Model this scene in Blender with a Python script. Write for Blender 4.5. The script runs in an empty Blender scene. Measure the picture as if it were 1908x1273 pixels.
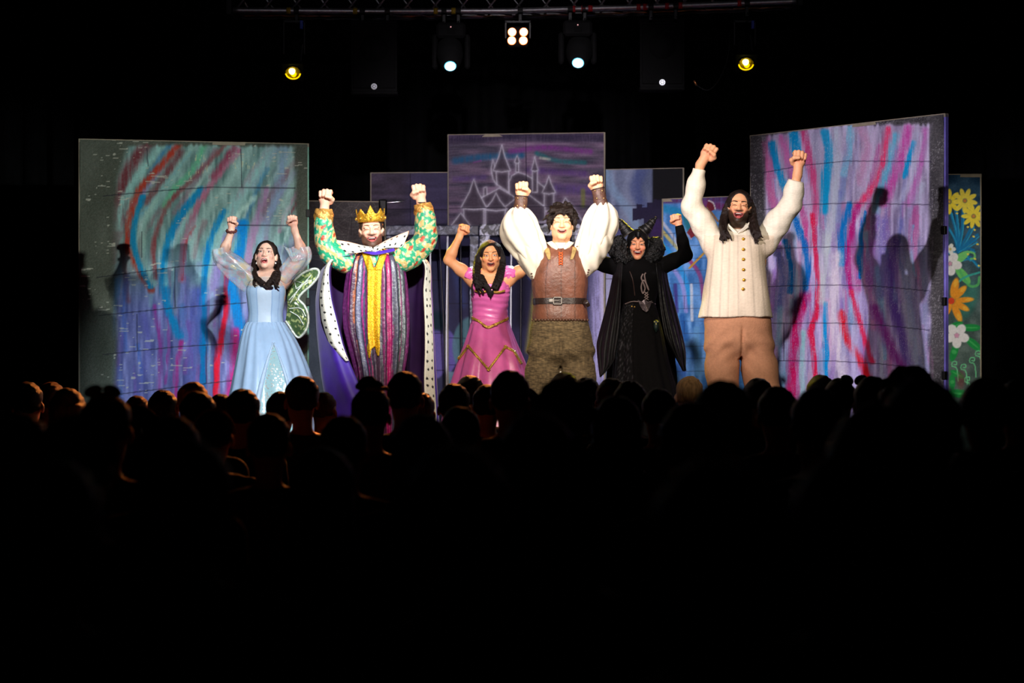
import bpy, math, random
import numpy as np
from mathutils import Vector, Matrix
from mathutils.bvhtree import BVHTree

# ------------------------------------------------------------------ camera, world, lights, exposure
scn = bpy.context.scene
COL = scn.collection
CAM_D, CAM_Z, FPX, HOR = 16.0, 1.3, 4480.0, 715.0      # metres, metres, focal length in px, horizon row
STAGE = 0.70
cam_d = bpy.data.cameras.new('camera')
cam_d.sensor_width = 36.0
cam_d.lens = FPX / 1908.0 * 36.0
cam_d.shift_y = (HOR - 636.5) / 1908.0
cam_d.clip_end = 100
cam_d.dof.use_dof = True
cam_d.dof.focus_distance = 16.6
cam_d.dof.aperture_fstop = 3.2
cam = bpy.data.objects.new('camera', cam_d)
cam.location = (0, -CAM_D, CAM_Z)
cam.rotation_euler = (math.pi / 2, 0, 0)
COL.objects.link(cam)
scn.camera = cam
scn.view_settings.view_transform = 'Standard'
scn.view_settings.look = 'None'
scn.view_settings.gamma = 1.0
scn.view_settings.use_curve_mapping = False
scn.view_settings.exposure = 0.0

world = bpy.data.worlds.new('world')
scn.world = world
world.use_nodes = True
world.node_tree.nodes['Background'].inputs[0].default_value = (0.02, 0.025, 0.05, 1)
world.node_tree.nodes['Background'].inputs[1].default_value = 0.03

def spot(name, loc, target, power, color, size_deg, blend=0.4, radius=0.08):
    l = bpy.data.lights.new(name, 'SPOT')
    l.energy = power; l.color = color
    l.spot_size = math.radians(size_deg); l.spot_blend = blend
    l.shadow_soft_size = radius
    o = bpy.data.objects.new(name, l)
    o.location = loc
    o.rotation_euler = (Vector(target) - Vector(loc)).to_track_quat('-Z', 'Y').to_euler()
    COL.objects.link(o)
    return o
# front-of-house stage lights hung over the audience: two low side booms and a high centre bar
WARM, SOFT, COOL = (1.0, 0.85, 0.68), (1.0, 0.90, 0.80), (0.80, 0.92, 1.0)
for tx, ty, tz, pw, sz, c in ((-2.6, 2.6, 2.3, 2700, 15, (0.90, 1.0, 0.97)), (-0.9, 0.3, 2.25, 800, 15, WARM), (0.55, 0.3, 2.25, 380, 15, WARM), (3.72, 3.3, 2.0, 2600, 11, SOFT)):
    spot('boom_light', (4.9, -8.2, 3.3), (tx, ty, tz), pw, c, sz, 0.7, 0.06)
for tx, ty, tz, pw, sz, c in ((2.75, 2.1, 2.35, 3000, 15, (0.94, 0.88, 1.0)), (1.5, 0.0, 2.3, 600, 15, WARM), (0.1, 0.3, 2.25, 380, 15, WARM)):
    spot('boom_light', (-4.2, -8.2, 3.3), (tx, ty, tz), pw, c, sz, 0.7, 0.06)
for sx, tx, ty, tz, pw, sz, c in ((-0.3, -1.80, 1.4, 1.75, 3900, 14, COOL), (-0.5, -0.8, 0.4, 1.9, 1500, 19, WARM), (0.1, 0.05, 0.9, 1.9, 1000, 19, WARM), (0.9, 1.4, 0.4, 1.9, 1600, 20, SOFT)):
    spot('centre_bar_light', (sx, -8.6, 5.5), (tx, ty, tz), pw, c, sz, 0.6, 0.10)
spot('added_backdrop_wash', (0.0, -8.6, 5.6), (0.15, 4.9, 2.4), 3600, (1.0, 0.92, 0.98), 18, 0.6, 0.10)  # added lamp, passes over the performers to brighten the castle backdrop
spot('added_truss_fill', (0.0, -9.5, 4.6), (0.0, 4.0, 4.75), 320, (0.95, 0.9, 1.0), 26, 0.8, 0.10)  # added weak fill so the truss shows, not spill from another lamp

# ------------------------------------------------------------------ helpers
def W(px, py, Y=0.0):
    d = Y + CAM_D
    return np.array([(px - 954.0) * d / FPX, Y, CAM_Z + (HOR - py) * d / FPX])
def to_px(P):
    d = P[:, 1] + CAM_D
    return 954.0 + P[:, 0] * FPX / d, HOR - (P[:, 2] - CAM_Z) * FPX / d
def lin(c):
    c = np.asarray(c, dtype=np.float64) / 255.0
    return np.where(c <= 0.04045, c / 12.92, ((c + 0.055) / 1.055) ** 2.4)
def rgba(c):
    l = lin(c); return (float(l[0]), float(l[1]), float(l[2]), 1.0)

def tag(o, label=None, cat=None, group=None, kind=None):
    if label: o['label'] = label
    if cat: o['category'] = cat
    if group: o['group'] = group
    if kind: o['kind'] = kind
    return o
def empty(name, loc=(0, 0, 0), rz=0.0, parent=None):
    o = bpy.data.objects.new(name, None)
    o.location = loc; o.rotation_euler = (0, 0, rz)
    o.empty_display_size = 0.1
    COL.objects.link(o)
    if parent: o.parent = parent
    return o
def make_mesh(name, V, F, smooth=True, colors=None):
    V = np.asarray(V, dtype=np.float32)
    me = bpy.data.meshes.new(name)
    if isinstance(F, np.ndarray) and F.ndim == 2:
        n, k = F.shape
        me.vertices.add(len(V)); me.vertices.foreach_set('co', V.ravel())
        me.loops.add(n * k); me.loops.foreach_set('vertex_index', F.astype(np.int32).ravel())
        me.polygons.add(n)
        me.polygons.foreach_set('loop_start', np.arange(0, n * k, k, dtype=np.int32))
        me.update(calc_edges=True)
    else:
        me.from_pydata(V.tolist(), [], [list(f) for f in F])
    me.validate()
    if smooth:
        me.polygons.foreach_set('use_smooth', np.ones(len(me.polygons), dtype=bool))
    if colors is not None:
        a = me.color_attributes.new('Col', 'FLOAT_COLOR', 'POINT')
        c = np.ones((len(V), 4), dtype=np.float32); c[:, :3] = colors
        a.data.foreach_set('color', c.ravel())
    me.update()
    return me
def obj(name, V, F, mat=None, parent=None, smooth=True, colors=None, loc=None):
    me = make_mesh(name, V, F, smooth, colors)
    if mat: me.materials.append(mat)
    o = bpy.data.objects.new(name, me)
    if loc is not None: o.location = loc
    COL.objects.link(o)
    if parent: o.parent = parent
    return o
def solid(o, t, off=0.0):
    m = o.modifiers.new('thickness', 'SOLIDIFY'); m.thickness = t; m.offset = off
    return o
def copy_tree(o, parent=None):
    c = o.copy(); COL.objects.link(c); c.parent = parent
    for ch in list(o.children): copy_tree(ch, c)
    return c

# shape builders returning (V, F)
class MB:
    def __init__(s): s.V = []; s.F = []; s.n = 0
    def add(s, V, F):
        V = np.asarray(V, dtype=float)
        s.V.append(V)
        for f in (F.tolist() if isinstance(F, np.ndarray) else F): s.F.append([i + s.n for i in f])
        s.n += len(V); return s
    def box(s, lo, hi, bev=0.0):
        return s.add(*box(lo, hi, bev))
    def tube(s, *a, **k): return s.add(*tube(*a, **k))
    def build(s, name, mat, parent=None, smooth=False, colors=None, loc=None):
        return obj(name, np.concatenate(s.V), s.F, mat, parent, smooth, colors, loc)
def box(lo, hi, bev=0.0):
    lo = np.array(lo, float); hi = np.array(hi, float)
    if bev <= 0:
        V = [(x, y, z) for x in (lo[0], hi[0]) for y in (lo[1], hi[1]) for z in (lo[2], hi[2])]
        F = [(0, 1, 3, 2), (4, 6, 7, 5), (0, 4, 5, 1), (2, 3, 7, 6), (0, 2, 6, 4), (1, 5, 7, 3)]
        return np.array(V), F
    V = []; idx = {}
    c = (lo + hi) / 2; hh = (hi - lo) / 2
    bev = min(bev, hh.min() * 0.9)
    for sx in (-1, 1):
        for sy in (-1, 1):
            for sz in (-1, 1):
                for ax in range(3):
                    p = [sx * (hh[0] - bev), sy * (hh[1] - bev), sz * (hh[2] - bev)]
                    p[ax] = (sx, sy, sz)[ax] * hh[ax]
                    idx[(sx, sy, sz, ax)] = len(V); V.append(c + np.array(p))
    F = []
    for ax in range(3):
        o1, o2 = [a for a in range(3) if a != ax]
        for s in (-1, 1):
            q = []
            for a, b in ((-1, -1), (1, -1), (1, 1), (-1, 1)):
                k = [0, 0, 0]; k[ax] = s; k[o1] = a; k[o2] = b
                q.append(idx[(k[0], k[1], k[2], ax)])
            F.append(q if s > 0 else q[::-1])
    for ax in range(3):
        o1, o2 = [a for a in range(3) if a != ax]
        for a in (-1, 1):
            for b in (-1, 1):
                k0 = [0, 0, 0]; k1 = [0, 0, 0]
                k0[ax] = -1; k1[ax] = 1
                for k in (k0, k1): k[o1] = a; k[o2] = b
                F.append([idx[(*k0, o1)], idx[(*k1, o1)], idx[(*k1, o2)], idx[(*k0, o2)]])
    for sx in (-1, 1):
        for sy in (-1, 1):
            for sz in (-1, 1):
                F.append([idx[(sx, sy, sz, 0)], idx[(sx, sy, sz, 1)], idx[(sx, sy, sz, 2)]])
    return np.array(V), F
def cr(P, n):
    """Catmull-Rom resample of a list of points (any dimension) to n samples."""
    P = np.asarray(P, float)
    if P.ndim == 1: P = P[:, None]
    m = len(P)
    if m == 2:
        t = np.linspace(0, 1, n)[:, None]; return P[0] * (1 - t) + P[1] * t
    Q = np.vstack([2 * P[0] - P[1], P, 2 * P[-1] - P[-2]])
    u = np.linspace(0, m - 1, n); i = np.minimum(u.astype(int), m - 2); t = (u - i)[:, None]
    a, b, c, d = Q[i], Q[i + 1], Q[i + 2], Q[i + 3]
    return 0.5 * (2 * b + (c - a) * t + (2 * a - 5 * b + 4 * c - d) * t ** 2 + (3 * b - a - 3 * c + d) * t ** 3)
def grid_faces(nu, nv, wrap=False):
    """grid index = i*nv + j ; wrap in j"""
    i = np.arange(nu - 1)[:, None]; j = np.arange(nv if wrap else nv - 1)[None, :]
    j2 = (j + 1) % nv
    a = i * nv + j; b = i * nv + j2; c = (i + 1) * nv + j2; d = (i + 1) * nv + j
    return np.stack([a, b, c, d], -1).reshape(-1, 4)
def frames(P):
    P = np.asarray(P, float)
    T = np.gradient(P, axis=0); T /= np.linalg.norm(T, axis=1)[:, None] + 1e-12
    r = np.array([0.0, -1.0, 0.0])
    if abs(T[0] @ r) > 0.9: r = np.array([1.0, 0, 0])
    N = np.zeros_like(P); B = np.zeros_like(P)
    n = r - T[0] * (r @ T[0]); n /= np.linalg.norm(n)
    for k in range(len(P)):
        n = n - T[k] * (n @ T[k]); n /= np.linalg.norm(n) + 1e-12
        N[k] = n; B[k] = np.cross(T[k], n)
    return T, N, B
def tube(path, rad, n=24, nr=10, disp=None, caps=True, flat=1.0, res=True):
    P = cr(path, n) if res else np.asarray(path, float)
    n = len(P)
    rad = np.atleast_1d(np.asarray(rad, float))
    R = np.interp(np.linspace(0, 1, n), np.linspace(0, 1, len(rad)), rad) if len(rad) > 1 else np.full(n, rad[0])
    T, N, B = frames(P)
    th = np.linspace(0, 2 * np.pi, nr, endpoint=False)
    RR = R[:, None] * np.ones(nr)[None]
    if disp is not None: RR = RR + disp(np.linspace(0, 1, n)[:, None], th[None, :])
    V = P[:, None, :] + RR[..., None] * (np.cos(th)[None, :, None] * N[:, None, :] * flat + np.sin(th)[None, :, None] * B[:, None, :])
    V = V.reshape(-1, 3)
    F = [list(f) for f in grid_faces(n, nr, True)]
    if caps:
        F.append(list(range(nr))[::-1]); F.append([(n - 1) * nr + k for k in range(nr)])
    return V, F
def ellipsoid(c, r, nu=10, nv=14, R=None):
    u = np.linspace(0.001, np.pi - 0.001, nu); v = np.linspace(0, 2 * np.pi, nv, endpoint=False)
    U, Vv = np.meshgrid(u, v, indexing='ij')
    X = np.stack([np.sin(U) * np.cos(Vv), np.sin(U) * np.sin(Vv), np.cos(U)], -1).reshape(-1, 3) * np.array(r)
    if R is not None: X = X @ np.array(R).T
    F = [list(f) for f in grid_faces(nu, nv, True)]
    F.append(list(range(nv))); F.append([(nu - 1) * nv + k for k in range(nv)][::-1])
    return X + np.array(c), F
def rotm(rx=0, ry=0, rz=0):
    return np.array(Matrix.Rotation(math.radians(rz), 3, 'Z') @ Matrix.Rotation(math.radians(ry), 3, 'Y') @ Matrix.Rotation(math.radians(rx), 3, 'X'))
_lat = {}
def vnoise(x, y, seed=0):
    if seed not in _lat: _lat[seed] = np.random.RandomState(seed).rand(256, 256)
    L = _lat[seed]
    xi = np.floor(x).astype(int); yi = np.floor(y).astype(int)
    fx = x - xi; fy = y - yi
    fx = fx * fx * (3 - 2 * fx); fy = fy * fy * (3 - 2 * fy)
    a = L[xi & 255, yi & 255]; b = L[(xi + 1) & 255, yi & 255]
    c = L[xi & 255, (yi + 1) & 255]; d = L[(xi + 1) & 255, (yi + 1) & 255]
    return (a * (1 - fx) + b * fx) * (1 - fy) + (c * (1 - fx) + d * fx) * fy
def smooth01(x): 
    x = np.clip(x, 0, 1); return x * x * (3 - 2 * x)
def wrinkle(X, Y, Z, f=30.0, seed=0):
    r = np.random.RandomState(seed)
    o = 0.0
    wx = X + 0.03 * np.sin(9 * Z + 5 * Y + seed); wz = Z + 0.03 * np.sin(8 * X - 6 * Y + seed)
    for k in range(4):
        a = r.uniform(-1, 1, 3); a /= np.linalg.norm(a); g = f * r.uniform(0.6, 1.5)
        o = o + np.sin(g * (a[0] * wx + a[1] * Y + a[2] * wz) + r.uniform(0, 6))
    return o / 4.0

# ------------------------------------------------------------------ signed-distance volumes -> one continuous mesh
def P_rc(a, b, ra, rb):
    a = np.asarray(a, float); b = np.asarray(b, float); ab = b - a; L2 = max(ab @ ab, 1e-9); r = max(ra, rb)
    def f(X, Y, Z):
        px, py, pz = X - a[0], Y - a[1], Z - a[2]
        t = np.clip((px * ab[0] + py * ab[1] + pz * ab[2]) / L2, 0, 1)
        return np.sqrt((px - t * ab[0]) ** 2 + (py - t * ab[1]) ** 2 + (pz - t * ab[2]) ** 2) - (ra + t * (rb - ra))
    return f, np.minimum(a, b) - r, np.maximum(a, b) + r
def P_ell(c, r, R=None):
    c = np.asarray(c, float); r = np.asarray(r, float)
    def f(X, Y, Z):
        x, y, z = X - c[0], Y - c[1], Z - c[2]
        if R is not None:
            x, y, z = (R[0, 0] * x + R[1, 0] * y + R[2, 0] * z, R[0, 1] * x + R[1, 1] * y + R[2, 1] * z, R[0, 2] * x + R[1, 2] * y + R[2, 2] * z)
        k0 = np.sqrt((x / r[0]) ** 2 + (y / r[1]) ** 2 + (z / r[2]) ** 2)
        k1 = np.sqrt((x / r[0] ** 2) ** 2 + (y / r[1] ** 2) ** 2 + (z / r[2] ** 2) ** 2) + 1e-9
        return k0 * (k0 - 1) / k1
    m = r.max() if R is not None else r
    return f, c - m, c + m
def P_loft(lev, n=60, p=2.3):
    """lev rows: z, cx, cy, rx, ry"""
    lev = np.array(sorted(lev, key=lambda q: q[0]), float)
    S = cr(lev, n); S = S[np.argsort(S[:, 0])]
    def f(X, Y, Z):
        zz = Z + 0 * Z
        cx, cy, rx, ry = (np.interp(zz, S[:, 0], S[:, k]) for k in (1, 2, 3, 4))
        q = ((np.abs(X - cx) / rx) ** p + (np.abs(Y - cy) / ry) ** p) ** (1 / p)
        d = (q - 1) * np.minimum(rx, ry)
        return np.maximum(d, np.maximum(Z - S[-1, 0], S[0, 0] - Z))
    lo = np.array([(S[:, 1] - S[:, 3]).min(), (S[:, 2] - S[:, 4]).min(), S[0, 0]])
    hi = np.array([(S[:, 1] + S[:, 3]).max(), (S[:, 2] + S[:, 4]).max(), S[-1, 0]])
    return f, lo, hi
class Vol:
    def __init__(s, lo, hi, h):
        s.lo = np.asarray(lo, float); s.h = h
        s.n = np.ceil((np.asarray(hi) - s.lo) / h).astype(int) + 1
        s.d = np.full(s.n, 0.15, np.float32)
    def blk(s, lo, hi, m):
        i0 = np.clip(np.floor((lo - m - s.lo) / s.h).astype(int), 0, s.n - 1)
        i1 = np.clip(np.ceil((hi + m - s.lo) / s.h).astype(int) + 1, i0 + 1, s.n)
        sl = tuple(slice(a, b) for a, b in zip(i0, i1))
        X, Y, Z = np.ogrid[sl]
        return sl, (s.lo[0] + X * s.h).astype(np.float32), (s.lo[1] + Y * s.h).astype(np.float32), (s.lo[2] + Z * s.h).astype(np.float32)
    def add(s, prim, k=0.0):
        f, lo, hi = prim
        sl, X, Y, Z = s.blk(lo, hi, k + 3 * s.h)
        e = f(X, Y, Z); D = s.d[sl]
        if k <= 0: s.d[sl] = np.minimum(D, e)
        else:
            t = np.clip(0.5 + 0.5 * (D - e) / k, 0, 1)
            s.d[sl] = e * t + D * (1 - t) - k * t * (1 - t)
        return s
    def sub(s, prim, k=0.0):
        f, lo, hi = prim
        sl, X, Y, Z = s.blk(lo, hi, k + 3 * s.h)
        e = -f(X, Y, Z); D = s.d[sl]
        if k <= 0: s.d[sl] = np.maximum(D, e)
        else:
            t = np.clip(0.5 - 0.5 * (D - e) / k, 0, 1)
            s.d[sl] = e * t + D * (1 - t) + k * t * (1 - t)
        return s
    def clip(s, f):
        sl, X, Y, Z = s.blk(s.lo, s.lo + s.n * s.h, 0)
        s.d = np.maximum(s.d, f(X, Y, Z)).astype(np.float32); return s
    def disp(s, f):
        I = np.nonzero(np.abs(s.d) < 0.035)
        X, Y, Z = (s.lo[k] + I[k] * s.h for k in range(3))
        s.d[I] += f(X, Y, Z).astype(np.float32); return s
    def chain(s, pts, rad, k=0.01, kk=None):
        pts = [np.asarray(p, float) for p in pts]
        for i in range(len(pts) - 1): s.add(P_rc(pts[i], pts[i + 1], rad[i], rad[i + 1]), k)
        return s
    def extract(s):
        d = s.d
        for ax in range(3):          # seal the border
            for e in (0, -1):
                sl = [slice(None)] * 3; sl[ax] = e; d[tuple(sl)] = np.maximum(d[tuple(sl)], s.h)
        ins = d < 0
        c = np.zeros(np.array(d.shape) - 1, np.uint8)
        for a in (0, 1):
            for b in (0, 1):
                for e in (0, 1):
                    c += ins[a:d.shape[0] - 1 + a, b:d.shape[1] - 1 + b, e:d.shape[2] - 1 + e]
        I = np.nonzero((c > 0) & (c < 8))
        N = len(I[0])
        idg = np.full(c.shape, -1, np.int32); idg[I] = np.arange(N)
        off = np.array([(a, b, e) for a in (0, 1) for b in (0, 1) for e in (0, 1)])
        val = np.stack([d[I[0] + o[0], I[1] + o[1], I[2] + o[2]] for o in off], 1)
        acc = np.zeros((N, 3)); cnt = np.zeros(N)
        for a in range(8):
            for b in range(a + 1, 8):
                if np.abs(off[a] - off[b]).sum() != 1: continue
                m = (val[:, a] < 0) != (val[:, b] < 0)
                t = val[m, a] / (val[m, a] - val[m, b])
                acc[m] += off[a] + t[:, None] * (off[b] - off[a]); cnt[m] += 1
        V = s.lo + (np.stack(I, 1) + acc / cnt[:, None]) * s.h
        Fs = []
        for ax in range(3):
            o1, o2 = (ax + 1) % 3, (ax + 2) % 3
            A = [slice(None)] * 3; B = [slice(None)] * 3
            A[ax] = slice(0, -1); B[ax] = slice(1, None)
            fl = ins[tuple(A)] != ins[tuple(B)]
            J = np.stack(np.nonzero(fl), 1)
            J = J[(J[:, o1] > 0) & (J[:, o2] > 0) & (J[:, o1] < d.shape[o1] - 1) & (J[:, o2] < d.shape[o2] - 1)]
            e1 = np.eye(3, dtype=int)[o1]; e2 = np.eye(3, dtype=int)[o2]
            q = [J - e1 - e2, J - e2, J, J - e1]
            q = np.stack([idg[p[:, 0], p[:, 1], p[:, 2]] for p in q], 1)
            up = ins[J[:, 0], J[:, 1], J[:, 2]]
            q = np.where(up[:, None], q, q[:, ::-1])
            Fs.append(q)
        F = np.concatenate(Fs)
        F = F[(F >= 0).all(1)]
        return V, F
    def build(s, name, mat, parent=None, color=None):
        V, F = s.extract()
        s.V, s.F = V, F
        return obj(name, V, F, mat, parent, True, color(V) if color else None)

# ------------------------------------------------------------------ materials (all node based)
def mat(name, c, rough=0.6, metal=0.0, var=0.12, scale=20.0, bump=0.0, bscale=60.0, spec=0.5, stretch=None, sheen=0.0, sss=0.0):
    """c: sRGB triple, or 'Col' to read the painted colour attribute"""
    m = bpy.data.materials.new(name); m.use_nodes = True
    nt = m.node_tree; N = nt.nodes; L = nt.links
    b = N['Principled BSDF']
    b.inputs['Roughness'].default_value = rough
    b.inputs['Metallic'].default_value = metal
    b.inputs['Specular IOR Level'].default_value = spec
    if sheen: b.inputs['Sheen Weight'].default_value = sheen
    if sss:
        b.inputs['Subsurface Weight'].default_value = sss
        b.inputs['Subsurface Radius'].default_value = (0.010, 0.004, 0.002)
        b.inputs['Subsurface Scale'].default_value = 1.0
    tc = N.new('ShaderNodeTexCoord')
    src = tc.outputs['Object']
    if stretch:
        mp = N.new('ShaderNodeMapping'); mp.inputs['Scale'].default_value = stretch
        L.new(src, mp.inputs['Vector']); src = mp.outputs['Vector']
    nz = N.new('ShaderNodeTexNoise'); nz.inputs['Scale'].default_value = scale; nz.inputs['Detail'].default_value = 4
    L.new(src, nz.inputs['Vector'])
    mr = N.new('ShaderNodeMapRange')
    mr.inputs['From Min'].default_value = 0.3; mr.inputs['From Max'].default_value = 0.7
    mr.inputs['To Min'].default_value = 1 - var; mr.inputs['To Max'].default_value = 1 + var
    L.new(nz.outputs['Fac'], mr.inputs['Value'])
    mx = N.new('ShaderNodeVectorMath'); mx.operation = 'SCALE'
    if isinstance(c, str):
        at = N.new('ShaderNodeAttribute'); at.attribute_name = c
        L.new(at.outputs['Color'], mx.inputs[0])
    else:
        rg = N.new('ShaderNodeRGB'); rg.outputs[0].default_value = rgba(c)
        L.new(rg.outputs[0], mx.inputs[0])
    L.new(mr.outputs['Result'], mx.inputs['Scale'])
    L.new(mx.outputs['Vector'], b.inputs['Base Color'])
    if bump:
        n2 = N.new('ShaderNodeTexNoise'); n2.inputs['Scale'].default_value = bscale; n2.inputs['Detail'].default_value = 3
        L.new(src, n2.inputs['Vector'])
        bp = N.new('ShaderNodeBump'); bp.inputs['Strength'].default_value = bump; bp.inputs['Distance'].default_value = 0.01
        L.new(n2.outputs['Fac'], bp.inputs['Height']); L.new(bp.outputs['Normal'], b.inputs['Normal'])
    return m
def emit(name, c, strength):
    m = bpy.data.materials.new(name); m.use_nodes = True
    b = m.node_tree.nodes['Principled BSDF']
    b.inputs['Base Color'].default_value = rgba(c)
    b.inputs['Emission Color'].default_value = rgba(c)
    b.inputs['Emission Strength'].default_value = strength
    return m
def sheer(name, c, alpha, rough=0.25, irid=True):
    """thin iridescent film"""
    m = bpy.data.materials.new(name); m.use_nodes = True
    nt = m.node_tree; N = nt.nodes; L = nt.links
    b = N['Principled BSDF']; b.inputs['Roughness'].default_value = rough
    tc = N.new('ShaderNodeTexCoord')
    nz = N.new('ShaderNodeTexNoise'); nz.inputs['Scale'].default_value = 16; nz.inputs['Detail'].default_value = 3
    L.new(tc.outputs['Object'], nz.inputs['Vector'])
    ra = N.new('ShaderNodeValToRGB')
    cols = c if isinstance(c[0], (list, tuple)) else [c]
    el = ra.color_ramp.elements
    el[0].position = 0.32; el[0].color = rgba(cols[0]); el[1].position = 0.68; el[1].color = rgba(cols[-1])
    for k, q in enumerate(cols[1:-1]):
        e = el.new(0.32 + 0.36 * (k + 1) / (len(cols) - 1)); e.color = rgba(q)
    L.new(nz.outputs['Fac'], ra.inputs['Fac']); L.new(ra.outputs['Color'], b.inputs['Base Color'])
    mr = N.new('ShaderNodeMapRange'); mr.inputs['To Min'].default_value = alpha * 0.6; mr.inputs['To Max'].default_value = min(1, alpha * 1.4)
    mr.inputs['From Min'].default_value = 0.3; mr.inputs['From Max'].default_value = 0.7
    L.new(nz.outputs['Fac'], mr.inputs['Value']); L.new(mr.outputs['Result'], b.inputs['Alpha'])
    return m
def sequin(name, base, glint, scale=120, amount=0.35, rough=0.3):
    """cloth with small shiny flecks (voronoi cells)"""
    m = bpy.data.materials.new(name); m.use_nodes = True
    nt = m.node_tree; N = nt.nodes; L = nt.links
    b = N['Principled BSDF']; b.inputs['Roughness'].default_value = rough
    tc = N.new('ShaderNodeTexCoord')
    vo = N.new('ShaderNodeTexVoronoi'); vo.inputs['Scale'].default_value = scale
    L.new(tc.outputs['Object'], vo.inputs['Vector'])
    sp = N.new('ShaderNodeSeparateColor'); L.new(vo.outputs['Color'], sp.inputs['Color'])
    gt = N.new('ShaderNodeMath'); gt.operation = 'LESS_THAN'; gt.inputs[1].default_value = amount
    L.new(sp.outputs['Red'], gt.inputs[0])
    mx = N.new('ShaderNodeMix'); mx.data_type = 'RGBA'
    mx.inputs['A'].default_value = rgba(base); mx.inputs['B'].default_value = rgba(glint)
    L.new(gt.outputs[0], mx.inputs['Factor']); L.new(mx.outputs['Result'], b.inputs['Base Color'])
    bp = N.new('ShaderNodeBump'); bp.inputs['Strength'].default_value = 0.8; bp.inputs['Distance'].default_value = 0.01
    L.new(sp.outputs['Green'], bp.inputs['Height']); L.new(bp.outputs['Normal'], b.inputs['Normal'])
    mu = N.new('ShaderNodeMath'); mu.operation = 'MULTIPLY'; mu.inputs[1].default_value = 0.6
    L.new(gt.outputs[0], mu.inputs[0]); L.new(mu.outputs[0], b.inputs['Metallic'])
    return m
# ------------------------------------------------------------------ the hall
M_black = mat('black_wall_paint', (10, 10, 11), 0.9, var=0.3, scale=3, spec=0.1)
M_floor = mat('dark_hall_floor', (16, 15, 15), 0.7, var=0.3, scale=4, spec=0.1)
M_curt = mat('black_drape', (9, 9, 10), 0.95, var=0.35, scale=6, spec=0.05)
M_deck = mat('black_stage_boards', (18, 18, 20), 0.7, var=0.3, scale=5, spec=0.15)
M_alu = mat('truss_aluminium', (150, 148, 152), 0.42, 0.9, var=0.2, scale=30)
M_hw = mat('black_hardware', (13, 13, 14), 0.5, 0.2, var=0.2, spec=0.3)
M_paint = mat('painted_canvas', 'Col', 0.8, var=0.10, scale=55, bump=0.15, bscale=260, spec=0.2)
M_wood = mat('bare_batten_wood', (150, 140, 120), 0.7, var=0.2, scale=12, stretch=(1, 1, 0.1))
M_edge_cyan = mat('cyan_lit_batten', (120, 175, 155), 0.6, var=0.15, scale=14)  # cyan stage light put into the batten's colour
M_edge_lilac = mat('purple_lit_batten', (110, 100, 190), 0.6, var=0.25, scale=9)  # purple-blue light on this edge baked into its base colour

def struct(name, V, F, m):
    o = obj(name, V, F, m, None, False); o['kind'] = 'structure'; return o
struct('floor', *box((-10, -20, -0.1), (10, 9, 0)), M_floor)
struct('ceiling', *box((-10, -20, 6.6), (10, 9, 6.7)), M_black)
struct('wall_back', *box((-10, 9, 0), (10, 9.1, 6.6)), M_black)
struct('wall_front', *box((-10, -20.1, 0), (10, -20, 6.6)), M_black)
struct('wall_left', *box((-10.1, -20, 0), (-10, 9, 6.6)), M_black)
struct('wall_right', *box((10, -20, 0), (10.1, 9, 6.6)), M_black)
stage = empty('stage_platform', (0, 0, 0))
tag(stage, 'low black stage platform the costumed performers stand on', 'stage')
for k in range(7):      # decking sheets
    x0 = -7 + k * 2.0
    MB().box((x0 + 0.004, -0.85, STAGE - 0.05), (x0 + 1.996, 8.2, STAGE), 0.004).build('deck_panel', M_deck, stage)
MB().box((-7, -0.83, 0), (7, 8.1, STAGE - 0.055)).build('skirting', M_curt, stage)

def curtain(x0, x1, y, z0, z1, label, seed):
    n = int((x1 - x0) / 0.03); xs = np.linspace(x0, x1, n)
    zs = np.linspace(z0, z1, 14)
    ph = xs * 21 + 1.7 * np.sin(xs * 3.1 + seed)
    V = np.stack([np.repeat(xs[None], 14, 0), y + 0.07 * np.sin(ph)[None] * (1 - 0.3 * (zs[:, None] - z0) / (z1 - z0)) + 0.02 * np.sin(xs * 47 + seed)[None] + 0 * zs[:, None], np.repeat(zs[:, None], n, 1)], -1).reshape(-1, 3)
    o = obj('stage_curtain', V, grid_faces(14, n), M_curt)
    tag(o, label, 'curtain'); return o
curtain(-7.0, 0.1, 6.7, STAGE, 6.2, 'black stage drape hanging behind the left half of the set', 1)
curtain(0.0, 7.0, 6.9, STAGE, 6.2, 'black stage drape hanging behind the right half of the set', 2)

# ------------------------------------------------------------------ painted flats
def blend(img, a, c):
    img += a[:, None] * (np.asarray(c, float)[None] - img)
def seg_dist(PX, PY, pts):
    best = np.full(PX.shape, 1e9)
    for (x0, y0), (x1, y1) in zip(pts[:-1], pts[1:]):
        dx, dy = x1 - x0, y1 - y0; L2 = dx * dx + dy * dy + 1e-9
        t = np.clip(((PX - x0) * dx + (PY - y0) * dy) / L2, 0, 1)
        best = np.minimum(best, (PX - x0 - t * dx) ** 2 + (PY - y0 - t * dy) ** 2)
    return np.sqrt(best)
def stroke(img, PX, PY, pts, w, c, a=0.85, soft=0.5, streak=0.5, sm=True, seed=3):
    """brush stroke, w = full width, soft = feathered share of the half width"""
    pts = np.asarray(pts, float)
    lo = pts.min(0) - w; hi = pts.max(0) + w
    I = np.nonzero((PX > lo[0]) & (PX < hi[0]) & (PY > lo[1]) & (PY < hi[1]))[0]
    if len(I) == 0: return
    q = cr(pts, min(16, 5 * len(pts))) if sm and len(pts) > 2 else pts
    x, y = PX[I], PY[I]
    d = seg_dist(x, y, q)
    h = w / 2
    al = smooth01((h - d) / (h * soft + 1e-6)) * a
    al *= 1 - streak + streak * 2 * np.minimum(1, vnoise(x * 0.16 + seed, y * 0.015, seed) * 0.65 + vnoise(x * 0.35, y * 0.25, seed + 1) * 0.35)
    sub = img[I]; blend(sub, np.clip(al, 0, 1), c); img[I] = sub
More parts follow.
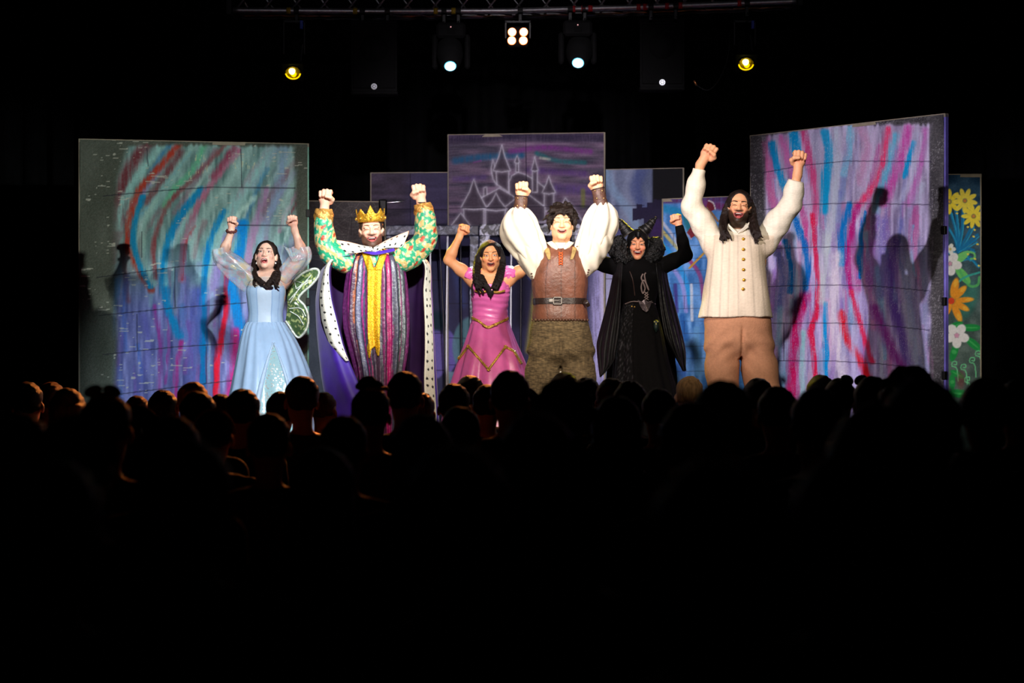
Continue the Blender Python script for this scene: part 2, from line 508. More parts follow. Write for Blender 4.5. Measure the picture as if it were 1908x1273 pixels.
def polyfill(img, PX, PY, pts, c, a=1.0):
    pts = np.asarray(pts, float); ins = np.zeros(PX.shape, bool)
    x0, y0 = pts[-1]
    for x1, y1 in pts:
        cond = ((y1 > PY) != (y0 > PY))
        ins ^= cond & (PX < (x0 - x1) * (PY - y1) / (y0 - y1 + 1e-12) + x1)
        x0, y0 = x1, y1
    blend(img, ins * float(a), c)
def ell2(img, PX, PY, cx, cy, rx, ry, ang, c, a=1.0, soft=0.15):
    ca, sa = math.cos(ang), math.sin(ang)
    x = PX - cx; y = PY - cy
    q = np.sqrt(((x * ca + y * sa) / rx) ** 2 + ((-x * sa + y * ca) / ry) ** 2)
    blend(img, smooth01((1 - q) / soft) * a, c)
def lines(img, PX, PY, L, w, c, a=0.8):
    for pts in L: stroke(img, PX, PY, pts, w, c, a, 0.7, 0.15, sm=False)

def flat(name, A, B, ztopA, ztopB, paint, step, label, side_mats=(None, None), visible_py=775, thick=0.045, hinges=(), cat='scenery'):
    """painted scenery flat standing on the stage between floor points A and B (x, y)"""
    A = np.array(A, float); B = np.array(B, float)
    Lm = np.linalg.norm(B - A); ang = math.atan2(B[1] - A[1], B[0] - A[0])
    root = empty(name, (A[0], A[1], STAGE), ang)
    tag(root, label, cat)
    m_px = (0.5 * (A[1] + B[1]) + CAM_D) / FPX
    nu = int(Lm / (m_px * step)) + 2
    hA, hB = ztopA - STAGE, ztopB - STAGE
    zv = max(0.05, CAM_Z + (HOR - visible_py) * m_px - STAGE)
    nv = int((max(hA, hB) - zv) / (m_px * step)) + 2
    t = np.concatenate([np.linspace(1, zv / max(hA, hB), nv), [0.0]])
    u = np.linspace(0, 1, nu)
    H = hA + (hB - hA) * u
    Z = t[:, None] * H[None]; X = np.repeat((u * Lm)[None], len(t), 0)
    wob = 0.004 * np.sin(X * 9 + Z * 4) + 0.003 * np.sin(Z * 13 - X * 5)
    V = np.stack([X, wob, Z], -1).reshape(-1, 3)
    ca, sa = math.cos(ang), math.sin(ang)
    Wd = np.stack([A[0] + V[:, 0] * ca - V[:, 1] * sa, A[1] + V[:, 0] * sa + V[:, 1] * ca, V[:, 2] + STAGE], -1)
    PX, PY = to_px(Wd)
    img = paint(PX, PY)
    c = obj('canvas', V, grid_faces(len(t), nu)[:, ::-1], M_paint, root, True, lin(np.clip(img, 0, 255)))
    # battens behind
    b = 0.05
    for nm, x0, x1, m in (('side_batten', -0.012, b, side_mats[0] or M_wood), ('side_batten', Lm - b, Lm + 0.012, side_mats[1] or M_wood)):
        h = hA if x0 < Lm / 2 else hB
        MB().box((x0, 0.008, 0), (x1, thick, h), 0.003).build(nm, m, root)
    for zz in (0.05, 0.95, 1.9):
        if zz < min(hA, hB) - 0.2: MB().box((b, 0.015, zz), (Lm - b, thick, zz + b)).build('cross_batten', M_wood, root)
    V2, F2 = box((-0.012, 0.004, -0.02), (Lm + 0.012, thick, 0.008), 0.002)
    V2[:, 2] += hA + (hB - hA) * (V2[:, 0] / Lm)
    obj('top_batten', V2, F2, M_wood, root, False)
    for (u0, z0) in hinges:
        MB().box((u0 * Lm - 0.012, -0.012, z0 - 0.03), (u0 * Lm + 0.02, 0.02, z0 + 0.03), 0.003).build('hinge', M_hw, root)
    return root

# --- swirl-painted flat, left
def paint_left(PX, PY):
    x = (PX - 130) / 0.4163; y = (PY - 230) / 0.4163
    n = vnoise(x * 0.02, y * 0.006, 11); n2 = vnoise(x * 0.09, y * 0.012, 12); n3 = vnoise(x * .4, y * .4, 13)
    img = np.zeros((len(x), 3))
    img[:] = (82, 88, 78)
    img += (n[:, None] - 0.5) * 26 + (n3[:, None] - 0.5) * 26
    edge = 185 + 25 * np.sin(y * 0.008)
    mask = smooth01((x - edge + 60) / 90) * smooth01((1025 - x + 20 * n2) / 50) * smooth01((y - 92 - 0.02 * np.maximum(0, x - 600) + 14 * n2) / 22)
    # arch: upper-left corner rounded
    mask *= smooth01((x - 175 - np.maximum(0, 260 - y) * 0.35) / 50)
    jit = (vnoise(x * .25, y * .02, 14) - .5) * 14
    upper = np.array((124, 160, 158)); lower = np.array((112, 118, 178))
    k = smooth01((y - 520) / 360)
    base = upper[None] * (1 - k[:, None]) + lower[None] * k[:, None]
    base = base + (n2[:, None] - 0.5) * 70 + (n[:, None] - .5) * 30
    img = img * (1 - mask[:, None]) + base * mask[:, None]
    S = lambda pts, w, c, a=0.85, soft=0.6: stroke(img, x + jit, y, pts, w * 1.45, c, a, min(1, soft + .35))
    rn = np.random.RandomState(4)
    palU = [(140, 190, 190), (184, 216, 212), (150, 140, 195), (130, 70, 84), (60, 130, 180), (112, 134, 138), (176, 130, 160), (120, 180, 160)]
    palL = [(70, 110, 200), (110, 76, 170), (96, 110, 150), (140, 150, 215), (150, 60, 150), (60, 130, 200), (120, 100, 180)]
    for q in range(110):
        x0 = rn.uniform(180, 1000); up = rn.rand() < .6
        ya = rn.uniform(60, 560) if up else rn.uniform(520, 1150); yb = ya + rn.uniform(140, 420)
        yy = np.linspace(ya, yb, 6)
        xx = x0 + 230 * np.clip((600 - yy) / 505, 0, 1.2) ** 1.8 - 60 * smooth01((yy - 250) / 300) * (x0 < 420) + 14 * np.sin(yy / 110 + q)
        S(list(zip(xx, yy)), rn.uniform(12, 34), (palU if up else palL)[rn.randint(7)], rn.uniform(.35, .75))
    S([(380, 60), (300, 150), (240, 260), (215, 420)], 60, (112, 52, 60))
    S([(420, 90), (310, 230), (240, 340), (215, 470)], 36, (150, 205, 200))
    S([(190, 380), (200, 480), (230, 600), (290, 690)], 60, (120, 126, 122), .6)
    S([(490, 95), (400, 200), (310, 300), (270, 420), (260, 540), (300, 640), (365, 745)], 34, (176, 62, 46), .95)
    S([(325, 330), (290, 440), (285, 540), (320, 650), (360, 730)], 26, (10, 138, 190), .95, .4)
    S([(500, 130), (430, 230), (345, 350)], 40, (120, 60, 66), .7)
    S([(560, 90), (480, 210), (400, 320), (340, 440), (330, 600), (380, 720)], 34, (150, 196, 186), .7)
    S([(605, 95), (545, 215), (470, 290), (425, 370)], 34, (104, 190, 150), .9)
    S([(690, 100), (560, 240), (450, 350), (400, 450), (372, 560), (385, 690)], 26, (140, 70, 74), .75)
    S([(590, 300), (500, 400), (455, 490), (428, 590), (420, 690), (440, 830), (490, 950)], 38, (8, 140, 200), .92, .4)
    S([(545, 400), (480, 500), (440, 620), (430, 720)], 30, (160, 215, 215), .6)
    S([(650, 120), (560, 260), (470, 400)], 30, (140, 100, 120), .5)
    S([(755, 120), (660, 235), (590, 335), (545, 430), (512, 540), (500, 700)], 34, (190, 120, 150), .8)
    S([(735, 110), (690, 170), (640, 240)], 34, (150, 70, 96), .85)
    S([(560, 460), (520, 540), (505, 700)], 12, (180, 50, 60), .7)
    S([(800, 110), (730, 240), (640, 360), (570, 470), (540, 600)], 50, (170, 210, 205), .65)
    S([(900, 110), (820, 250), (720, 400), (630, 560), (590, 700)], 70, (150, 205, 205), .75)
    S([(830, 330), (760, 400), (700, 470)], 26, (196, 235, 225), .7)
    S([(690, 395), (645, 480), (620, 570), (600, 720), (600, 900), (592, 1250)], 30, (0, 130, 200), .85, .4)
    S([(880, 300), (835, 440), (800, 560), (790, 700)], 40, (176, 130, 180), .75)
    S([(960, 120), (930, 300), (870, 480), (840, 700)], 60, (140, 170, 205), .7)
    S([(1000, 160), (985, 300), (960, 460)], 40, (176, 210, 210), .6)
    S([(750, 450), (690, 560), (650, 700), (640, 900)], 46, (150, 120, 200), .7)
    S([(700, 560), (705, 800), (680, 950), (660, 1100), (655, 1300)], 28, (214, 16, 50), .95, .4)
    S([(775, 450), (765, 560), (725, 700), (745, 830), (770, 960)], 46, (0, 132, 214), .95, .35)
    S([(745, 930), (735, 1100), (705, 1250)], 44, (196, 40, 130), .85)
    S([(380, 820), (405, 1000), (400, 1250)], 26, (150, 60, 150), .7)
    S([(500, 980), (480, 1100), (470, 1250)], 26, (176, 50, 140), .8)
    S([(330, 860), (350, 1000), (300, 1250)], 40, (100, 100, 180), .6)
    S([(560, 760), (545, 950), (550, 1250)], 60, (100, 110, 200), .6)
    S([(640, 760), (628, 950), (620, 1250)], 24, (150, 190, 220), .6)
    bord = np.zeros_like(img); bord[:] = (82, 88, 78); bord += (n[:, None] - .5) * 26 + (n3[:, None] - .5) * 26
    img = bord * (1 - mask[:, None]) + img * mask[:, None]
    # scuffed white flecks
    f = vnoise(x * 0.035, y * 0.20, 21); g = vnoise(x * 0.012, y * 0.012, 22)
    blend(img, 0.7 * ((f > 0.86) & (g > 0.55)), (205, 205, 190))
    f = vnoise(x * 0.3, y * 0.05, 23)
    blend(img, 0.55 * ((f > 0.80) & (x > 530) & (x < 830) & (y > 140) & (y < 250) & (g > .45)), (226, 222, 180))
    lines(img, x, y, [[(150, 325), (420, 300), (640, 285), (1010, 290)], [(720, 455), (1000, 458)], [(120, 690), (500, 640), (900, 625)],
                      [(130, 860), (480, 825), (790, 803)], [(150, 1035), (480, 1000), (745, 985)], [(200, 1215), (480, 1180), (740, 1150)],
                      [(345, 110), (350, 190)], [(766, 115), (770, 285)], [(323, 485), (322, 600)], [(470, 645), (472, 820)], [(300, 855), (303, 1015)], [(610, 1000), (612, 1160)]], 6, (34, 34, 44), .75)
    return img
LY0, LY1 = 2.8, 3.05
pl = W(149, 260, LY0); pr = W(573, 269, LY1)
flat('painted_flat', (pl[0], LY0), (pr[0], LY1), pl[2], pr[2], paint_left, 1.45,
     'tall scenery flat painted with teal, red and blue swirls behind the pale blue gown', (None, M_edge_cyan),
     hinges=((1.0, 1.95), (1.0, 1.25), (1.0, 0.6)))

# --- swirl-painted flat, right
def paint_right(PX, PY):
    x = (PX - 1380) / 0.4478; y = (PY - 190) / 0.4478
    n = vnoise(x * 0.02, y * 0.006, 31); n2 = vnoise(x * 0.1, y * 0.012, 32); n3 = vnoise(x * .4, y * .4, 33)
    img = np.zeros((len(x), 3)); img[:] = (66, 64, 68)
    img += (n[:, None] - 0.5) * 30 + (n3[:, None] - 0.5) * 40
    f = vnoise(x * 0.05, y * 0.22, 34); blend(img, .25 * (f > .75), (150, 150, 150))
    mask = smooth01((x - 78 + 14 * n2 - 0.02 * y) / 40) * smooth01((800 - x + 16 * n2) / 34) * smooth01((y - 150 + 0.16 * np.minimum(x, 400) + 14 * n2) / 24)
    jit = (vnoise(x * .25, y * .02, 37) - .5) * 14
    top = np.array((176, 166, 200)); bot = np.array((164, 150, 206))
    k = smooth01((y - 300) / 600)
    base = top[None] * (1 - k[:, None]) + bot[None] * k[:, None] + (n2[:, None] - 0.5) * 80 + (n[:, None] - .5) * 40
    img = img * (1 - mask[:, None]) + base * mask[:, None]
    S = lambda pts, w, c, a=0.85, soft=0.6: stroke(img, x + jit, y, pts, w * 1.45, c, a, min(1, soft + .35), seed=7)
    rn = np.random.RandomState(6)
    pal = [(206, 110, 176), (190, 200, 224), (120, 180, 220), (150, 110, 196), (224, 206, 230), (110, 120, 190), (186, 90, 160), (160, 150, 200), (206, 170, 210)]
    for q in range(120):
        x0 = rn.uniform(60, 840); ya = rn.uniform(90, 1080); yb = ya + rn.uniform(150, 420); yy = np.linspace(ya, yb, 6)
        xx = 380 + (x0 - 380) * (.72 + .34 * np.abs((yy - 620) / 560) ** 1.3) + 18 * np.sin(yy / 150 + x0 * .004)
        S(list(zip(xx, yy)), rn.uniform(12, 36), pal[rn.randint(9)], rn.uniform(.35, .75))
    S([(105, 180), (115, 300), (140, 440)], 34, (206, 110, 170))
    S([(130, 175), (150, 270), (195, 390)], 30, (0, 150, 214), .95, .4)
    S([(172, 150), (205, 270), (220, 330)], 40, (210, 110, 180), .8)
    S([(222, 140), (232, 200)], 46, (0, 150, 214), .95, .4)
    S([(262, 125), (285, 230), (312, 360), (308, 500)], 38, (206, 70, 130), .85)
    S([(310, 140), (325, 260), (340, 420)], 36, (160, 160, 190), .7)
    S([(350, 130), (367, 210), (356, 330), (350, 450)], 38, (0, 156, 214), .92, .4)
    S([(400, 120), (395, 300), (380, 480), (350, 620)], 44, (190, 200, 220), .75)
    S([(300, 470), (312, 640), (326, 760), (318, 880), (292, 960), (305, 1050), (325, 1260)], 22, (220, 28, 80), .95, .4)
    S([(240, 400), (270, 520), (276, 620)], 26, (200, 60, 140), .8)
    S([(222, 480), (266, 600), (276, 700), (260, 840)], 28, (0, 104, 196), .95, .4)
    S([(184, 580), (210, 680), (208, 790)], 22, (0, 104, 186), .9, .4)
    S([(150, 620), (180, 720), (160, 860)], 50, (90, 100, 180), .7)
    S([(455, 105), (450, 200), (430, 300)], 30, (130, 196, 226), .8)
    S([(500, 105), (520, 180), (500, 330)], 40, (196, 150, 190), .8)
    S([(612, 115), (592, 240), (560, 340), (490, 430)], 36, (240, 66, 120), .9)
    S([(490, 430), (455, 560), (445, 680), (460, 800)], 28, (186, 24, 126), .92)
    S([(460, 790), (500, 930), (545, 1080)], 26, (220, 40, 90), .9)
    S([(560, 120), (540, 260), (500, 360)], 36, (206, 190, 226), .7)
    S([(452, 430), (426, 540), (420, 670)], 32, (0, 120, 206), .92, .4)
    S([(520, 460), (500, 580), (496, 730)], 18, (0, 120, 214), .9, .4)
    S([(645, 140), (612, 280), (575, 410)], 34, (100, 190, 226), .85)
    S([(698, 110), (660, 260), (595, 420)], 44, (206, 84, 176), .9)
    S([(718, 170), (680, 310)], 22, (0, 160, 226), .9, .4)
    S([(768, 120), (748, 270), (700, 420)], 36, (200, 120, 196), .8)
    S([(735, 130), (715, 300), (650, 430)], 30, (196, 196, 230), .7)
    S([(560, 480), (545, 620), (540, 760)], 40, (150, 90, 180), .8)
    S([(600, 500), (590, 650), (585, 800)], 50, (120, 110, 190), .7)
    S([(640, 580), (620, 750), (650, 900), (700, 1080)], 50, (104, 70, 170), .85)
    S([(560, 860), (620, 1010), (700, 1150)], 50, (140, 50, 150), .85)
    S([(700, 640), (690, 800), (720, 1000), (740, 1150)], 60, (170, 176, 214), .75)
    S([(760, 620), (765, 900), (770, 1150)], 40, (130, 140, 176), .7)
    S([(268, 810), (228, 950), (210, 1260)], 50, (206, 8, 96), .92)
    S([(165, 860), (160, 1000), (170, 1250)], 30, (130, 180, 214), .7)
    S([(262, 960), (258, 1100), (262, 1250)], 30, (150, 210, 220), .8)
    S([(420, 880), (440, 980), (500, 1080), (560, 1220)], 36, (224, 20, 44), .92)
    S([(352, 840), (355, 1000), (362, 1250)], 22, (0, 150, 230), .92, .4)
    S([(400, 640), (385, 860), (410, 1060), (430, 1220)], 60, (226, 216, 236), .75)
    S([(470, 940), (470, 1100), (480, 1220)], 34, (196, 190, 236), .75)
    S([(360, 560), (345, 700), (340, 830)], 40, (196, 206, 216), .7)
    bord = np.zeros_like(img); bord[:] = (70, 68, 72); bord += (n[:, None] - .5) * 30 + (n3[:, None] - .5) * 40; blend(bord, .25 * (vnoise(x * 0.05, y * 0.22, 34) > .75), (150, 150, 150))
    img = bord * (1 - mask[:, None]) + img * mask[:, None]
    f = vnoise(x * 0.5, y * 0.4, 35); g = vnoise(x * .012, y * .012, 36)
    blend(img, 0.4 * ((f > 0.82) & (g > .45)), (224, 220, 230))
    lines(img, x, y, [[(85, 296), (260, 264), (440, 246), (795, 248)], [(85, 450), (250, 428), (450, 421), (790, 428)], [(105, 612), (300, 604), (785, 600)],
                      [(110, 768), (380, 762), (560, 766), (785, 787)], [(120, 922), (380, 920), (600, 930), (785, 950)], [(160, 1078), (380, 1078), (580, 1090), (770, 1112)], [(180, 920), (180, 1076)]], 5, (40, 34, 60), .75)
    return img
RY0, RY1 = 3.0, 1.55
a = W(1398, 254, RY0); b = W(1758, 213, RY1)
flat('painted_flat', (a[0], RY0), (b[0], RY1), a[2], b[2], paint_right, 1.45,
     'tall angled scenery flat painted with pink, blue and white streaks beside the flower-painted flat', (None, M_edge_lilac),
     hinges=((1.0, 1.72), (1.0, 1.2), (1.0, 0.66), (1.0, 0.3)))

# --- flower-painted flat
def paint_flower(PX, PY):
    x = (PX - 1740) / 0.3614; y = (PY - 300) / 0.3614      # 332x1273 zoom frame
    n = vnoise(x * .03, y * .03, 41); n3 = vnoise(x * .2, y * .2, 42)
    k = smooth01((y - 60) / 900)[:, None]
    img = np.array((34, 70, 100))[None] * (1 - k) + np.array((84, 104, 100))[None] * k + (n[:, None] - .5) * 40 + (n3[:, None] - .5) * 16
    S = lambda pts, w, c, a=.9, soft=.5: stroke(img, x, y, pts, w, c, a, soft, .2, seed=9)
    for (x1, y1) in ((85, 260), (75, 345), (110, 240), (150, 250), (200, 330), (225, 380), (215, 410), (205, 460), (225, 540), (180, 505), (60, 470)):
        S([(125, 520 if y1 > 440 else 470), ((125 + x1) / 2 + 6, (y1 + 470) / 2 - 10), (x1, y1)], 18, (20, 120, 180))
        S([(130, 520 if y1 > 440 else 470), ((125 + x1) / 2 + 12, (y1 + 470) / 2 + 4), (x1 + 8, y1 + 10)], 9, (40, 160, 210))
    ell2(img, x, y, 170, 720, 70, 150, .4, (40, 140, 120), .5, .6)
    ell2(img, x, y, 140, 500, 20, 60, .9, (120, 210, 120)); ell2(img, x, y, 150, 590, 24, 60, -.7, (110, 205, 110)); 
    S([(120, 490), (160, 470), (205, 475), (210, 500), (190, 505)], 14, (120, 210, 120))
    S([(130, 560), (180, 640), (225, 640), (235, 600)], 18, (90, 190, 110)); S([(110, 640), (160, 600), (235, 575)], 14, (60, 180, 170))
    def fl(cx, cy, n, r, w, c, cc, a0=0.0, rc=10):
        for q in range(n):
            t = a0 + 2 * math.pi * q / n
            ell2(img, x, y, cx + math.cos(t) * r * .58, cy + math.sin(t) * r * .58, r * .48, w, t, c, .97, .25)
        ell2(img, x, y, cx, cy, rc, rc, 0, cc, .9, .5)
    fl(80, 210, 8, 66, 14, (246, 222, 60), (240, 180, 60)); fl(160, 205, 9, 66, 14, (246, 226, 80), (226, 140, 60), .2, 12); fl(205, 285, 9, 64, 13, (248, 226, 70), (226, 150, 70), .35, 12)
    fl(84, 455, 5, 30, 12, (236, 240, 236), (220, 200, 120)); fl(84, 530, 5, 62, 26, (240, 240, 244), (230, 170, 200), .2, 14)
    for t, r, w in ((-1.35, 125, 24), (-.8, 110, 21), (-.08, 118, 17), (.5, 105, 19), (1.15, 122, 22), (2.0, 90, 20)):
        ell2(img, x, y, 92 + math.cos(t) * r * .55, 722 + math.sin(t) * r * .55, r * .5, w, t, (248, 160, 44), .97, .3)
        ell2(img, x, y, 92 + math.cos(t) * r * .75, 722 + math.sin(t) * r * .75, r * .22, w * .6, t, (255, 196, 70), .8, .5)
    ell2(img, x, y, 90, 722, 18, 18, 0, (226, 70, 40))
    for cx, cy, rx, ry, t in ((190, 860, 62, 22, .0), (205, 945, 60, 24, .7), (105, 985, 22, 60, .3), (110, 850, 50, 20, -.4), (120, 1100, 46, 18, .5), (95, 1140, 18, 50, 0), (130, 1200, 60, 26, .1)):
        ell2(img, x, y, cx, cy, rx, ry, t, (24, 150, 70), .95, .3); ell2(img, x, y, cx, cy, rx * .8, ry * .25, t, (90, 200, 110), .6, .5)
    fl(118, 900, 5, 66, 27, (244, 244, 248), (240, 170, 210), .3, 16)
    for cx, cy in ((200, 1025), (230, 990), (155, 1060), (175, 1125), (108, 1045)):
        S([(cx - 4, cy + 4), (cx + 8, cy + 6), (cx + 8, cy - 10), (cx - 12, cy - 8), (cx - 14, cy + 14), (cx + 10, cy + 24), (cx + 18, cy + 90)], 8, (110, 210, 150), .9)
    for cx, cy in ((175, 340), (210, 355), (205, 390), (225, 430), (232, 540), (212, 505), (120, 270), (175, 480)):
        ell2(img, x, y, cx, cy, 7, 5, .3, (246, 226, 90))
    ell2(img, x, y, 140, 1130, 30, 70, 0, (130, 60, 60), .5, .7)
    return img
fy = 3.3
a = W(1690, 326, fy); b = W(1828, 325, fy)
flat('painted_flat', (a[0], fy), (b[0], fy + 0.03), a[2], b[2], paint_flower, 1.1, 'narrow scenery flat painted with yellow, orange and white flowers and green leaves', visible_py=790)

# --- castle backdrop: one tall flat and two lower wings
def paint_castle(PX, PY):
    x = (PX - 640) / 0.3459; y = (PY - 220) / 0.3459
    n = vnoise(x * .010, y * .05, 51); n2 = vnoise(x * .02, y * .2, 52); n3 = vnoise(x * .3, y * .3, 53)
    img = np.zeros((len(x), 3)); img[:] = (104, 90, 112)
    img += (n[:, None] - .5) * np.array((76, 54, 66)) + (n2[:, None] - .5) * 26 + (n3[:, None] - .5) * 12
    S = lambda pts, w, c, a=.7, soft=.9: stroke(img, x, y, pts, w, c, a, soft, .5, seed=11)
    S([(560, 110), (900, 100), (1400, 105)], 80, (44, 36, 64), .7)
    S([(600, 230), (760, 210), (960, 200)], 60, (30, 96, 140), .75); S([(900, 180), (1080, 160), (1330, 180)], 50, (136, 62, 150), .75)
    S([(1040, 190), (1150, 230), (1300, 240)], 40, (40, 116, 124), .7); S([(1060, 215), (1110, 222)], 26, (190, 190, 180), .8)
    S([(600, 330), (760, 320)], 50, (100, 76, 140), .6); S([(1000, 280), (1300, 300)], 60, (96, 66, 130), .7); S([(1150, 380), (1400, 390)], 90, (104, 76, 150), .6)
    S([(1290, 390), (1290, 470)], 40, (130, 140, 60), .7); S([(700, 240), (740, 230)], 16, (150, 70, 150), .6)
    # towers: dark bodies with pale chalk outlines
    dark = (74, 65, 78); LN = (226, 222, 240)
    def shape(pts, fill=dark, a=.85, w=7, la=.8):
        polyfill(img, x, y, pts, fill, a)
        p = list(pts) + [pts[0]]
        stroke(img, x, y, p, w * 6.5, LN, .20, 1.0, .3, sm=False)
        stroke(img, x, y, p, w * 3.0, LN, .30, 1.0, .3, sm=False)
        stroke(img, x, y, p, w, LN, la * .8, 1.0, .4, sm=False)
    def roof(cx, top, base, hw, bow=.35):
        l = [(cx - hw, base), (cx - hw * bow, top + (base - top) * .45), (cx, top), (cx + hw * bow, top + (base - top) * .45), (cx + hw, base), (cx, base + 8)]
        shape(l)
    shape([(800, 300), (830, 360), (890, 400), (890, 280), (815, 280)])
    shape([(805, 225), (822, 285), (826, 360), (806, 330), (796, 270)])
    roof(853, 145, 283, 46)
    shape([(893, 470), (893, 345), (905, 312), (940, 292), (980, 305), (1040, 340), (1090, 380), (1090, 470)])
    shape([(929, 290), (929, 240), (943, 240), (943, 290)]); roof(935, 203, 238, 12, .6)
    shape([(1018, 400), (1018, 285), (1044, 285), (1044, 400)]); roof(1030, 208, 280, 18)
    shape([(755, 430), (757, 375), (770, 372), (774, 420)])
    shape([(725, 440), (840, 378), (930, 430), (930, 480), (740, 480)])
    shape([(1082, 500), (1082, 400), (1132, 400), (1132, 500)]); roof(1106, 312, 402, 36)
    shape([(870, 480), (975, 395), (1085, 480), (1085, 560), (880, 560)])
    shape([(648, 590), (648, 488), (756, 488), (756, 590)]); roof(702, 330, 485, 70)
    shape([(766, 590), (766, 495), (870, 495), (870, 590)]); roof(822, 404, 492, 58)
    shape([(580, 580), (632, 512), (684, 580)])
    shape([(1150, 520), (1195, 430), (1250, 500), (1290, 560), (1290, 600), (1150, 600)])
    # lower scenery seen through the gate
    lo = smooth01((y - 575) / 20)
    blend(img, lo * .95, (44, 44, 76))
    blend(img, lo * smooth01((655 - y) / 20) * .8, (12, 12, 22))
    S([(520, 640), (540, 1400)], 120, (74, 84, 128), .8); S([(600, 760), (640, 1000)], 90, (60, 70, 120), .7); S([(700, 640), (690, 900)], 70, (56, 44, 92), .8)
    ell2(img, x, y, 500, 1090, 70, 70, 0, (14, 40, 54), .9, .6); ell2(img, x, y, 530, 1260, 90, 140, 0, (104, 92, 176), .9, .12); ell2(img, x, y, 690, 1230, 110, 170, 0, (84, 128, 140), .8, .12)
    ell2(img, x, y, 560, 1420, 120, 60, 0, (120, 156, 180), .8, .2)
    S([(960, 800), (950, 1100)], 120, (24, 22, 44), .9); S([(1040, 900), (1000, 1250)], 70, (156, 146, 70), .7); S([(1010, 700), (1005, 860)], 40, (60, 70, 140), .8)
    S([(870, 800), (880, 1300)], 60, (70, 52, 100), .7)
    S([(1380, 700), (1370, 1000), (1375, 1500)], 150, (172, 166, 222), .95); S([(1390, 800), (1400, 1300)], 40, (206, 200, 240), .8)
    lines(img, x, y, [[(982, 80), (986, 460)], [(560, 486), (1300, 474)], [(420, 1180), (760, 1190)], [(420, 1330), (760, 1330)], [(420, 1000), (760, 1000)]], 6, (26, 22, 36), .7)
    return img
CYm = 5.0
a = W(836, 252, CYm + .1); b = W(1125, 248, CYm - .1)
flat('castle_backdrop', (a[0], CYm + .1), (b[0], CYm - .1), a[2], b[2], paint_castle, 1.15, 'tall dark purple backdrop painted with pale outlined castle towers', cat='backdrop', visible_py=735)
def paint_wing_left(PX, PY):
    img = np.zeros((len(PX), 3)); n = vnoise(PX * .03, PY * .15, 61); n2 = vnoise(PX * .3, PY * .5, 62)
    img[:] = (66, 58, 74); img += (n[:, None] - .5) * np.array((44, 36, 46)) + (n2[:, None] - .5) * 12
    blend(img, smooth01((PX - 740) / 40) * .6, (70, 66, 106))
    blend(img, smooth01((PY - 440) / 20) * .8, (40, 44, 74))
    stroke(img, PX, PY, [(730, 560), (790, 620)], 60, (80, 76, 130), .6); stroke(img, PX, PY, [(690, 430), (835, 425)], 22, (20, 20, 34), .8)
    ell2(img, PX, PY, 808, 660, 30, 50, 0, (104, 92, 170), .9, .12); ell2(img, PX, PY, 812, 598, 26, 24, 0, (14, 40, 54), .9, .5)
    lines(img, PX, PY, [[(692, 389), (836, 391)], [(765, 322), (765, 420)], [(692, 520), (836, 522)], [(692, 620), (836, 622)], [(692, 690), (836, 690)]], 2, (24, 20, 34), .8)
    return img
a = W(692, 323, CYm + .22); b = W(842, 322, CYm + .18)
flat('backdrop_wing', (a[0], CYm + .22), (b[0], CYm + .18), a[2], b[2], paint_wing_left, 1.6, 'lower dark violet backdrop wing behind the crowned figure', cat='backdrop')
def paint_wing_right(PX, PY):
    n = vnoise(PX * .12, PY * .015, 71); n2 = vnoise(PX * .4, PY * .3, 72)
    img = np.zeros((len(PX), 3)); img[:] = (126, 136, 168); img += (n[:, None] - .5) * 60 + (n2[:, None] - .5) * 12
    S = lambda pts, w, c, a=.75, soft=.8: stroke(img, PX, PY, pts, w, c, a, soft, .4, seed=13)
    S([(1130, 310), (1140, 350), (1170, 390), (1185, 420)], 26, (150, 180, 216)); S([(1200, 310), (1185, 350), (1200, 390)], 36, (84, 96, 150)); S([(1128, 400), (1150, 430)], 40, (96, 92, 150))
    S([(1105, 480), (1110, 600), (1100, 760)], 60, (180, 172, 226)); S([(1140, 480), (1135, 560), (1145, 760)], 24, (206, 200, 244)); S([(1152, 540), (1150, 760)], 30, (120, 140, 214)); S([(1098, 700), (1140, 740)], 40, (70, 120, 176))
    k = smooth01((PX - 1214) / 4) * smooth01((392 - PY) / 8); blend(img, k, (22, 22, 26))
    polyfill(img, PX, PY, [(1178, 388), (1186, 388), (1186, 380), (1196, 380), (1196, 386), (1206, 386), (1206, 378), (1218, 378), (1218, 372), (1240, 372), (1290, 372), (1290, 520), (1196, 520), (1200, 407), (1178, 412)], (42, 36, 64), .95)
    stroke(img, PX, PY, [(1225, 420), (1222, 520), (1230, 700)], 30, (66, 44, 96), .9)
    lines(img, PX, PY, [[(1127, 384), (1200, 383)], [(1127, 520), (1280, 520)], [(1127, 640), (1280, 640)], [(1128, 440), (1127, 760)]], 2, (36, 36, 60), .7)
    return img
a = W(1120, 317, CYm + .08); b = W(1272, 314, CYm - .02)
flat('backdrop_wing', (a[0], CYm + .08), (b[0], CYm - .02), a[2], b[2], paint_wing_right, 1.5, 'lower blue grey backdrop wing with a dark battlement behind the horned figure', cat='backdrop')

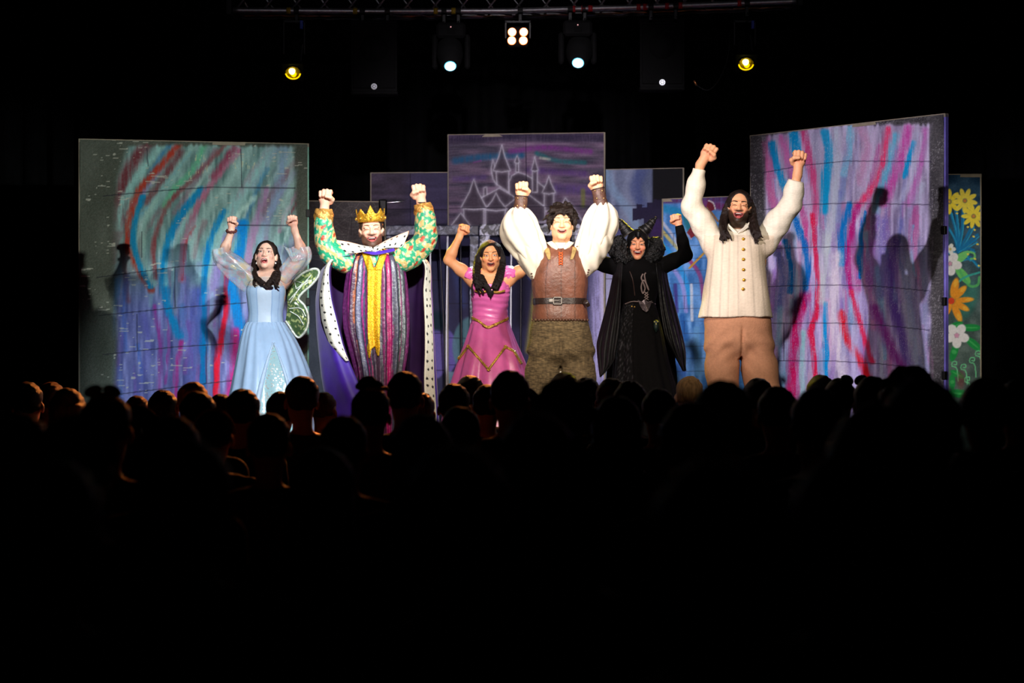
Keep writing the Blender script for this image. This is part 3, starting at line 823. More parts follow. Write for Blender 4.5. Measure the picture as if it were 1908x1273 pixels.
def paint_web(PX, PY):
    n = vnoise(PX * .05, PY * .05, 81); n2 = vnoise(PX * .5, PY * .5, 82)
    img = np.zeros((len(PX), 3)); img[:] = (74, 70, 70); img += (n[:, None] - .5) * 24 + (n2[:, None] - .5) * 18
    blend(img, smooth01((PY - 440) / 60) * .7, (58, 68, 86))
    wc = (128, 122, 120)
    for cx, cy, R in ((655, 400, 62), (600, 450, 44)):
        for k in range(9):
            t = k * .7 + .3
            stroke(img, PX, PY, [(cx, cy), (cx + R * math.cos(t), cy + R * math.sin(t) * .8)], 1.8, wc, .5, .9, .2, sm=False)
        for q in (.3, .55, .8, 1.0):
            stroke(img, PX, PY, [(cx + R * q * math.cos(k * .7 + .3) * (1 if k % 2 == 0 else .93), cy + R * q * math.sin(k * .7 + .3) * .8) for k in range(10)], 1.8, wc, .45, .9, .2)
    lines(img, PX, PY, [[(560, 408), (716, 405)], [(560, 440), (716, 438)], [(560, 474), (716, 474)], [(560, 540), (716, 540)], [(655, 405), (655, 439)], [(610, 375), (611, 406)], [(690, 439), (690, 474)]], 1.8, (42, 40, 42), .7)
    return img
a = W(560, 375, 4.3); b = W(716, 377, 4.3)
flat('painted_flat', (a[0], 4.3), (b[0], 4.3), a[2], b[2], paint_web, 1.3, 'low grey stone flat with chalked cobwebs behind the crowned figure')

def paint_blue(PX, PY):
    x = (PX - 1100) / .3299; y = (PY - 300) / .3299
    n = vnoise(x * .05, y * .012, 91); n2 = vnoise(x * .2, y * .2, 92)
    img = np.zeros((len(x), 3)); img[:] = (84, 140, 210); img += (n[:, None] - .5) * 80 + (n2[:, None] - .5) * 14
    S = lambda pts, w, c, a=.85, soft=.7: stroke(img, x, y, pts, w, c, a, soft, .4, seed=15)
    S([(410, 225), (700, 215), (950, 230)], 50, (96, 52, 104)); S([(540, 240), (760, 260), (900, 330)], 70, (124, 50, 110)); S([(430, 270), (520, 300), (560, 360)], 70, (30, 140, 196))
    S([(540, 300), (560, 380), (620, 420)], 60, (40, 120, 140)); S([(410, 400), (480, 480), (560, 560)], 30, (206, 190, 110), .8); S([(410, 350), (470, 430), (520, 520)], 26, (206, 206, 226), .8); S([(410, 470), (480, 560), (540, 680), (560, 800)], 40, (40, 150, 230)); S([(450, 580), (520, 700), (540, 850)], 34, (150, 150, 226)); S([(560, 560), (620, 650), (640, 800)], 34, (150, 60, 120), .8)
    S([(480, 700), (490, 850)], 30, (60, 50, 130)); S([(570, 700), (575, 900)], 26, (226, 226, 240), .7); S([(520, 880), (540, 1000)], 60, (30, 90, 170)); S([(480, 1000), (520, 1200)], 70, (60, 110, 200)); S([(600, 950), (610, 1200)], 50, (100, 160, 220))
    # crossed axes
    S([(690, 470), (560, 605)], 14, (190, 146, 60), .97, .3); S([(640, 470), (575, 400)], 14, (170, 120, 50), .97, .3); S([(720, 340), (660, 260)], 13, (160, 110, 50), .97, .3)
    polyfill(img, x, y, [(545, 405), (575, 360), (585, 395), (600, 412), (568, 440), (560, 420)], (130, 44, 56)); stroke(img, x, y, [(545, 405), (556, 425), (570, 442)], 6, (206, 190, 206), .9)
    polyfill(img, x, y, [(655, 255), (668, 225), (700, 245), (706, 272), (680, 285)], (116, 36, 56)); stroke(img, x, y, [(668, 224), (694, 238), (706, 272)], 9, (220, 214, 220), .95)
    L = [[(412, 410 + k * 71), (960, 400 + k * 71)] for k in range(12)]
    L += [[(470 + (k % 2) * 60, 410 + k * 71), (470 + (k % 2) * 60, 481 + k * 71)] for k in range(11)]
    lines(img, x, y, L, 5, (40, 50, 90), .55)
    return img
a = W(1236, 372, 3.9); b = W(1430, 364, 3.9)
flat('painted_flat', (a[0], 3.9), (b[0], 3.9), a[2], b[2], paint_blue, 1.35, 'blue brushed flat with painted brick lines and crossed axes beside the cream jacket')

# ------------------------------------------------------------------ barred gate in front of the backdrop
def marble(name, dark, light, scale, lo, hi):
    m = mat(name, light, 0.45, var=0.1, scale=30, bump=.4, bscale=40)
    nt = m.node_tree; N = nt.nodes; L = nt.links
    nz = N.new('ShaderNodeTexNoise'); nz.inputs['Scale'].default_value = scale; nz.inputs['Detail'].default_value = 8; nz.inputs['Distortion'].default_value = 1.2
    tc = N.new('ShaderNodeTexCoord'); L.new(tc.outputs['Object'], nz.inputs['Vector'])
    ra = N.new('ShaderNodeValToRGB'); ra.color_ramp.elements[0].position = lo; ra.color_ramp.elements[0].color = rgba(dark)
    ra.color_ramp.elements[1].position = hi; ra.color_ramp.elements[1].color = rgba(light)
    L.new(nz.outputs['Fac'], ra.inputs['Fac']); L.new(ra.outputs['Color'], N['Principled BSDF'].inputs['Base Color'])
    return m
M_mar = marble('sponged_silver_paint', (22, 24, 38), (206, 208, 232), 14, .46, .62)
M_mar2 = marble('sponged_blue_grey_paint', (38, 42, 62), (150, 156, 186), 16, .46, .66)
M_bar = mat('white_painted_bar', (222, 224, 240), 0.4, var=.05)
M_bard = mat('dark_painted_bar', (26, 24, 40), 0.5, var=.1)
GY = 4.45
gate = empty('barred_gate', (W(893, 0, GY)[0], GY, STAGE))
tag(gate, 'prison gate of sponged silver beams and thin white bars behind the pink dress', 'gate')
def gbox(name, x0, x1, y0, y1, dep, m, dy=0.0):
    p = W(x0, y1, GY); q = W(x1, y0, GY); o = np.array(gate.location)
    z0 = max(p[2], STAGE)
    MB().box((p[0] - o[0], -dep / 2 + dy, z0 - o[2]), (q[0] - o[0], dep / 2 + dy, q[2] - o[2]), .006).build(name, m, gate)
gbox('beam', 716, 892, 421, 439, .09, M_mar2); gbox('beam', 893.5, 1087, 418, 440, .09, M_mar)
gbox('post', 875, 892, 440, 1000, .09, M_mar2); gbox('post', 893.5, 913, 440, 1000, .09, M_mar); gbox('post', 1064, 1087, 440, 1000, .09, M_mar, .0); gbox('post', 716, 734, 440, 1000, .09, M_mar2)
for xb, m in ((758, M_bard), (780, M_bard), (802, M_bar), (818, M_bard), (834, M_bar), (858, M_bard), (930, M_bard), (953, M_bar), (972, M_bard), (993, M_bar), (1018, M_bard), (1040, M_bar)):
    p = W(xb, 439, GY); o = np.array(gate.location); e = 0.03 * math.sin(xb)
    MB().tube([(p[0] - o[0], 0, p[2] - o[2]), (p[0] - o[0] + .02 + e, 0, .9), (p[0] - o[0] + .03 + e, 0, 0.0)], .0085, 8, 8).build('bar', m, gate, True)

# microphone boom stand beside the crowned figure's head
ms = empty('microphone_stand', (*W(714, 0, 3.4)[:2], STAGE))
tag(ms, 'black microphone boom stand with chrome rod behind the gold crown', 'microphone stand')
M_chrome = mat('chrome', (200, 200, 205), .25, 1.0, var=.05)
h0 = W(714, 378, 3.4)[2] - STAGE
MB().tube([(0, 0, .02), (0, 0, h0)], .012, 4, 10).build('pole', M_hw, ms, True)
b_ = MB()
for k in range(3):
    t = k * 2.094 + .4; b_.tube([(0, 0, .12), (.3 * math.cos(t), .3 * math.sin(t), .012)], .011, 4, 8)
b_.build('tripod_base', M_hw, ms, True)
MB().tube([(-.02, 0, h0 - .005), (.17, 0, h0 + .012)], .0065, 4, 8).build('boom_rod', M_chrome, ms, True)
MB().box((-.035, -.03, h0 - .1), (.03, .03, h0 + .025), .01).build('clamp', M_hw, ms)
MB().tube([(-.03, -.02, h0 + .02), (-.02, -.06, h0 - .03), (.0, -.05, h0 - .14), (.01, -.02, h0 - .5)], .006, 14, 6).build('cable', M_hw, ms, True)

# ------------------------------------------------------------------ lighting truss
TZ = 4.407
def tp(px, rear=0.0, up=0.0):
    """point on the truss for a column of the photograph; rear = metres behind the front chord"""
    d = float(np.interp(px, [400, 430, 700, 954, 1200, 1490], [19.98, 20.0, 20.06, 20.03, 19.83, 19.52]))
    return np.array([(px - 954) * d / FPX, d - CAM_D + rear, TZ + up])
truss = empty('lighting_truss', tuple(tp(954)))
tag(truss, 'aluminium box truss spanning the stage above the hanging lamps', 'truss')
o0 = tp(954)
xs = np.linspace(428, 1490, 40)
for rear, up in ((0, 0), (.27, 0), (0, .29), (.27, .29)):
    MB().tube([tp(x, rear, up) - o0 for x in xs], .024, 60, 12).build('chord', M_alu, truss, True)
def stick(name, a, b, r, m, parent):
    a = np.asarray(a); b = np.asarray(b); V, F = tube([a, b], r, 2, 6)
    obj(name, V, F, m, parent)
for x in np.arange(438, 1484, 52.0):        # single diagonal lacing, opposite lean on the two faces
    stick('brace', tp(x) - o0, tp(min(x + 52, 1489), 0, .29) - o0, .010, M_alu, truss)
    stick('brace', tp(x + 24, .27) - o0, tp(max(x - 28, 429), .27, .29) - o0, .010, M_alu, truss)
    stick('brace', tp(x) - o0, tp(min(x + 52, 1489), .27) - o0, .008, M_alu, truss)
for x in (428, 1490):
    q = tp(x) - o0
    MB().box((q[0] - .03, -.06 + q[1], -.05), (q[0] + .03, .33 + q[1], .36), .01).build('end_plate', M_hw, truss)
M_tape_r = mat('red_tape', (150, 16, 24), .6); M_tape_y = mat('yellow_tape', (150, 120, 20), .6); M_tape_b = mat('blue_tape', (20, 50, 150), .6)
def tape(px, m, w=.035, r=.028):
    q = tp(px) - o0; MB().tube([q - (w / 2, 0, 0), q + (w / 2, 0, 0)], r, 2, 10).build('tape_band', m, truss, True)
for px, m in ((538, M_tape_y), (552, M_tape_y), (662, M_tape_y), (812, M_tape_y), (845, M_tape_y), (1068, M_tape_r), (1087, M_tape_r), (1100, M_tape_r), (1190, M_tape_r), (1202, M_tape_r), (1268, M_tape_r), (1378, M_tape_r), (1243, M_tape_r)): tape(px, m)
# power cables tied along the rear chord
for x0, x1, ph in ((440, 640, 0), (600, 860, 1), (900, 1180, 2), (1180, 1470, 3)):
    MB().tube([tp(x, .23, -.02 - .018 * abs(math.sin(k * 1.3 + ph))) - o0 for k, x in enumerate(np.linspace(x0, x1, 14))], .009, 60, 6).build('cable', M_hw, truss, True)

def clamp(parent, p):
    b = MB(); b.tube([p + np.array((-.022, 0, 0)), p + np.array((.022, 0, 0))], .036, 2, 12); b.box(p + np.array((-.014, -.014, -.11)), p + np.array((.014, .014, -.03)), .003)
    b.build('clamp', M_hw, parent)
    V, F = tube([p + np.array((0, -.018, -.09)), p + np.array((0, -.05, -.09))], .008, 2, 6); obj('bolt', V, F, M_chrome, parent)
M_box = mat('black_cabinet_paint', (13, 13, 14), .85, var=.2, spec=.1, bump=.2, bscale=200)
M_grille = mat('black_speaker_grille', (9, 9, 10), .8, 0.0, spec=.12, var=.3, scale=150, bump=.5, bscale=400)
def speaker(px0, px1, py0, py1, led, label):
    p = W(px0, py1, 4.15); q = W(px1, py0, 4.05)
    c = (p[0] + q[0]) / 2; w = (q[0] - p[0]) / 2; h = q[2] - p[2]
    r = empty('loudspeaker', (c, 4.1, p[2])); tag(r, label, 'loudspeaker', 'loudspeakers hung from the truss')
    b = MB(); prof = [(-w, -.17), (w, -.17), (w * .72, .18), (-w * .72, .18)]
    V = [(x, y, z) for z in (0.02, h - .02) for x, y in prof] ; b.add(np.array(V), [(3, 2, 1, 0), (4, 5, 6, 7), (0, 1, 5, 4), (1, 2, 6, 5), (2, 3, 7, 6), (3, 0, 4, 7)])
    b.build('cabinet', M_box, r)
    MB().box((-w * .93, -.182, .05), (w * .93, -.168, h - .05), .006).build('grille', M_grille, r)
    MB().box((-w - .005, -.18, 0), (w + .005, -.02, .03), .008).build('base_trim', M_box, r); MB().box((-w - .005, -.18, h - .03), (w + .005, -.02, h), .008).build('top_trim', M_box, r)
    V, F = tube([(0, -.184, h * .62), (0, -.176, h * .62)], w * .62, 2, 28); obj('horn_ring', V, F, M_box, r)
    # round emblem: ring with three crossed tuning-fork strokes
    em = MB(); t = np.linspace(0, 2 * np.pi, 25)
    ez = h * .105
    em.tube([(.021 * math.cos(k), -.187, ez + .021 * math.sin(k)) for k in t], .0042, 25, 6, caps=False, res=False)
    for k in range(3):
        an = math.pi / 2 + k * math.pi / 3
        em.tube([(-.019 * math.cos(an), -.187, ez - .019 * math.sin(an)), (.019 * math.cos(an), -.187, ez + .019 * math.sin(an))], .0034, 2, 6)
    em.build('emblem', emit('emblem_white', (235, 235, 245), led), r)
    for sx in (-.55, .55):
        P = np.array((sx * w, tp(px0 + (px1 - px0) * (.5 + sx / 2))[1] - 4.1, TZ - p[2])); clamp(r, P)
        MB().box((sx * w - .012, P[1] - .02, h - .01), (sx * w + .012, P[1] + .02, P[2] - .08)).build('hanging_strap', M_hw, r)
    return r
speaker(658, 741, 42, 182, 0.10, 'black loudspeaker with a faint grey round emblem, hung left of centre')
speaker(1190, 1273, 38, 174, 0.95, 'black loudspeaker with a bright white round emblem, hung right of centre')

M_len_w = emit('cool_white_lamp', (225, 250, 255), 14.0); M_len_c = emit('cyan_rim_glow', (90, 190, 225), 1.3)
def moving_head(px, py, label, tgt):
    P = tp(px); L = W(px, py, 3.75)
    r = empty('moving_head_lamp', (L[0], P[1], TZ)); tag(r, label, 'stage lamp', 'moving head lamps on the truss')
    MB().box((-.12, -.12, -.24), (.12, .12, -.11), .02).build('base', M_box, r)
    MB().box((-.03, -.126, -.205), (.03, -.118, -.165), .003).build('display', M_grille, r)
    MB().box((-.004, -.128, -.155), (.004, -.122, -.147)).build('status_light', emit('red_status_light', (255, 180, 180), .8), r)
    zc = L[2] - TZ + .06
    for s in (-1, 1):
        MB().box((s * .135 - .022, -.05, zc - .05), (s * .135 + .022, .06, -.2), .015).build('yoke_arm', M_box, r)
    d = Vector(tgt) - Vector(L); d.normalize(); d = np.array(d)
    lens = np.array((0, L[1] - P[1], L[2] - TZ)); back = lens - d * .30
    MB().tube([back, back + d * .05, back + d * .16, lens - d * .03, lens], [.07, .105, .11, .082, .062], 24, 20).build('head', M_box, r, True)
    MB().tube([lens - d * .002, lens + d * .004], .049, 2, 24).build('glow_ring', M_len_c, r)
    MB().tube([lens + d * .002, lens + d * .008], .040, 2, 24).build('lens', M_len_w, r)
    for sx in (-.06, .06): clamp(r, np.array((sx, 0, 0)))
    spot('moving_head_beam', tuple(L + d * .05), tgt, 700, (.72, .95, 1.0), 22, .5, .045)
    return r
moving_head(839, 123, 'moving head lamp with cool white lens, beside the left loudspeaker', (-0.35, 1.3, 1.5))
moving_head(1077, 117, 'moving head lamp with cool white lens, beside the right loudspeaker', (0.2, .8, 1.3))

M_amb = emit('amber_lamp_cell', (255, 214, 150), 8.0); M_ambr = emit('amber_rim_glow', (255, 110, 20), 1.2)
P = tp(965); L = W(965, 68, 3.8)
bl = empty('blinder_lamp', (L[0], L[1], L[2])); tag(bl, 'four-cell amber blinder lamp glowing at the centre of the truss', 'stage lamp')
MB().box((-.085, 0, -.085), (.085, .09, .085), .012).build('housing', M_box, bl)
for sx in (-.0475, .0475):
    for sz in (-.035, .035):
        e = -.003 if sz < 0 else 0
        MB().tube([(sx + e, .0, sz), (sx + e, -.012, sz)], .036, 2, 24).build('cell_rim', M_ambr, bl)
        MB().tube([(sx + e, -.010, sz), (sx + e, -.016, sz)], .031, 2, 24).build('lamp_cell', M_amb, bl)
for s in (-1, 1): MB().box((s * .1 - .006, .02, -.01), (s * .1 + .006, .06, TZ - L[2] - .12)).build('yoke_arm', M_hw, bl)
MB().box((-.106, .02, TZ - L[2] - .13), (.106, .06, TZ - L[2] - .115)).build('yoke_bar', M_hw, bl)
clamp(bl, np.array((0.02, P[1] - L[1], TZ - L[2])))
spot('blinder_beam', (L[0], L[1] - .05, L[2]), (-1.7, -2.0, 1.2), 2300, (1.0, .26, .05), 38, 1.0, .08)

M_yel = emit('yellow_gel_glow', (255, 214, 0), 1.1); M_yhot = emit('hot_yellow_lamp', (255, 244, 120), 7.0); M_gel = mat('yellow_gel', (170, 140, 0), .25, var=.5, scale=40, bump=.6, bscale=60)
def profile_lamp(px, py, label, tgt):
    P = tp(px); L = W(px, py, 3.7)
    r = empty('profile_spotlight', (L[0], P[1], TZ)); tag(r, label, 'stage lamp', 'yellow profile spotlights on the truss')
    lens = np.array((0, L[1] - P[1], L[2] - TZ)); d = np.array((0.0, -.74, -.67)); d /= np.linalg.norm(d)
    top = lens - d * .38
    MB().tube([top, top + d * .02, lens - d * .12, lens - d * .10, lens - d * .01], [.045, .062, .062, .075, .075], 30, 18).build('barrel', M_box, r, True)
    for s in (-1, 1): MB().tube([top + (s * .058, -.045, 0), lens - d * .12 + np.array((s * .058, -.045, 0))], .006, 2, 6).build('rail', M_alu if s > 0 else M_hw, r)
    # gel frame: square holder with an eight-sided gel
    fx = np.array((1.0, 0, 0)); fz = np.cross(fx, d)
    c = lens + d * .0
    V = [c + fx * a * .085 + fz * b * .085 + d * e for e in (0, .008) for a, b in ((-1, -1), (1, -1), (1, 1), (-1, 1))]
    obj('gel_frame', np.array(V), [(3, 2, 1, 0), (4, 5, 6, 7), (0, 1, 5, 4), (1, 2, 6, 5), (2, 3, 7, 6), (3, 0, 4, 7)], M_hw, r, False)
    MB().tube([c + d * .009, c + d * .013], .062, 2, 10).build('gel', M_gel, r)
    rim = c + d * .014
    MB().tube([rim + .060 * (math.cos(t) * fx + math.sin(t) * fz) for t in np.linspace(.15, math.pi - .15, 12)], .006, 12, 6, res=False).build('gel_rim_glow', M_yel, r)
    V, F = ellipsoid(c + d * .016 - fz * .020 - fx * .006, (.026, .02, .030), 10, 14); obj('lamp_glow', V, F, M_yhot, r)
    V, F = ellipsoid(c + d * .015 + fz * .012 + fx * .006, (.024, .012, .026), 8, 12); obj('lamp_reflection', V, F, M_yel, r)
    for s in (-1, 1): MB().box((s * .085 - .004, lens[1] + .1, lens[2] + .16), (s * .085 + .004, lens[1] + .14, -.12)).build('yoke_arm', M_hw, r)
    MB().box((-.09, lens[1] + .1, -.13), (.09, lens[1] + .14, -.115)).build('yoke_bar', M_hw, r)
    MB().box((.05, lens[1] + .06, -.19), (.075, lens[1] + .09, -.12), .004).build('plug', M_tape_b, r)
    clamp(r, np.array((0, 0, 0.0)))
    spot('profile_beam', tuple(L + d * .06), tgt, 420, (1.0, .80, .02), 19, .5, .04)
    return r
profile_lamp(546, 134, 'profile spotlight glowing yellow at the left end of the truss', (.45, .1, 1.7))
plamp = profile_lamp(1390, 117, 'profile spotlight glowing yellow at the right end of the truss', (.75, .5, 1.7))
# loose cable swagged between the right loudspeaker and the right yellow lamp
o1 = np.array(plamp.location)
pts = [np.array((.02, -.02, -.14))] + [W(x, y, 3.9) - o1 for x, y in ((1362, 60), (1360, 80), (1354, 115), (1340, 148), (1320, 168), (1300, 160), (1293, 150))]
V, F = tube(pts, .0055, 50, 6); cab = obj('power_cable', V, F, M_hw, plamp)
V, F = tube([W(1293, 150, 3.9) - o1, W(1298, 159, 3.9) - o1], .008, 3, 8); obj('plug_tip', V, F, mat('copper_plug', (220, 140, 90), .3, .8), cab)
# ------------------------------------------------------------------ people: shared builders
M_skin = mat('skin', 'Col', 0.5, var=0.05, scale=60, bump=0.08, bscale=300, spec=0.35, sss=0.12)
M_feat = mat('face_detail', 'Col', 0.35, var=0.03, spec=0.4)
M_teeth = mat('teeth', (240, 232, 218), 0.3, var=0.03)
def hair_mat(name, c):
    return mat(name, c, 0.5, var=0.4, scale=26, bump=0.6, bscale=110, spec=0.22, stretch=(3, 3, 0.4))
M_hair_black = hair_mat('black_hair', (24, 18, 17))
M_hair_dark = hair_mat('dark_brown_hair', (36, 24, 20))

class Fig:
    """a performer: pixel columns/rows of the photograph are turned into metres at the performer's own depth"""
    def __init__(s, bx, Y, label, h=0.005):
        s.Y = Y; s.h = h
        s.base = np.array([W(bx, 0, Y)[0], Y, STAGE])
        s.root = empty('person', tuple(s.base))
        tag(s.root, label, 'person', 'costumed performers on the stage')
        s.ppm = FPX / (CAM_D + Y)
    def L(s, px, py, dy=0.0):
        return W(px, py, s.Y + dy) - s.base
    def lev(s, py, x0, x1, ry, cy=0.0):
        a = s.L(x0, py); b = s.L(x1, py)
        return (a[2], (a[0] + b[0]) / 2, cy, (b[0] - a[0]) / 2, ry)
    def setbvh(s, V, F):
        s.bvh = BVHTree.FromPolygons(np.asarray(V).tolist(), [tuple(map(int, f)) for f in F])
    def hit(s, x, z, bvh=None, default=-0.12):
        r = (bvh or s.bvh).ray_cast(Vector((float(x), -1.2, float(z))), Vector((0, 1, 0)))
        return r[0].y if r[0] is not None else default
    def drape(s, pts, off=0.006, bvh=None, default=-0.12):
        """photo points -> points lying just off the front of a garment"""
        out = []
        for px, py in pts:
            p = s.L(px, py); y = s.hit(p[0], p[2], bvh, default)
            out.append((p[0], y - off, p[2]))
        return np.array(out)
    def strip(s, name, mat_, top, bot, n=30, m=5, off=0.006, bvh=None, thick=0.006, color=None, default=-0.12, parent=None):
        """band of trim between two photo polylines, draped on the garment"""
        a = cr(top, n); b = cr(bot, n)
        t = np.linspace(0, 1, m)
        G = a[:, None] * (1 - t[None, :, None]) + b[:, None] * t[None, :, None]
        V = s.drape(G.reshape(-1, 2), off, bvh, default)
        col = color(V, G.reshape(-1, 2)) if color else None
        o = obj(name, V, grid_faces(n, m), mat_, parent or s.root, True, col)
        solid(o, thick, 0.0)
        return o

def head_prims(f, p):
    pass
def build_body(f, P, skin=(226, 170, 140)):
    """one continuous skin surface: head with face, neck, torso, raised arms and fists"""
    h = f.h
    S = P['scale']; C = P['head']; R = P['rot']
    f.hs, f.hc, f.hR = S, C, R
    pts = [P['shL'], P['shR'], P['elL'], P['elR'], P['wrL'], P['wrR'], P['fiL'], P['fiR'], C]
    A = np.array(pts)
    lo = A.min(0) - 0.17; hi = A.max(0) + 0.17
    hip = P['hip']; lo[2] = hip[2] - 0.05
    lo[1] = min(lo[1], -0.22); hi[1] = max(hi[1], 0.2)
    v = Vol(lo, hi, h)
    fem = P.get('fem', False)
    g = P.get('girth', 1.0)
    # torso
    nb = P['neck']
    shw = abs(P['shR'][0] - P['shL'][0]) / 2
    zc = (P['shL'][2] + P['shR'][2]) / 2
    cx = (P['shL'][0] + P['shR'][0]) / 2
    Lv = [(hip[2], hip[0], hip[1], (.120 if fem else .155) * g, (.085 if fem else .105) * g), (hip[2] + (zc - hip[2]) * .4, hip[0] * .6 + cx * .4, 0.01, (.105 if fem else .145) * g, .080 * g),
          (hip[2] + (zc - hip[2]) * .75, cx, 0.0, (.135 if fem else .165) * g, .100 * g), (zc - .03, cx, 0.01, shw * .86, .082 * g), (zc + .035, (cx + nb[0]) / 2, .015, shw * .5, .055 * g)]
    v.add(P_loft(Lv), .02)
    for a in ('L', 'R'):
        sh, el, wr, fi = P['sh' + a], P['el' + a], P['wr' + a], P['fi' + a]
        ar = P.get('arm', 1.0)
        mid = np.array([cx + (sh[0] - cx) * .45, sh[1] + .01, sh[2] - .05])
        v.add(P_rc(mid, sh, .070 * ar, .056 * ar), .05)
        v.add(P_rc(np.array([cx + (sh[0] - cx) * .2, .02, zc + .03]), sh, .05, .048 * ar), .04)
        up = sh + (el - sh) * .45 + np.array((0, 0.005, 0))
        v.chain([sh, up, el], [.054 * ar, .050 * ar, .038 * ar], .03)
        fo = el + (wr - el) * .3
        v.chain([el, fo, wr], [.038 * ar, .042 * ar, .0265 * ar], .025)
        build_fist(v, wr, fi, 1 if a == 'L' else -1, P.get('hand', 1.0), P.get('palm' + a, (0, -1, 0)))
    v.chain([nb + np.array((0, 0.015, -.02)), C + R @ np.array((0, .022, -.06)) * S], [.060 if not fem else .050, .056 if not fem else .047], .03)
    # head
    def HP(prim):
        fn, l, u = prim
        def w(X, Y, Z):
            x, y, z = (X - C[0]) / S, (Y - C[1]) / S, (Z - C[2]) / S
            a = R[0, 0] * x + R[1, 0] * y + R[2, 0] * z; b = R[0, 1] * x + R[1, 1] * y + R[2, 1] * z; c = R[0, 2] * x + R[1, 2] * y + R[2, 2] * z
            return fn(a, b, c) * S
        cc = C + R @ ((l + u) / 2) * S; rr = np.linalg.norm(u - l) / 2 * S
        return w, cc - rr, cc + rr
    mo, mw, sm = P.get('open', .012), P.get('mw', .026), P.get('smile', 9.0)
    fw = P.get('face', 1.0)
    v.add(HP(P_ell((0, .018, .036), (.076, .097, .083))), .03)
    v.add(HP(P_ell((0, -.020, -.040 - mo * .3), (.0585 * fw, .068, .078 + mo * .3))), .03)
    v.add(HP(P_ell((0, -.066, -.098 - mo * .5), (.026, .020, .019))), .022)
    for s in (-1, 1):
        v.add(HP(P_ell((s * .0415 * fw, -.004, -.060), (.020, .03, .03))), .03)
        v.add(HP(P_ell((s * .040 * fw, -.066, -.028), (.021, .019, .018))), .018)
        v.add(HP(P_rc((s * .012, -.086, .022), (s * .046, -.072, .020), .009, .009)), .012)
        v.sub(HP(P_ell((s * .031, -.100, .000), (.017, .016, .011))), .010)
        v.add(HP(P_ell((s * .031, -.076, -.001), (.0165, .013, .0115))), .005)
        e = np.array(rotm(0, 0, s * -18))
        v.add(HP(P_ell((s * .079 * (fw * .3 + .7), .012, -.012), (.009, .019, .031), e)), .008)
    v.add(HP(P_rc((0, -.084, .012), (0, -.107, -.032), .0085, .0125)), .010)
    for s in (-1, 1): v.add(HP(P_ell((s * .013, -.094, -.035), (.009, .011, .008))), .008)
    mz = -.063 - mo * .55
    def bent(pr):
        fn, l, u = pr
        return (lambda x, y, z: fn(x, y + 9 * x * x, z - sm * x * x)), l - .01, u + .01
    v.add(HP(bent(P_ell((0, -.086, mz), (mw + .005, .011, mo + .0055)))), .008)
    v.sub(HP(bent(P_ell((0, -.096, mz), (mw, .034, mo)))), .003)
    o_V, o_F = v.extract()
    V = o_V
    # colours
    n = wrinkle(V[:, 0], V[:, 1], V[:, 2], 60, 3)
    base = lin(skin)
    col = np.repeat(base[None], len(V), 0) * (1 + .04 * n[:, None])
    q = ((V - C) / S) @ R
    inh = (q[:, 2] > -.17) & (q[:, 2] < .14) & (np.linalg.norm(q, axis=1) < .185)
    x, y, z = q[:, 0], q[:, 1], q[:, 2]
    def bl(a, c, m=1.0): 
        a = np.clip(a, 0, 1) * inh * m; col[:] = col + a[:, None] * (lin(c)[None] - col)
    front = smooth01((-y - .02) / .03)
    if P.get('beard'):
        bc, ba = P['beard']
        zz = z - sm * x * x
        jaw = smooth01((-.050 - z + 1.1 * np.maximum(0, np.abs(x) - .036)) / .012) * smooth01((.055 - y) / .03)
        mus = np.exp(-((zz - (mz + mo + .012)) / .008) ** 2) * smooth01((.042 - np.abs(x)) / .012) * front
        side = smooth01((np.abs(x) - .040) / .014) * smooth01((-.015 - z) / .03) * smooth01((.02 - y) / .03)
        bl(np.maximum(np.maximum(jaw, mus), side) * smooth01((z + .165) / .02), bc, ba)
    blush = np.exp(-(((np.abs(x) - .042) / .02) ** 2 + ((z + .03) / .018) ** 2)) * front
    bl(blush, P.get('blush', (226, 130, 110)), .45)
    zz = z - sm * x * x
    q1 = np.sqrt((x / (mw + .004)) ** 2 + ((zz - mz) / (mo + .0055)) ** 2)
    bl(smooth01((1.12 - q1) / .2) * (y < -.06), P.get('lip', (190, 96, 90)), .85)
    q2 = np.sqrt((x / mw) ** 2 + ((zz - mz) / mo) ** 2)
    bl((q2 < 1.02) & (y > -.088 + 9 * 0) & (y < -.04), (96, 30, 30), .95)
    if P.get('eyeshadow'):
        bl(np.exp(-(((np.abs(x) - .031) / .017) ** 2 + ((z - .010) / .009) ** 2)) * front, P['eyeshadow'], .7)
    # fingers a little redder
    for a in ('L', 'R'):
        d = np.linalg.norm(V - P['fi' + a], axis=1); w_ = smooth01((.075 - d) / .05) * .35
        col += w_[:, None] * (lin((226, 138, 112))[None] - col)
    body = obj('body', V, o_F, M_skin, f.root, True, col)
    hm = np.linalg.norm(q, axis=1) < .2
    keep = hm[o_F].all(1)
    f.hbvh = BVHTree.FromPolygons(V.tolist(), [tuple(map(int, t)) for t in o_F[keep]])
    f.bodyV, f.bodyF, f.vol = V, o_F, v
    f.P = P
    face_parts(f, P, mz, mo, mw, sm)
    return body

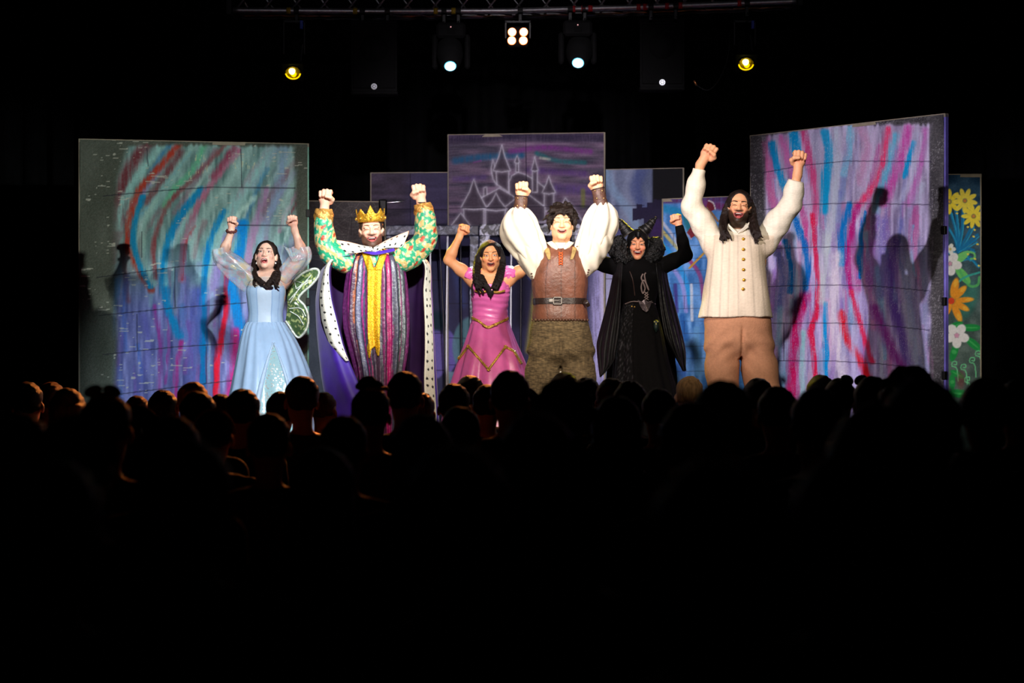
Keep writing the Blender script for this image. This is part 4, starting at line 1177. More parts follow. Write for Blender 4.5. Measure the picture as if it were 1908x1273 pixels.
def build_fist(v, wr, fi, inward, sc, palm):
    z = fi - wr; z = z / np.linalg.norm(z)
    p = np.asarray(palm, float); p = p - z * (p @ z); p /= np.linalg.norm(p)
    y = -p
    x = np.cross(y, z); x /= np.linalg.norm(x)
    if x[0] * inward < 0: x = -x
    o = fi - z * .052 * sc
    T = lambda a, b, c: o + (x * a + y * b + z * c) * sc
    v.add(P_rc(wr, T(0, .004, .02), .027 * sc, .030 * sc), .02)
    v.add(P_rc(T(.020, .006, .035), T(.018, .010, .074), .022 * sc, .020 * sc), .012)
    v.add(P_rc(T(-.018, .006, .035), T(-.020, .010, .072), .021 * sc, .019 * sc), .014)
    for k, (fx, ln, r) in enumerate(((.033, 1.0, .0112), (.0115, 1.08, .0115), (-.0105, 1.02, .0112), (-.0315, .86, .0100))):
        k0 = T(fx, .016, .080 + (.004 if k in (1, 2) else 0) - (.006 if k == 3 else 0))
        k1 = T(fx * .97, -.026 * ln, .090 - (.010 if k == 3 else 0) + (.003 if k == 1 else 0))
        k2 = T(fx * .92, -.036 * ln, .062 - (.004 if k == 3 else 0))
        k3 = T(fx * .88, -.016, .050)
        v.chain([k0, k1, k2, k3], [r * sc * 1.1, r * sc, r * sc * .95, r * sc * .85], .0028)
    v.chain([T(.036, .0, .022), T(.047, -.022, .040), T(.036, -.044, .054), T(.008, -.050, .058)], [.0155 * sc, .0135 * sc, .0118 * sc, .0100 * sc], .005)

def fp(f, x, z, off=0.0015):
    """point on the face surface for head-local x, z"""
    R, C, S = f.hR, f.hc, f.hs
    o = C + R @ np.array((x, -.25, z)) * S; d = R @ np.array((0, 1.0, 0))
    r = f.hbvh.ray_cast(Vector(o), Vector(d))
    if r[0] is None: return C + R @ np.array((x, -.085, z)) * S
    return np.array(r[0]) - d * off * S
def face_parts(f, P, mz, mo, mw, sm):
    R, C, S = f.hR, f.hc, f.hs
    hl = lambda p: C + R @ np.asarray(p, float) * S
    eo = P.get('eye', .005)
    for s in (-1, 1):
        # eye: almond with iris and pupil
        c = fp(f, s * .031, -.001, -.0045)
        V, F = ellipsoid((0, 0, 0), (.0145, .0075, max(eo, .002)), 12, 22)
        V0 = V.copy(); V = V @ R.T * S + c
        rr = np.hypot(V0[:, 0] - P.get('gaze', 0.0), V0[:, 2] * 1.0 - P.get('gazez', 0.0))
        col = np.where((rr < .0058)[:, None], lin((40, 26, 20))[None], lin((232, 224, 220))[None])
        col = np.where(((np.abs(V0[:, 0]) > .0125))[:, None], lin((206, 160, 140))[None], col)
        if eo < .003: col = np.repeat(lin(P.get('lid', (196, 136, 106)))[None], len(V), 0)  # squinting eyes get a skin tone with shade mixed in
        obj('eye', V, F, M_feat, f.root, True, col)
        lid = [fp(f, s * (.031 + a * .0165), -.001 + max(eo, .0022) * 1.05 * (1 - a * a) - .0012 * abs(a), .0012) for a in np.linspace(-1, 1, 9)]
        V, F = tube(lid, [.0008, .0018, .0022, .0018, .0009], 16, 6)
        V = V * 1.0
        obj('eyelash', V, F, P['browmat'], f.root)
        if eo < .004:
            lid = [fp(f, s * (.031 + a * .015), -.003 - .0025 * (1 - a * a), .0008) for a in np.linspace(-1, 1, 7)]
            V, F = tube(lid, [.0006, .0011, .0006], 12, 6); obj('eyelash', V, F, P['browmat'], f.root)
        bz, tilt = P.get('brow', (.021, 0.0))
        br = [fp(f, s * (.012 + .040 * t), bz + .006 * math.sin(t * 2.4) - tilt * t * .02 + tilt * .01, .0008) for t in np.linspace(0, 1, 8)]
        V, F = tube(br, np.array([.0022, .0034, .0034, .0028, .0012]) * P.get('browth', 1.0) * S, 18, 8); obj('eyebrow', V, F, P['browmat'], f.root)
    # upper teeth, curved strip inside the open mouth; tongue below
    th = mo * P.get('teeth', .55)
    n = 15; V = []
    for k in range(n):
        x = (k / (n - 1) * 2 - 1) * mw * .84
        zt = mz + sm * x * x + mo * math.sqrt(max(0, 1 - (x / mw) ** 2)) + .0015
        for zz in (zt, zt - th * (.7 + .3 * math.sqrt(max(0, 1 - (x / mw) ** 2)))):
            V.append(hl((x, -.083 + 9 * x * x * .9 - .0, zz)))
    o = obj('teeth', np.array(V), grid_faces(n, 2), M_teeth, f.root, True); solid(o, .004 * S)
    if mo > .012:
        V, F = ellipsoid(hl((0, -.070, mz - mo * .55)), np.array((mw * .7, .016, mo * .42)) * S, 8, 14, R)
        obj('tongue', V, F, mat_tongue, f.root)
mat_tongue = mat('tongue', (206, 92, 92), .35, var=.05)

class Hair:
    def __init__(s, f, lo, hi, h=.005):
        s.f = f; s.v = Vol(np.array(lo), np.array(hi), h)
    def head(s, p): return s.f.hc + s.f.hR @ np.asarray(p, float) * s.f.hs
    def ell(s, c, r, k=.01, sub=False):
        S = s.f.hs
        pr = P_ell(s.head(c), np.array(r) * S, s.f.hR)
        (s.v.sub if sub else s.v.add)(pr, k)
    def lock(s, pts, r0, r1, n=5, spread=.015, wave=.008, seed=0, k=.004, m=9):
        """a hank of wavy strands following a path in local metres"""
        rn = np.random.RandomState(seed)
        P = cr(pts, m)
        T, N, B = frames(P)
        t = np.linspace(0, 1, m)[:, None]
        for q in range(n):
            a = rn.uniform(0, 6.28); sp = spread * rn.uniform(.3, 1)
            off = (N * math.cos(a) + B * math.sin(a)) * sp * (.5 + .8 * t)
            ph = rn.uniform(0, 6.28); fr = rn.uniform(5, 9)
            off = off + N * np.sin(t * fr + ph) * wave * t + B * np.cos(t * fr + ph) * wave * t
            ln = rn.uniform(.86, 1.03); mm = max(3, int(m * ln))
            Q = (P + off)[:mm]
            rad = np.interp(np.linspace(0, 1, len(Q)), [0, .6, 1], [r0, (r0 + r1) / 2, r1])
            s.v.chain(list(Q), list(rad), k)
    def build(s, m, name='hair'):
        n = s.v
        n.disp(lambda X, Y, Z: .0022 * np.sin(95 * X + 30 * np.sin(9 * Z) + 60 * Y) * np.cos(70 * Y - 8 * Z))
        return n.build(name, m, s.f.root)

def shoes(f, xs, m, y=-.03):
    for px in xs:
        x = f.L(px, 880)[0]
        v = Vol((x - .08, y - .2, -.01), (x + .08, y + .16, .16), .008)
        v.add(P_ell((x, y - .08, .03), (.047, .10, .04)), .02).add(P_ell((x, y + .04, .035), (.042, .07, .05)), .03).add(P_rc((x, y + .04, .05), (x, y + .04, .13), .042, .045), .03)
        v.clip(lambda X, Y, Z: -Z + .002)
        v.build('shoe', m, f.root)

def trousers(f, waist, hips, legs, m, h=.008, color=None, amp=.004, k=.05, name='trousers', frq=26, crease=None):
    """waist/hips: loft rows; legs: per leg list of (point, radius)"""
    A = [np.array(p) for l in legs for p, r in l]; R = max(r for l in legs for p, r in l)
    lo = np.min(A, 0) - R - .05; hi = np.max(A, 0) + R + .05
    zs = [q[0] for q in waist + hips]; hi[2] = max(max(zs) + .03, hi[2] - R)
    lo[0] = min(lo[0], min(q[1] - q[3] for q in waist + hips) - .04); hi[0] = max(hi[0], max(q[1] + q[3] for q in waist + hips) + .04)
    lo[2] = 0.0
    lo[1] = min(lo[1], -.24); hi[1] = max(hi[1], .22)
    v = Vol(lo, hi, h)
    top = sorted(waist + hips, key=lambda q: -q[0]); lz, lx, ly, lrx, lry = top[-1]
    for l in legs:
        q0 = l[0][0]; up = np.array((q0[0] * .9 + lx * .1, q0[1], top[0][0] - .1))
        v.chain([up] + [p for p, r in l], [l[0][1] * .9] + [r for p, r in l], .03)
    v.add(P_loft(top + [(lz - .05, lx, ly, lrx * .8, lry * .75), (lz - .10, lx, ly, lrx * .45, lry * .45)]), k)
    v.clip(lambda X, Y, Z: .035 - Z)
    v.disp(lambda X, Y, Z: amp * wrinkle(X, Y, Z * .6, frq, 5))
    if crease:
        xc, zc = crease
        v.disp(lambda X, Y, Z: (.016 * np.exp(-((X - xc) / .011) ** 2) * smooth01((zc + .16 - Z) / .08)
               + .004 * np.sin(62 * (np.abs(X - xc) * .75 + (Z - zc)) + 2 * np.sin(14 * X)) * np.exp(-((Z - zc + .02) / .13) ** 2)
               + .0035 * np.sin(46 * X + 5 * Z + 1.5 * np.sin(9 * Z)) * smooth01((zc + .1 - Z) / .2)) * (Y < .05))
    o = v.build(name, m, f.root, color)
    f.tbvh = BVHTree.FromPolygons(v.V.tolist(), [tuple(map(int, q)) for q in v.F])
    return o
def ringmesh(f, name, levels, m, nseg=120, nlev=80, fold=None, color=None, cap=True, p=2.2, parent=None):
    """garment turned from stacked oval sections (z, cx, cy, rx, ry), top to bottom, with folds"""
    lv = np.array(sorted(levels, key=lambda q: -q[0]), float)
    S = cr(lv, nlev)
    th = np.linspace(0, 2 * np.pi, nseg, endpoint=False)
    c, s_ = np.cos(th), np.sin(th)
    e = 2 / p
    cx = np.sign(c) * np.abs(c) ** e; sy = np.sign(s_) * np.abs(s_) ** e
    t = np.linspace(0, 1, nlev)
    g = np.ones((nlev, nseg)) if fold is None else fold(t[:, None], th[None, :])
    X = S[:, 1:2] + S[:, 3:4] * cx[None] * g; Y = S[:, 2:3] + S[:, 4:5] * sy[None] * g; Z = np.repeat(S[:, 0:1], nseg, 1)
    V = np.stack([X, Y, Z], -1).reshape(-1, 3)
    F = [list(q) for q in grid_faces(nlev, nseg, True)[:, ::-1]]
    if cap: F.append(list(range(nseg))); 
    TT, HH = np.repeat(t[:, None], nseg, 1).ravel(), np.repeat(th[None], nlev, 0).ravel()
    o = obj(name, V, F, m, parent or f.root, True, color(V, TT, HH) if color else None)
    return o, V, F
def sheet(name, rows, m, parent, nu=60, nv=24, color=None, thick=.004, wob=None):
    """cloth through rows of control points (each row a list of 3-D points)"""
    A = np.stack([cr(r, nv) for r in rows])            # rows x nv x 3
    A = cr(A.reshape(len(rows), -1), nu).reshape(nu, nv, 3)
    if wob is not None: A = A + wob(np.linspace(0, 1, nu)[:, None], np.linspace(0, 1, nv)[None, :])
    V = A.reshape(-1, 3)
    U = np.repeat(np.linspace(0, 1, nu)[:, None], nv, 1).ravel(); T = np.repeat(np.linspace(0, 1, nv)[None], nu, 0).ravel()
    o = obj(name, V, grid_faces(nu, nv), m, parent, True, color(V, U, T) if color else None)
    if thick: solid(o, thick, 0.0)
    o['_'] = 0; del o['_']
    return o, V
def dots(U, T, nu, nv, seed, r=.22, asp=1.0):
    """scattered spots in a surface's own coordinates"""
    u = U * nu; v = T * nv
    rn = np.random.RandomState(seed); J = rn.uniform(.3, .7, (200, 40, 2))
    d = np.full(U.shape, 9.0)
    iu = np.floor(u).astype(int); iv = np.floor(v).astype(int)
    for a in (-1, 0, 1):
        for b in (-1, 0, 1):
            ju, jv = iu + a, iv + b
            j = J[ju % 200, jv % 40]
            cu = ju + j[:, 0]; cv = jv + j[:, 1] + .0 
            ok = (jv >= 0) & (jv < nv)
            dd = np.hypot((u - cu) * asp, v - cv); d = np.where(ok, np.minimum(d, dd), d)
    return d < r
# ================================================================== cast, left to right
# ---------------------------------------------------------------- pale blue gown
f = Fig(500, 1.5, 'person in a pale blue gown with sheer sleeves, head tipped back, both fists raised')
S_ = f.L
P = dict(scale=.93, head=S_(496, 476, -.02), rot=rotm(-16, 2, -2), fem=True, neck=S_(497, 519, .0), shL=S_(467, 523), shR=S_(528, 522), elL=S_(416, 474, -.03), elR=S_(564, 474, -.03),
         wrL=S_(431, 431, -.05), wrR=S_(549, 430, -.05), fiL=S_(432, 413, -.06), fiR=S_(546, 411, -.06), hip=S_(496, 640), arm=.82, hand=.85,
         open=.017, mw=.024, smile=-3.0, eye=.0045, brow=(.024, -.30), browmat=M_hair_dark, browth=1.0, blush=(230, 120, 120), lip=(200, 104, 110), face=1.06, eyeshadow=(150, 120, 120), teeth=.4)
build_body(f, P, (232, 184, 162))
H = Hair(f, S_(450, 540) - (0, .16, 0), S_(545, 440) + (0, .16, 0))
H.ell((0, .022, .036), (.086, .104, .088)); H.ell((0, -.085, -.028), (.067, .085, .108), .012, True)
H.v.sub(P_rc(P['neck'] + (0, -.1, -.02), P['head'] + (0, -.12, -.03), .075, .07), .01)
H.v.add(P_loft([(S_(0, 532)[2], P['neck'][0] + .01, .055, .085, .035), (S_(0, 515)[2], P['neck'][0], .065, .085, .04), (S_(0, 495)[2], P['head'][0], .06, .080, .06), (S_(0, 480)[2], P['head'][0], .05, .078, .07)]), .03)
H.lock([S_(482, 466, .03), S_(475, 486, .03), S_(473, 503, -.03), S_(476, 515, -.10), S_(485, 527, -.135), S_(495, 535, -.14)], .016, .006, 9, .013, .009, 1)
H.lock([S_(510, 466, .03), S_(518, 488, .03), S_(520, 506, -.04), S_(517, 518, -.10), S_(513, 529, -.135), S_(518, 538, -.14)], .018, .006, 12, .016, .009, 2)
H.lock([S_(513, 510, -.08), S_(506, 522, -.125), S_(500, 533, -.14), S_(506, 538, -.145)], .018, .006, 7, .014, .010, 3)
H.lock([S_(476, 515, -.03), S_(474, 525, -.08), S_(474, 531, -.10), S_(481, 534, -.11)], .010, .004, 4, .008, .006, 4)
H.build(M_hair_dark)
M_bow = mat('headband_satin', (30, 26, 30), .4)
M_pearl = mat('pearl', (236, 230, 222), .2, spec=.7)
for px in (478, 513.5):
    V, F = ellipsoid(S_(px, 490.5, -.06), (.006, .006, .007)); obj('earring', V, F, M_pearl, f.root)
M_bodice = mat('pale_blue_satin', 'Col', .38, var=.05, scale=14, bump=.12, bscale=30, spec=.5)
def c_bod(V, T, H_):
    s = (np.cos(H_)); c = np.repeat(lin((178, 208, 240))[None], len(V), 0)
    pan = (np.abs(s) < .34) & (np.sin(H_) < 0); c[pan] = lin((206, 226, 248))
    seam = (np.abs(np.abs(s) - .34) < .025) | (np.abs(np.abs(s) - .72) < .02); c[seam] = lin((150, 184, 224))
    return c
lv = [f.lev(533, 461, 531, .105, -.012), f.lev(545, 459, 532, .110, -.012), f.lev(565, 461, 530, .100, -.005), f.lev(585, 463, 527, .092), f.lev(606, 461, 529, .094)]
o, V, F = ringmesh(f, 'bodice', lv, M_bodice, 110, 50, None, c_bod)
f.setbvh(V, F)
fold = lambda t, th: 1 + t * .9 * (.050 * np.sin(9 * th + 1.5 * np.sin(2 * th)) + .030 * np.sin(17 * th + 1)) + .02 * np.sin(23 * th) * (1 - t)
def c_sk(V, T, H_):
    n = wrinkle(V[:, 0], V[:, 1], V[:, 2], 14, 2)
    return np.repeat(lin((176, 206, 242))[None], len(V), 0) * (1 + .05 * n[:, None])
lv = [f.lev(601, 460, 530, .094), f.lev(612, 454, 537, .12), f.lev(640, 447, 554, .19, -.01), f.lev(690, 438, 575, .27, -.02), f.lev(760, 425, 596, .35, -.02), f.lev(862, 408, 616, .42, -.02)]
o, V, F = ringmesh(f, 'skirt', lv, M_bodice, 220, 90, fold, c_sk)
sk = BVHTree.FromPolygons(V.tolist(), [tuple(q) for q in F])
M_spark = sequin('sparkling_pale_green_net', (170, 210, 220), (250, 255, 255), 90, .22, .25)
o = f.strip('sparkle_panel', M_spark, [(515, 642), (500, 700), (488, 770), (478, 850)], [(518, 642), (538, 700), (556, 770), (572, 850)], 50, 24, .004, sk, .004)
# overskirt edge fold beside the sparkling panel
V, F = tube(f.drape([(514, 640), (499, 700), (486, 770), (476, 850)], .012, sk), [.006, .016, .022, .024], 40, 10); obj('skirt_fold', V, F, mat('pale_blue_fold', (190, 216, 246), .4), f.root)
V, F = tube(f.drape([(516, 640), (539, 700), (558, 770), (575, 850)], .010, sk), [.006, .012, .016, .018], 40, 10); obj('skirt_fold', V, F, mat('pale_blue_fold', (190, 216, 246), .4), f.root)
M_sheer = sheer('iridescent_organza', [(206, 226, 226), (236, 206, 216), (196, 226, 240), (238, 226, 190)], .42, .18)
rf = lambda a, n: (lambda u, th: a * np.sin(n * th + 7 * u) * (.4 + u))
for a, pts, r in (('L', [(474, 521), (455, 507), (436, 494), (416, 480), (412, 463)], [.062, .068, .074, .070, .066]), ('R', [(523, 520), (538, 504), (552, 490), (563, 477), (561, 462)], [.060, .064, .070, .066, .058])):
    V, F = tube([S_(x, y, -.02) for x, y in pts], r, 40, 28, rf(.006, 6), False); obj('sheer_sleeve', V, F, M_sheer, f.root)
fr = [[(400, 484), (408, 476), (420, 470)], [(408, 502), (422, 492), (436, 486)], [(432, 526), (446, 512), (456, 504)], [(455, 545), (462, 530), (468, 520)]]
sheet('sleeve_frill', [[S_(x, y, -.05 - .03 * k) for k, (x, y) in enumerate(r)] for r in fr], M_sheer, f.root, 40, 14, None, .002, lambda u, v: np.stack([0 * u * v, .012 * np.sin(u * 20) * (1 - v), 0 * u * v], -1))
fr = [[(525, 456), (530, 461), (536, 470)], [(538, 462), (542, 472), (545, 486)], [(552, 458), (554, 470), (556, 486)], [(568, 460), (567, 472), (566, 482)]]
sheet('sleeve_frill', [[S_(x, y, -.03 - .03 * k) for k, (x, y) in enumerate(r)] for r in fr], M_sheer, f.root, 30, 14, None, .002, lambda u, v: np.stack([0 * u * v, .015 * np.sin(u * 22) * (1 - v), 0 * u * v], -1))
lv = [f.lev(516, 474, 520, .07, .0), f.lev(524, 464, 529, .085, -.01), f.lev(536, 461, 531, .112, -.014)]
ringmesh(f, 'sheer_yoke', lv, sheer('organza_yoke', [(226, 206, 200), (236, 226, 206), (206, 220, 226)], .35, .2), 60, 12, None, None, False)
# bracelet scrunched round the wrist
V, F = tube([S_(431 + 8.5 * math.cos(t), 430.5 + 2.2 * math.sin(t), -.05 - .030 * math.sin(t)) for t in np.linspace(0, 6.283, 22)], .009, 60, 8, lambda u, th: .003 * np.sin(40 * u + 3 * th), False); obj('bracelet', V, F, mat('brown_scrunchie', (96, 44, 40), .8, bump=.5), f.root)
# wing
M_film = sequin('green_gold_sequin_film', (70, 96, 60), (206, 226, 150), 60, .3, .2); M_rim = mat('silver_white_rim', (206, 216, 206), .35, .3, var=.25, scale=60, bump=.4)
up = [(533, 538), (548, 522), (566, 508), (585, 501), (594, 505), (592, 516), (580, 531), (564, 545), (556, 557)]
lw = [(556, 557), (566, 568), (573, 583), (574, 602), (568, 618), (557, 629), (548, 622), (538, 606), (532, 598)]
out = [S_(x, y, .16) for x, y in up + lw[1:]]
O = cr(out, 90); ctr = S_(536, 570, .15)
V = [ctr] + [ctr + (q - ctr) * .55 + (0, .012, 0) for q in O] + list(O)
F = [(0, i + 1, i + 2) for i in range(89)] + [(i + 1, i + 91, i + 92, i + 2) for i in range(89)]
wing = obj('fairy_wing', np.array(V), F, M_film, f.root, True); solid(wing, .004)
V, F = tube(out, .010, 120, 8); obj('wing_rim', V, F, M_rim, wing)
for pts in ([(538, 560), (556, 540), (580, 512)], [(540, 566), (560, 534), (576, 522)], [(540, 580), (556, 590), (566, 606)], [(538, 575), (560, 575), (570, 590)]):
    V, F = tube([S_(x, y, .155) for x, y in pts], .005, 30, 6); obj('wing_vein', V, F, M_rim, wing)
V, F = tube([S_(555 + 9 * math.cos(t), 530 + 9 * math.sin(t), .15) for t in np.linspace(0, 12.566, 11)[:6] * 0.4 * 4], .003, 30, 6, res=False); obj('wing_star', V, F, M_rim, wing)
shoes(f, (480, 515), mat('white_shoe', (200, 205, 215), .5), -.05)

# ---------------------------------------------------------------- king
f = Fig(698, 0.0, 'bearded person in a gold crown and ermine-trimmed purple cape, fists raised')
S_ = f.L
P = dict(scale=.98, head=S_(692, 430, -.03), rot=rotm(-4, -3, 4), neck=S_(697, 470, .01), shL=S_(652, 487), shR=S_(747, 484), elL=S_(608, 472, -.03), elR=S_(792, 452, -.03),
         wrL=S_(604, 393, -.06), wrR=S_(785, 377, -.06), fiL=S_(606, 367, -.07), fiR=S_(781.5, 357, -.07), hip=S_(699, 650), arm=1.05, hand=1.08, girth=1.05,
         open=.0125, mw=.031, smile=11, eye=.0022, brow=(.020, .1), browmat=mat('auburn_brow', (120, 72, 52), .7), browth=.9, beard=((58, 30, 20), .92), blush=(240, 140, 126), lip=(206, 104, 100), teeth=.6)
build_body(f, P, (240, 188, 162))
H = Hair(f, S_(650, 470) - (0, .16, 0), S_(735, 385) + (0, .16, 0))
H.ell((0, .022, .036), (.083, .103, .088)); H.ell((0, -.075, -.02), (.074, .075, .105), .008, True); H.ell((0, .0, -.10), (.12, .12, .085), .01, True); H.ell((.085, .01, -.02), (.03, .03, .045), .006, True); H.ell((-.085, .01, -.02), (.03, .03, .045), .006, True)
H.build(mat('short_brown_hair', (52, 34, 26), .6, var=.3, bump=.5, bscale=150))
# crown: pointed band of gold brocade
M_gold = mat('gold_brocade', (214, 160, 44), .38, .55, var=.35, scale=55, bump=.7, bscale=90)
n = 96; th = np.linspace(0, 2 * np.pi, n, endpoint=False); V = []
Rk, C_ = f.hR @ rotm(6, 0, 0), f.hc
pk = np.maximum(0, np.cos(th * 3.5 * 2 / 2 + 0)) ; ph = (th + math.pi / 2) * 8 / (2 * math.pi)
fr_ = np.abs((ph + .5) % 1 - .5) * 2          # 0 at a point, 1 between points
top = .102 + .046 * np.clip(1 - fr_ * 1.35, 0, 1) ** .8 + .010 * np.sin(ph * np.pi) ** 2
big = np.where(np.abs((ph + .5) % 8 - .5) < .5, .022, 0) * np.clip(1 - fr_ * 1.35, 0, 1)
for r_, zz in ((.0875, .058 - 0 * th), (.0900, .075 + 0 * th), (.0915, .090 + 0 * th), (.0925, .102 + 0 * th), (.094, (top + big) * .5 + .051), (.095, top + big)):
    V.append(np.stack([r_ * np.cos(th), .014 + r_ * 1.14 * np.sin(th), zz], -1))
V = np.concatenate(V) @ Rk.T * f.hs + C_
crown = obj('crown', V, grid_faces(6, n, True), M_gold, f.root, True); solid(crown, .007)
for k in range(8):
    t = -math.pi / 2 + k * 2 * math.pi / 8
    V, F = ellipsoid(C_ + Rk @ np.array((.098 * math.cos(t), .014 + .111 * math.sin(t), .084)) * f.hs, (.009, .009, .011)); obj('crown_stud', V, F, mat('crown_gem_gold', (236, 190, 80), .2, .8) if k == 0 else bpy.data.materials['crown_gem_gold'], crown)
# robe: striped satin
STR = [(-1.02, (92, 30, 92)), (-.86, (150, 40, 122)), (-.74, (70, 26, 66)), (-.66, (190, 104, 66)), (-.60, (70, 66, 92)), (-.50, (98, 98, 130)), (-.40, (72, 70, 98)), (-.36, (170, 50, 130)), (-.31, (88, 86, 116)), (-.22, (150, 40, 104)), (-.17, (60, 50, 70)), (-.08, (96, 70, 96)), (.08, (70, 60, 80)), (.2, (120, 36, 96)), (.28, (62, 52, 76)), (.36, (170, 22, 100)), (.52, (120, 26, 90)), (.58, (74, 74, 96)), (.72, (54, 60, 60)), (.78, (140, 60, 110)), (.82, (80, 84, 92)), (.95, (110, 40, 96)), (1.02, (110, 40, 96))]
def c_robe(V, T, H_):
    s = np.cos(H_) + .012 * np.sin(T * 30)
    edges = np.array([q[0] for q in STR]); cols = np.array([lin(q[1]) for q in STR])
    i = np.clip(np.searchsorted(edges, s) - 1, 0, len(STR) - 1)
    c = cols[i]
    n = vnoise(H_ * 60, T * 180, 5); return c * (.45 + .75 * n[:, None])
M_satin = mat('striped_satin', 'Col', .35, var=.25, scale=70, bump=.35, bscale=45, spec=.55)
fold = lambda t, th: 1 + (.02 + .055 * t) * np.sin(15 * th + 2 * np.sin(3 * th) + 3 * t) + (.012 + .03 * t) * np.sin(29 * th + 2 * t) + .010 * np.sin(50 * t + 9 * th) * np.sin(23 * t)
lv = [f.lev(466, 680, 714, .06, .02), f.lev(472, 664, 738, .10, .01), f.lev(482, 652, 748, .13), f.lev(510, 646, 754, .155), f.lev(560, 641, 758, .165), f.lev(610, 642, 759, .17), f.lev(655, 653, 756, .165), f.lev(700, 664, 750, .16), f.lev(760, 668, 748, .16), f.lev(842, 666, 750, .17)]
o, V, F = ringmesh(f, 'robe', lv, M_satin, 220, 150, fold, c_robe)
f.setbvh(V, F)
M_goldb = mat('woven_gold_trim', (226, 172, 30), .4, .4, var=.4, scale=90, bump=.6, bscale=120)
f.strip('gold_front_band', M_goldb, [(687, 500), (688, 560), (688, 620), (690, 655)], [(714, 500), (712, 560), (711, 620), (709, 640)], 60, 10, .010)
f.strip('gold_front_band', M_goldb, [(675, 470), (680, 484), (687, 506)], [(687, 470), (694, 486), (700, 506)], 24, 8, .012)
f.strip('gold_front_band', M_goldb, [(724, 470), (720, 484), (714, 506)], [(712, 470), (707, 486), (700, 506)], 24, 8, .012)
f.strip('gold_front_band', M_goldb, [(689, 640), (687, 650), (690, 668)], [(699, 632), (696, 645), (692, 668)], 16, 6, .009); f.strip('gold_front_band', M_goldb, [(699, 632), (702, 650), (706, 664)], [(710, 630), (711, 645), (709, 664)], 16, 6, .009)
def brocade(V):
    n1 = wrinkle(V[:, 0], V[:, 1], V[:, 2], 120, 31); n2 = wrinkle(V[:, 0], V[:, 1], V[:, 2], 170, 32); n3 = wrinkle(V[:, 0], V[:, 1], V[:, 2], 100, 33)
    c = np.repeat(lin((46, 168, 124))[None], len(V), 0)
    c[n1 > .12] = lin((214, 184, 120)); c[n2 > .30] = lin((226, 210, 170)); c[n3 > .52] = lin((190, 70, 46)); c[n3 < -.55] = lin((36, 140, 120))
    return c
M_broc = mat('green_gold_brocade', 'Col', .42, var=.2, scale=80, bump=.4, bscale=70)
for a, pts, rr in (('L', [(650, 487), (628, 478), (610, 462), (604, 430), (603, 408)], [.085, .078, .070, .062, .055]), ('R', [(748, 482), (772, 470), (792, 446), (793, 416), (791, 395)], [.088, .080, .074, .066, .055])):
    q = [S_(x, y, -.02 - .01 * k) for k, (x, y) in enumerate(pts)]
    A = np.array(q); v = Vol(A.min(0) - .12, A.max(0) + .12, .007)
    Q = cr(q, 14); rad = np.interp(np.linspace(0, 1, 14), np.linspace(0, 1, 5), rr)
    v.chain(list(Q), list(rad), .02); v.disp(lambda X, Y, Z: .006 * wrinkle(X, Y, Z, 45, 8))
    v.build('brocade_sleeve', M_broc, f.root, brocade)
cuffs = (('L', [(603, 414), (603, 400), (603.5, 390)]), ('R', [(792, 402), (789, 390), (787, 380)]))
for a, pts in cuffs:
    V, F = tube([S_(x, y, -.055) for x, y in pts], [.056, .062, .058, .050], 24, 30, lambda u, th: .004 * np.sin(5 * th + 9 * u) + .003 * np.sin(11 * th), False)
    o = obj('gold_cuff', V, F, mat('gold_lame_cuff', (206, 150, 76), .4, .35, var=.3, scale=60, bump=.7, bscale=60), f.root); solid(o, .006)
V, F = ellipsoid(S_(700, 474, -.11), (.05, .03, .06)); 
f.strip('brocade_undershirt', M_broc, [(686, 466), (692, 482), (699, 498)], [(713, 466), (707, 482), (701, 498)], 20, 10, .006, None, .006, lambda V, G: brocade(V))
V, F = tube([S_(785 + 7.5 * math.cos(t), 376.5 + 1.5 * math.sin(t), -.06 - .030 * math.sin(t)) for t in np.linspace(0, 6.283, 20)], .006, 40, 8, None, False); obj('wristband', V, F, M_hw, f.root)
# purple cape, its lining and ermine edges
M_purple = mat('purple_velvet', (66, 22, 168), .55, var=.2, scale=9, bump=.2, bscale=14, sheen=.3)
M_lining = mat('dark_purple_lining', (46, 16, 70), .6, var=.2, scale=9)
M_erm = mat('ermine_fur', 'Col', .85, var=.06, scale=60, bump=.5, bscale=170)
rows = []; EL = []; ER = []
for py, eL, oL, bL, bR, oR, eR, yf, yb in ((474, 660, 652, 664, 738, 750, 742, -.04, .14), (488, 618, 606, 630, 770, 798, 788, .0, .19), (545, 616, 589, 640, 760, 806, 788, .03, .25), (600, 628, 588, 650, 756, 809, 790, .02, .30), (655, 642, 592, 655, 752, 812, 790, .0, .33), (710, 664, 598, 660, 750, 816, 788, -.03, .36), (770, 690, 608, 664, 752, 820, 790, -.06, .38), (874, 712, 622, 668, 756, 826, 792, -.09, .40)):
    ym = yf + .12
    rows.append([S_(eL, py, yf - .10), S_((eL + oL) / 2, py, yf - .07), S_(oL, py, ym), S_((oL + bL) / 2, py, yb - .04), S_(bL, py, yb), S_(bR, py, yb), S_((oR + bR) / 2, py, yb - .03), S_(oR, py, ym - .02), S_(eR, py, yf - .05)])
cw = lambda u, v: np.stack([.010 * np.sin(v * 26 + 1) * u, .016 * np.sin(v * 40 + 2 * u) * u, 0 * u * v], -1)
cape, CV = sheet('cape', rows, M_purple, f.root, 90, 120, None, 0, cw)
NV = 120; G = CV.reshape(90, NV, 3)
cen = np.array([0, .1, 0])
inn = G + (np.array([f.L(699, 500)[0], .08, 0]) - G) * np.array([1, 1, 0]) * .035
obj('cape_lining', inn.reshape(-1, 3), grid_faces(90, NV), M_lining, f.root, True)
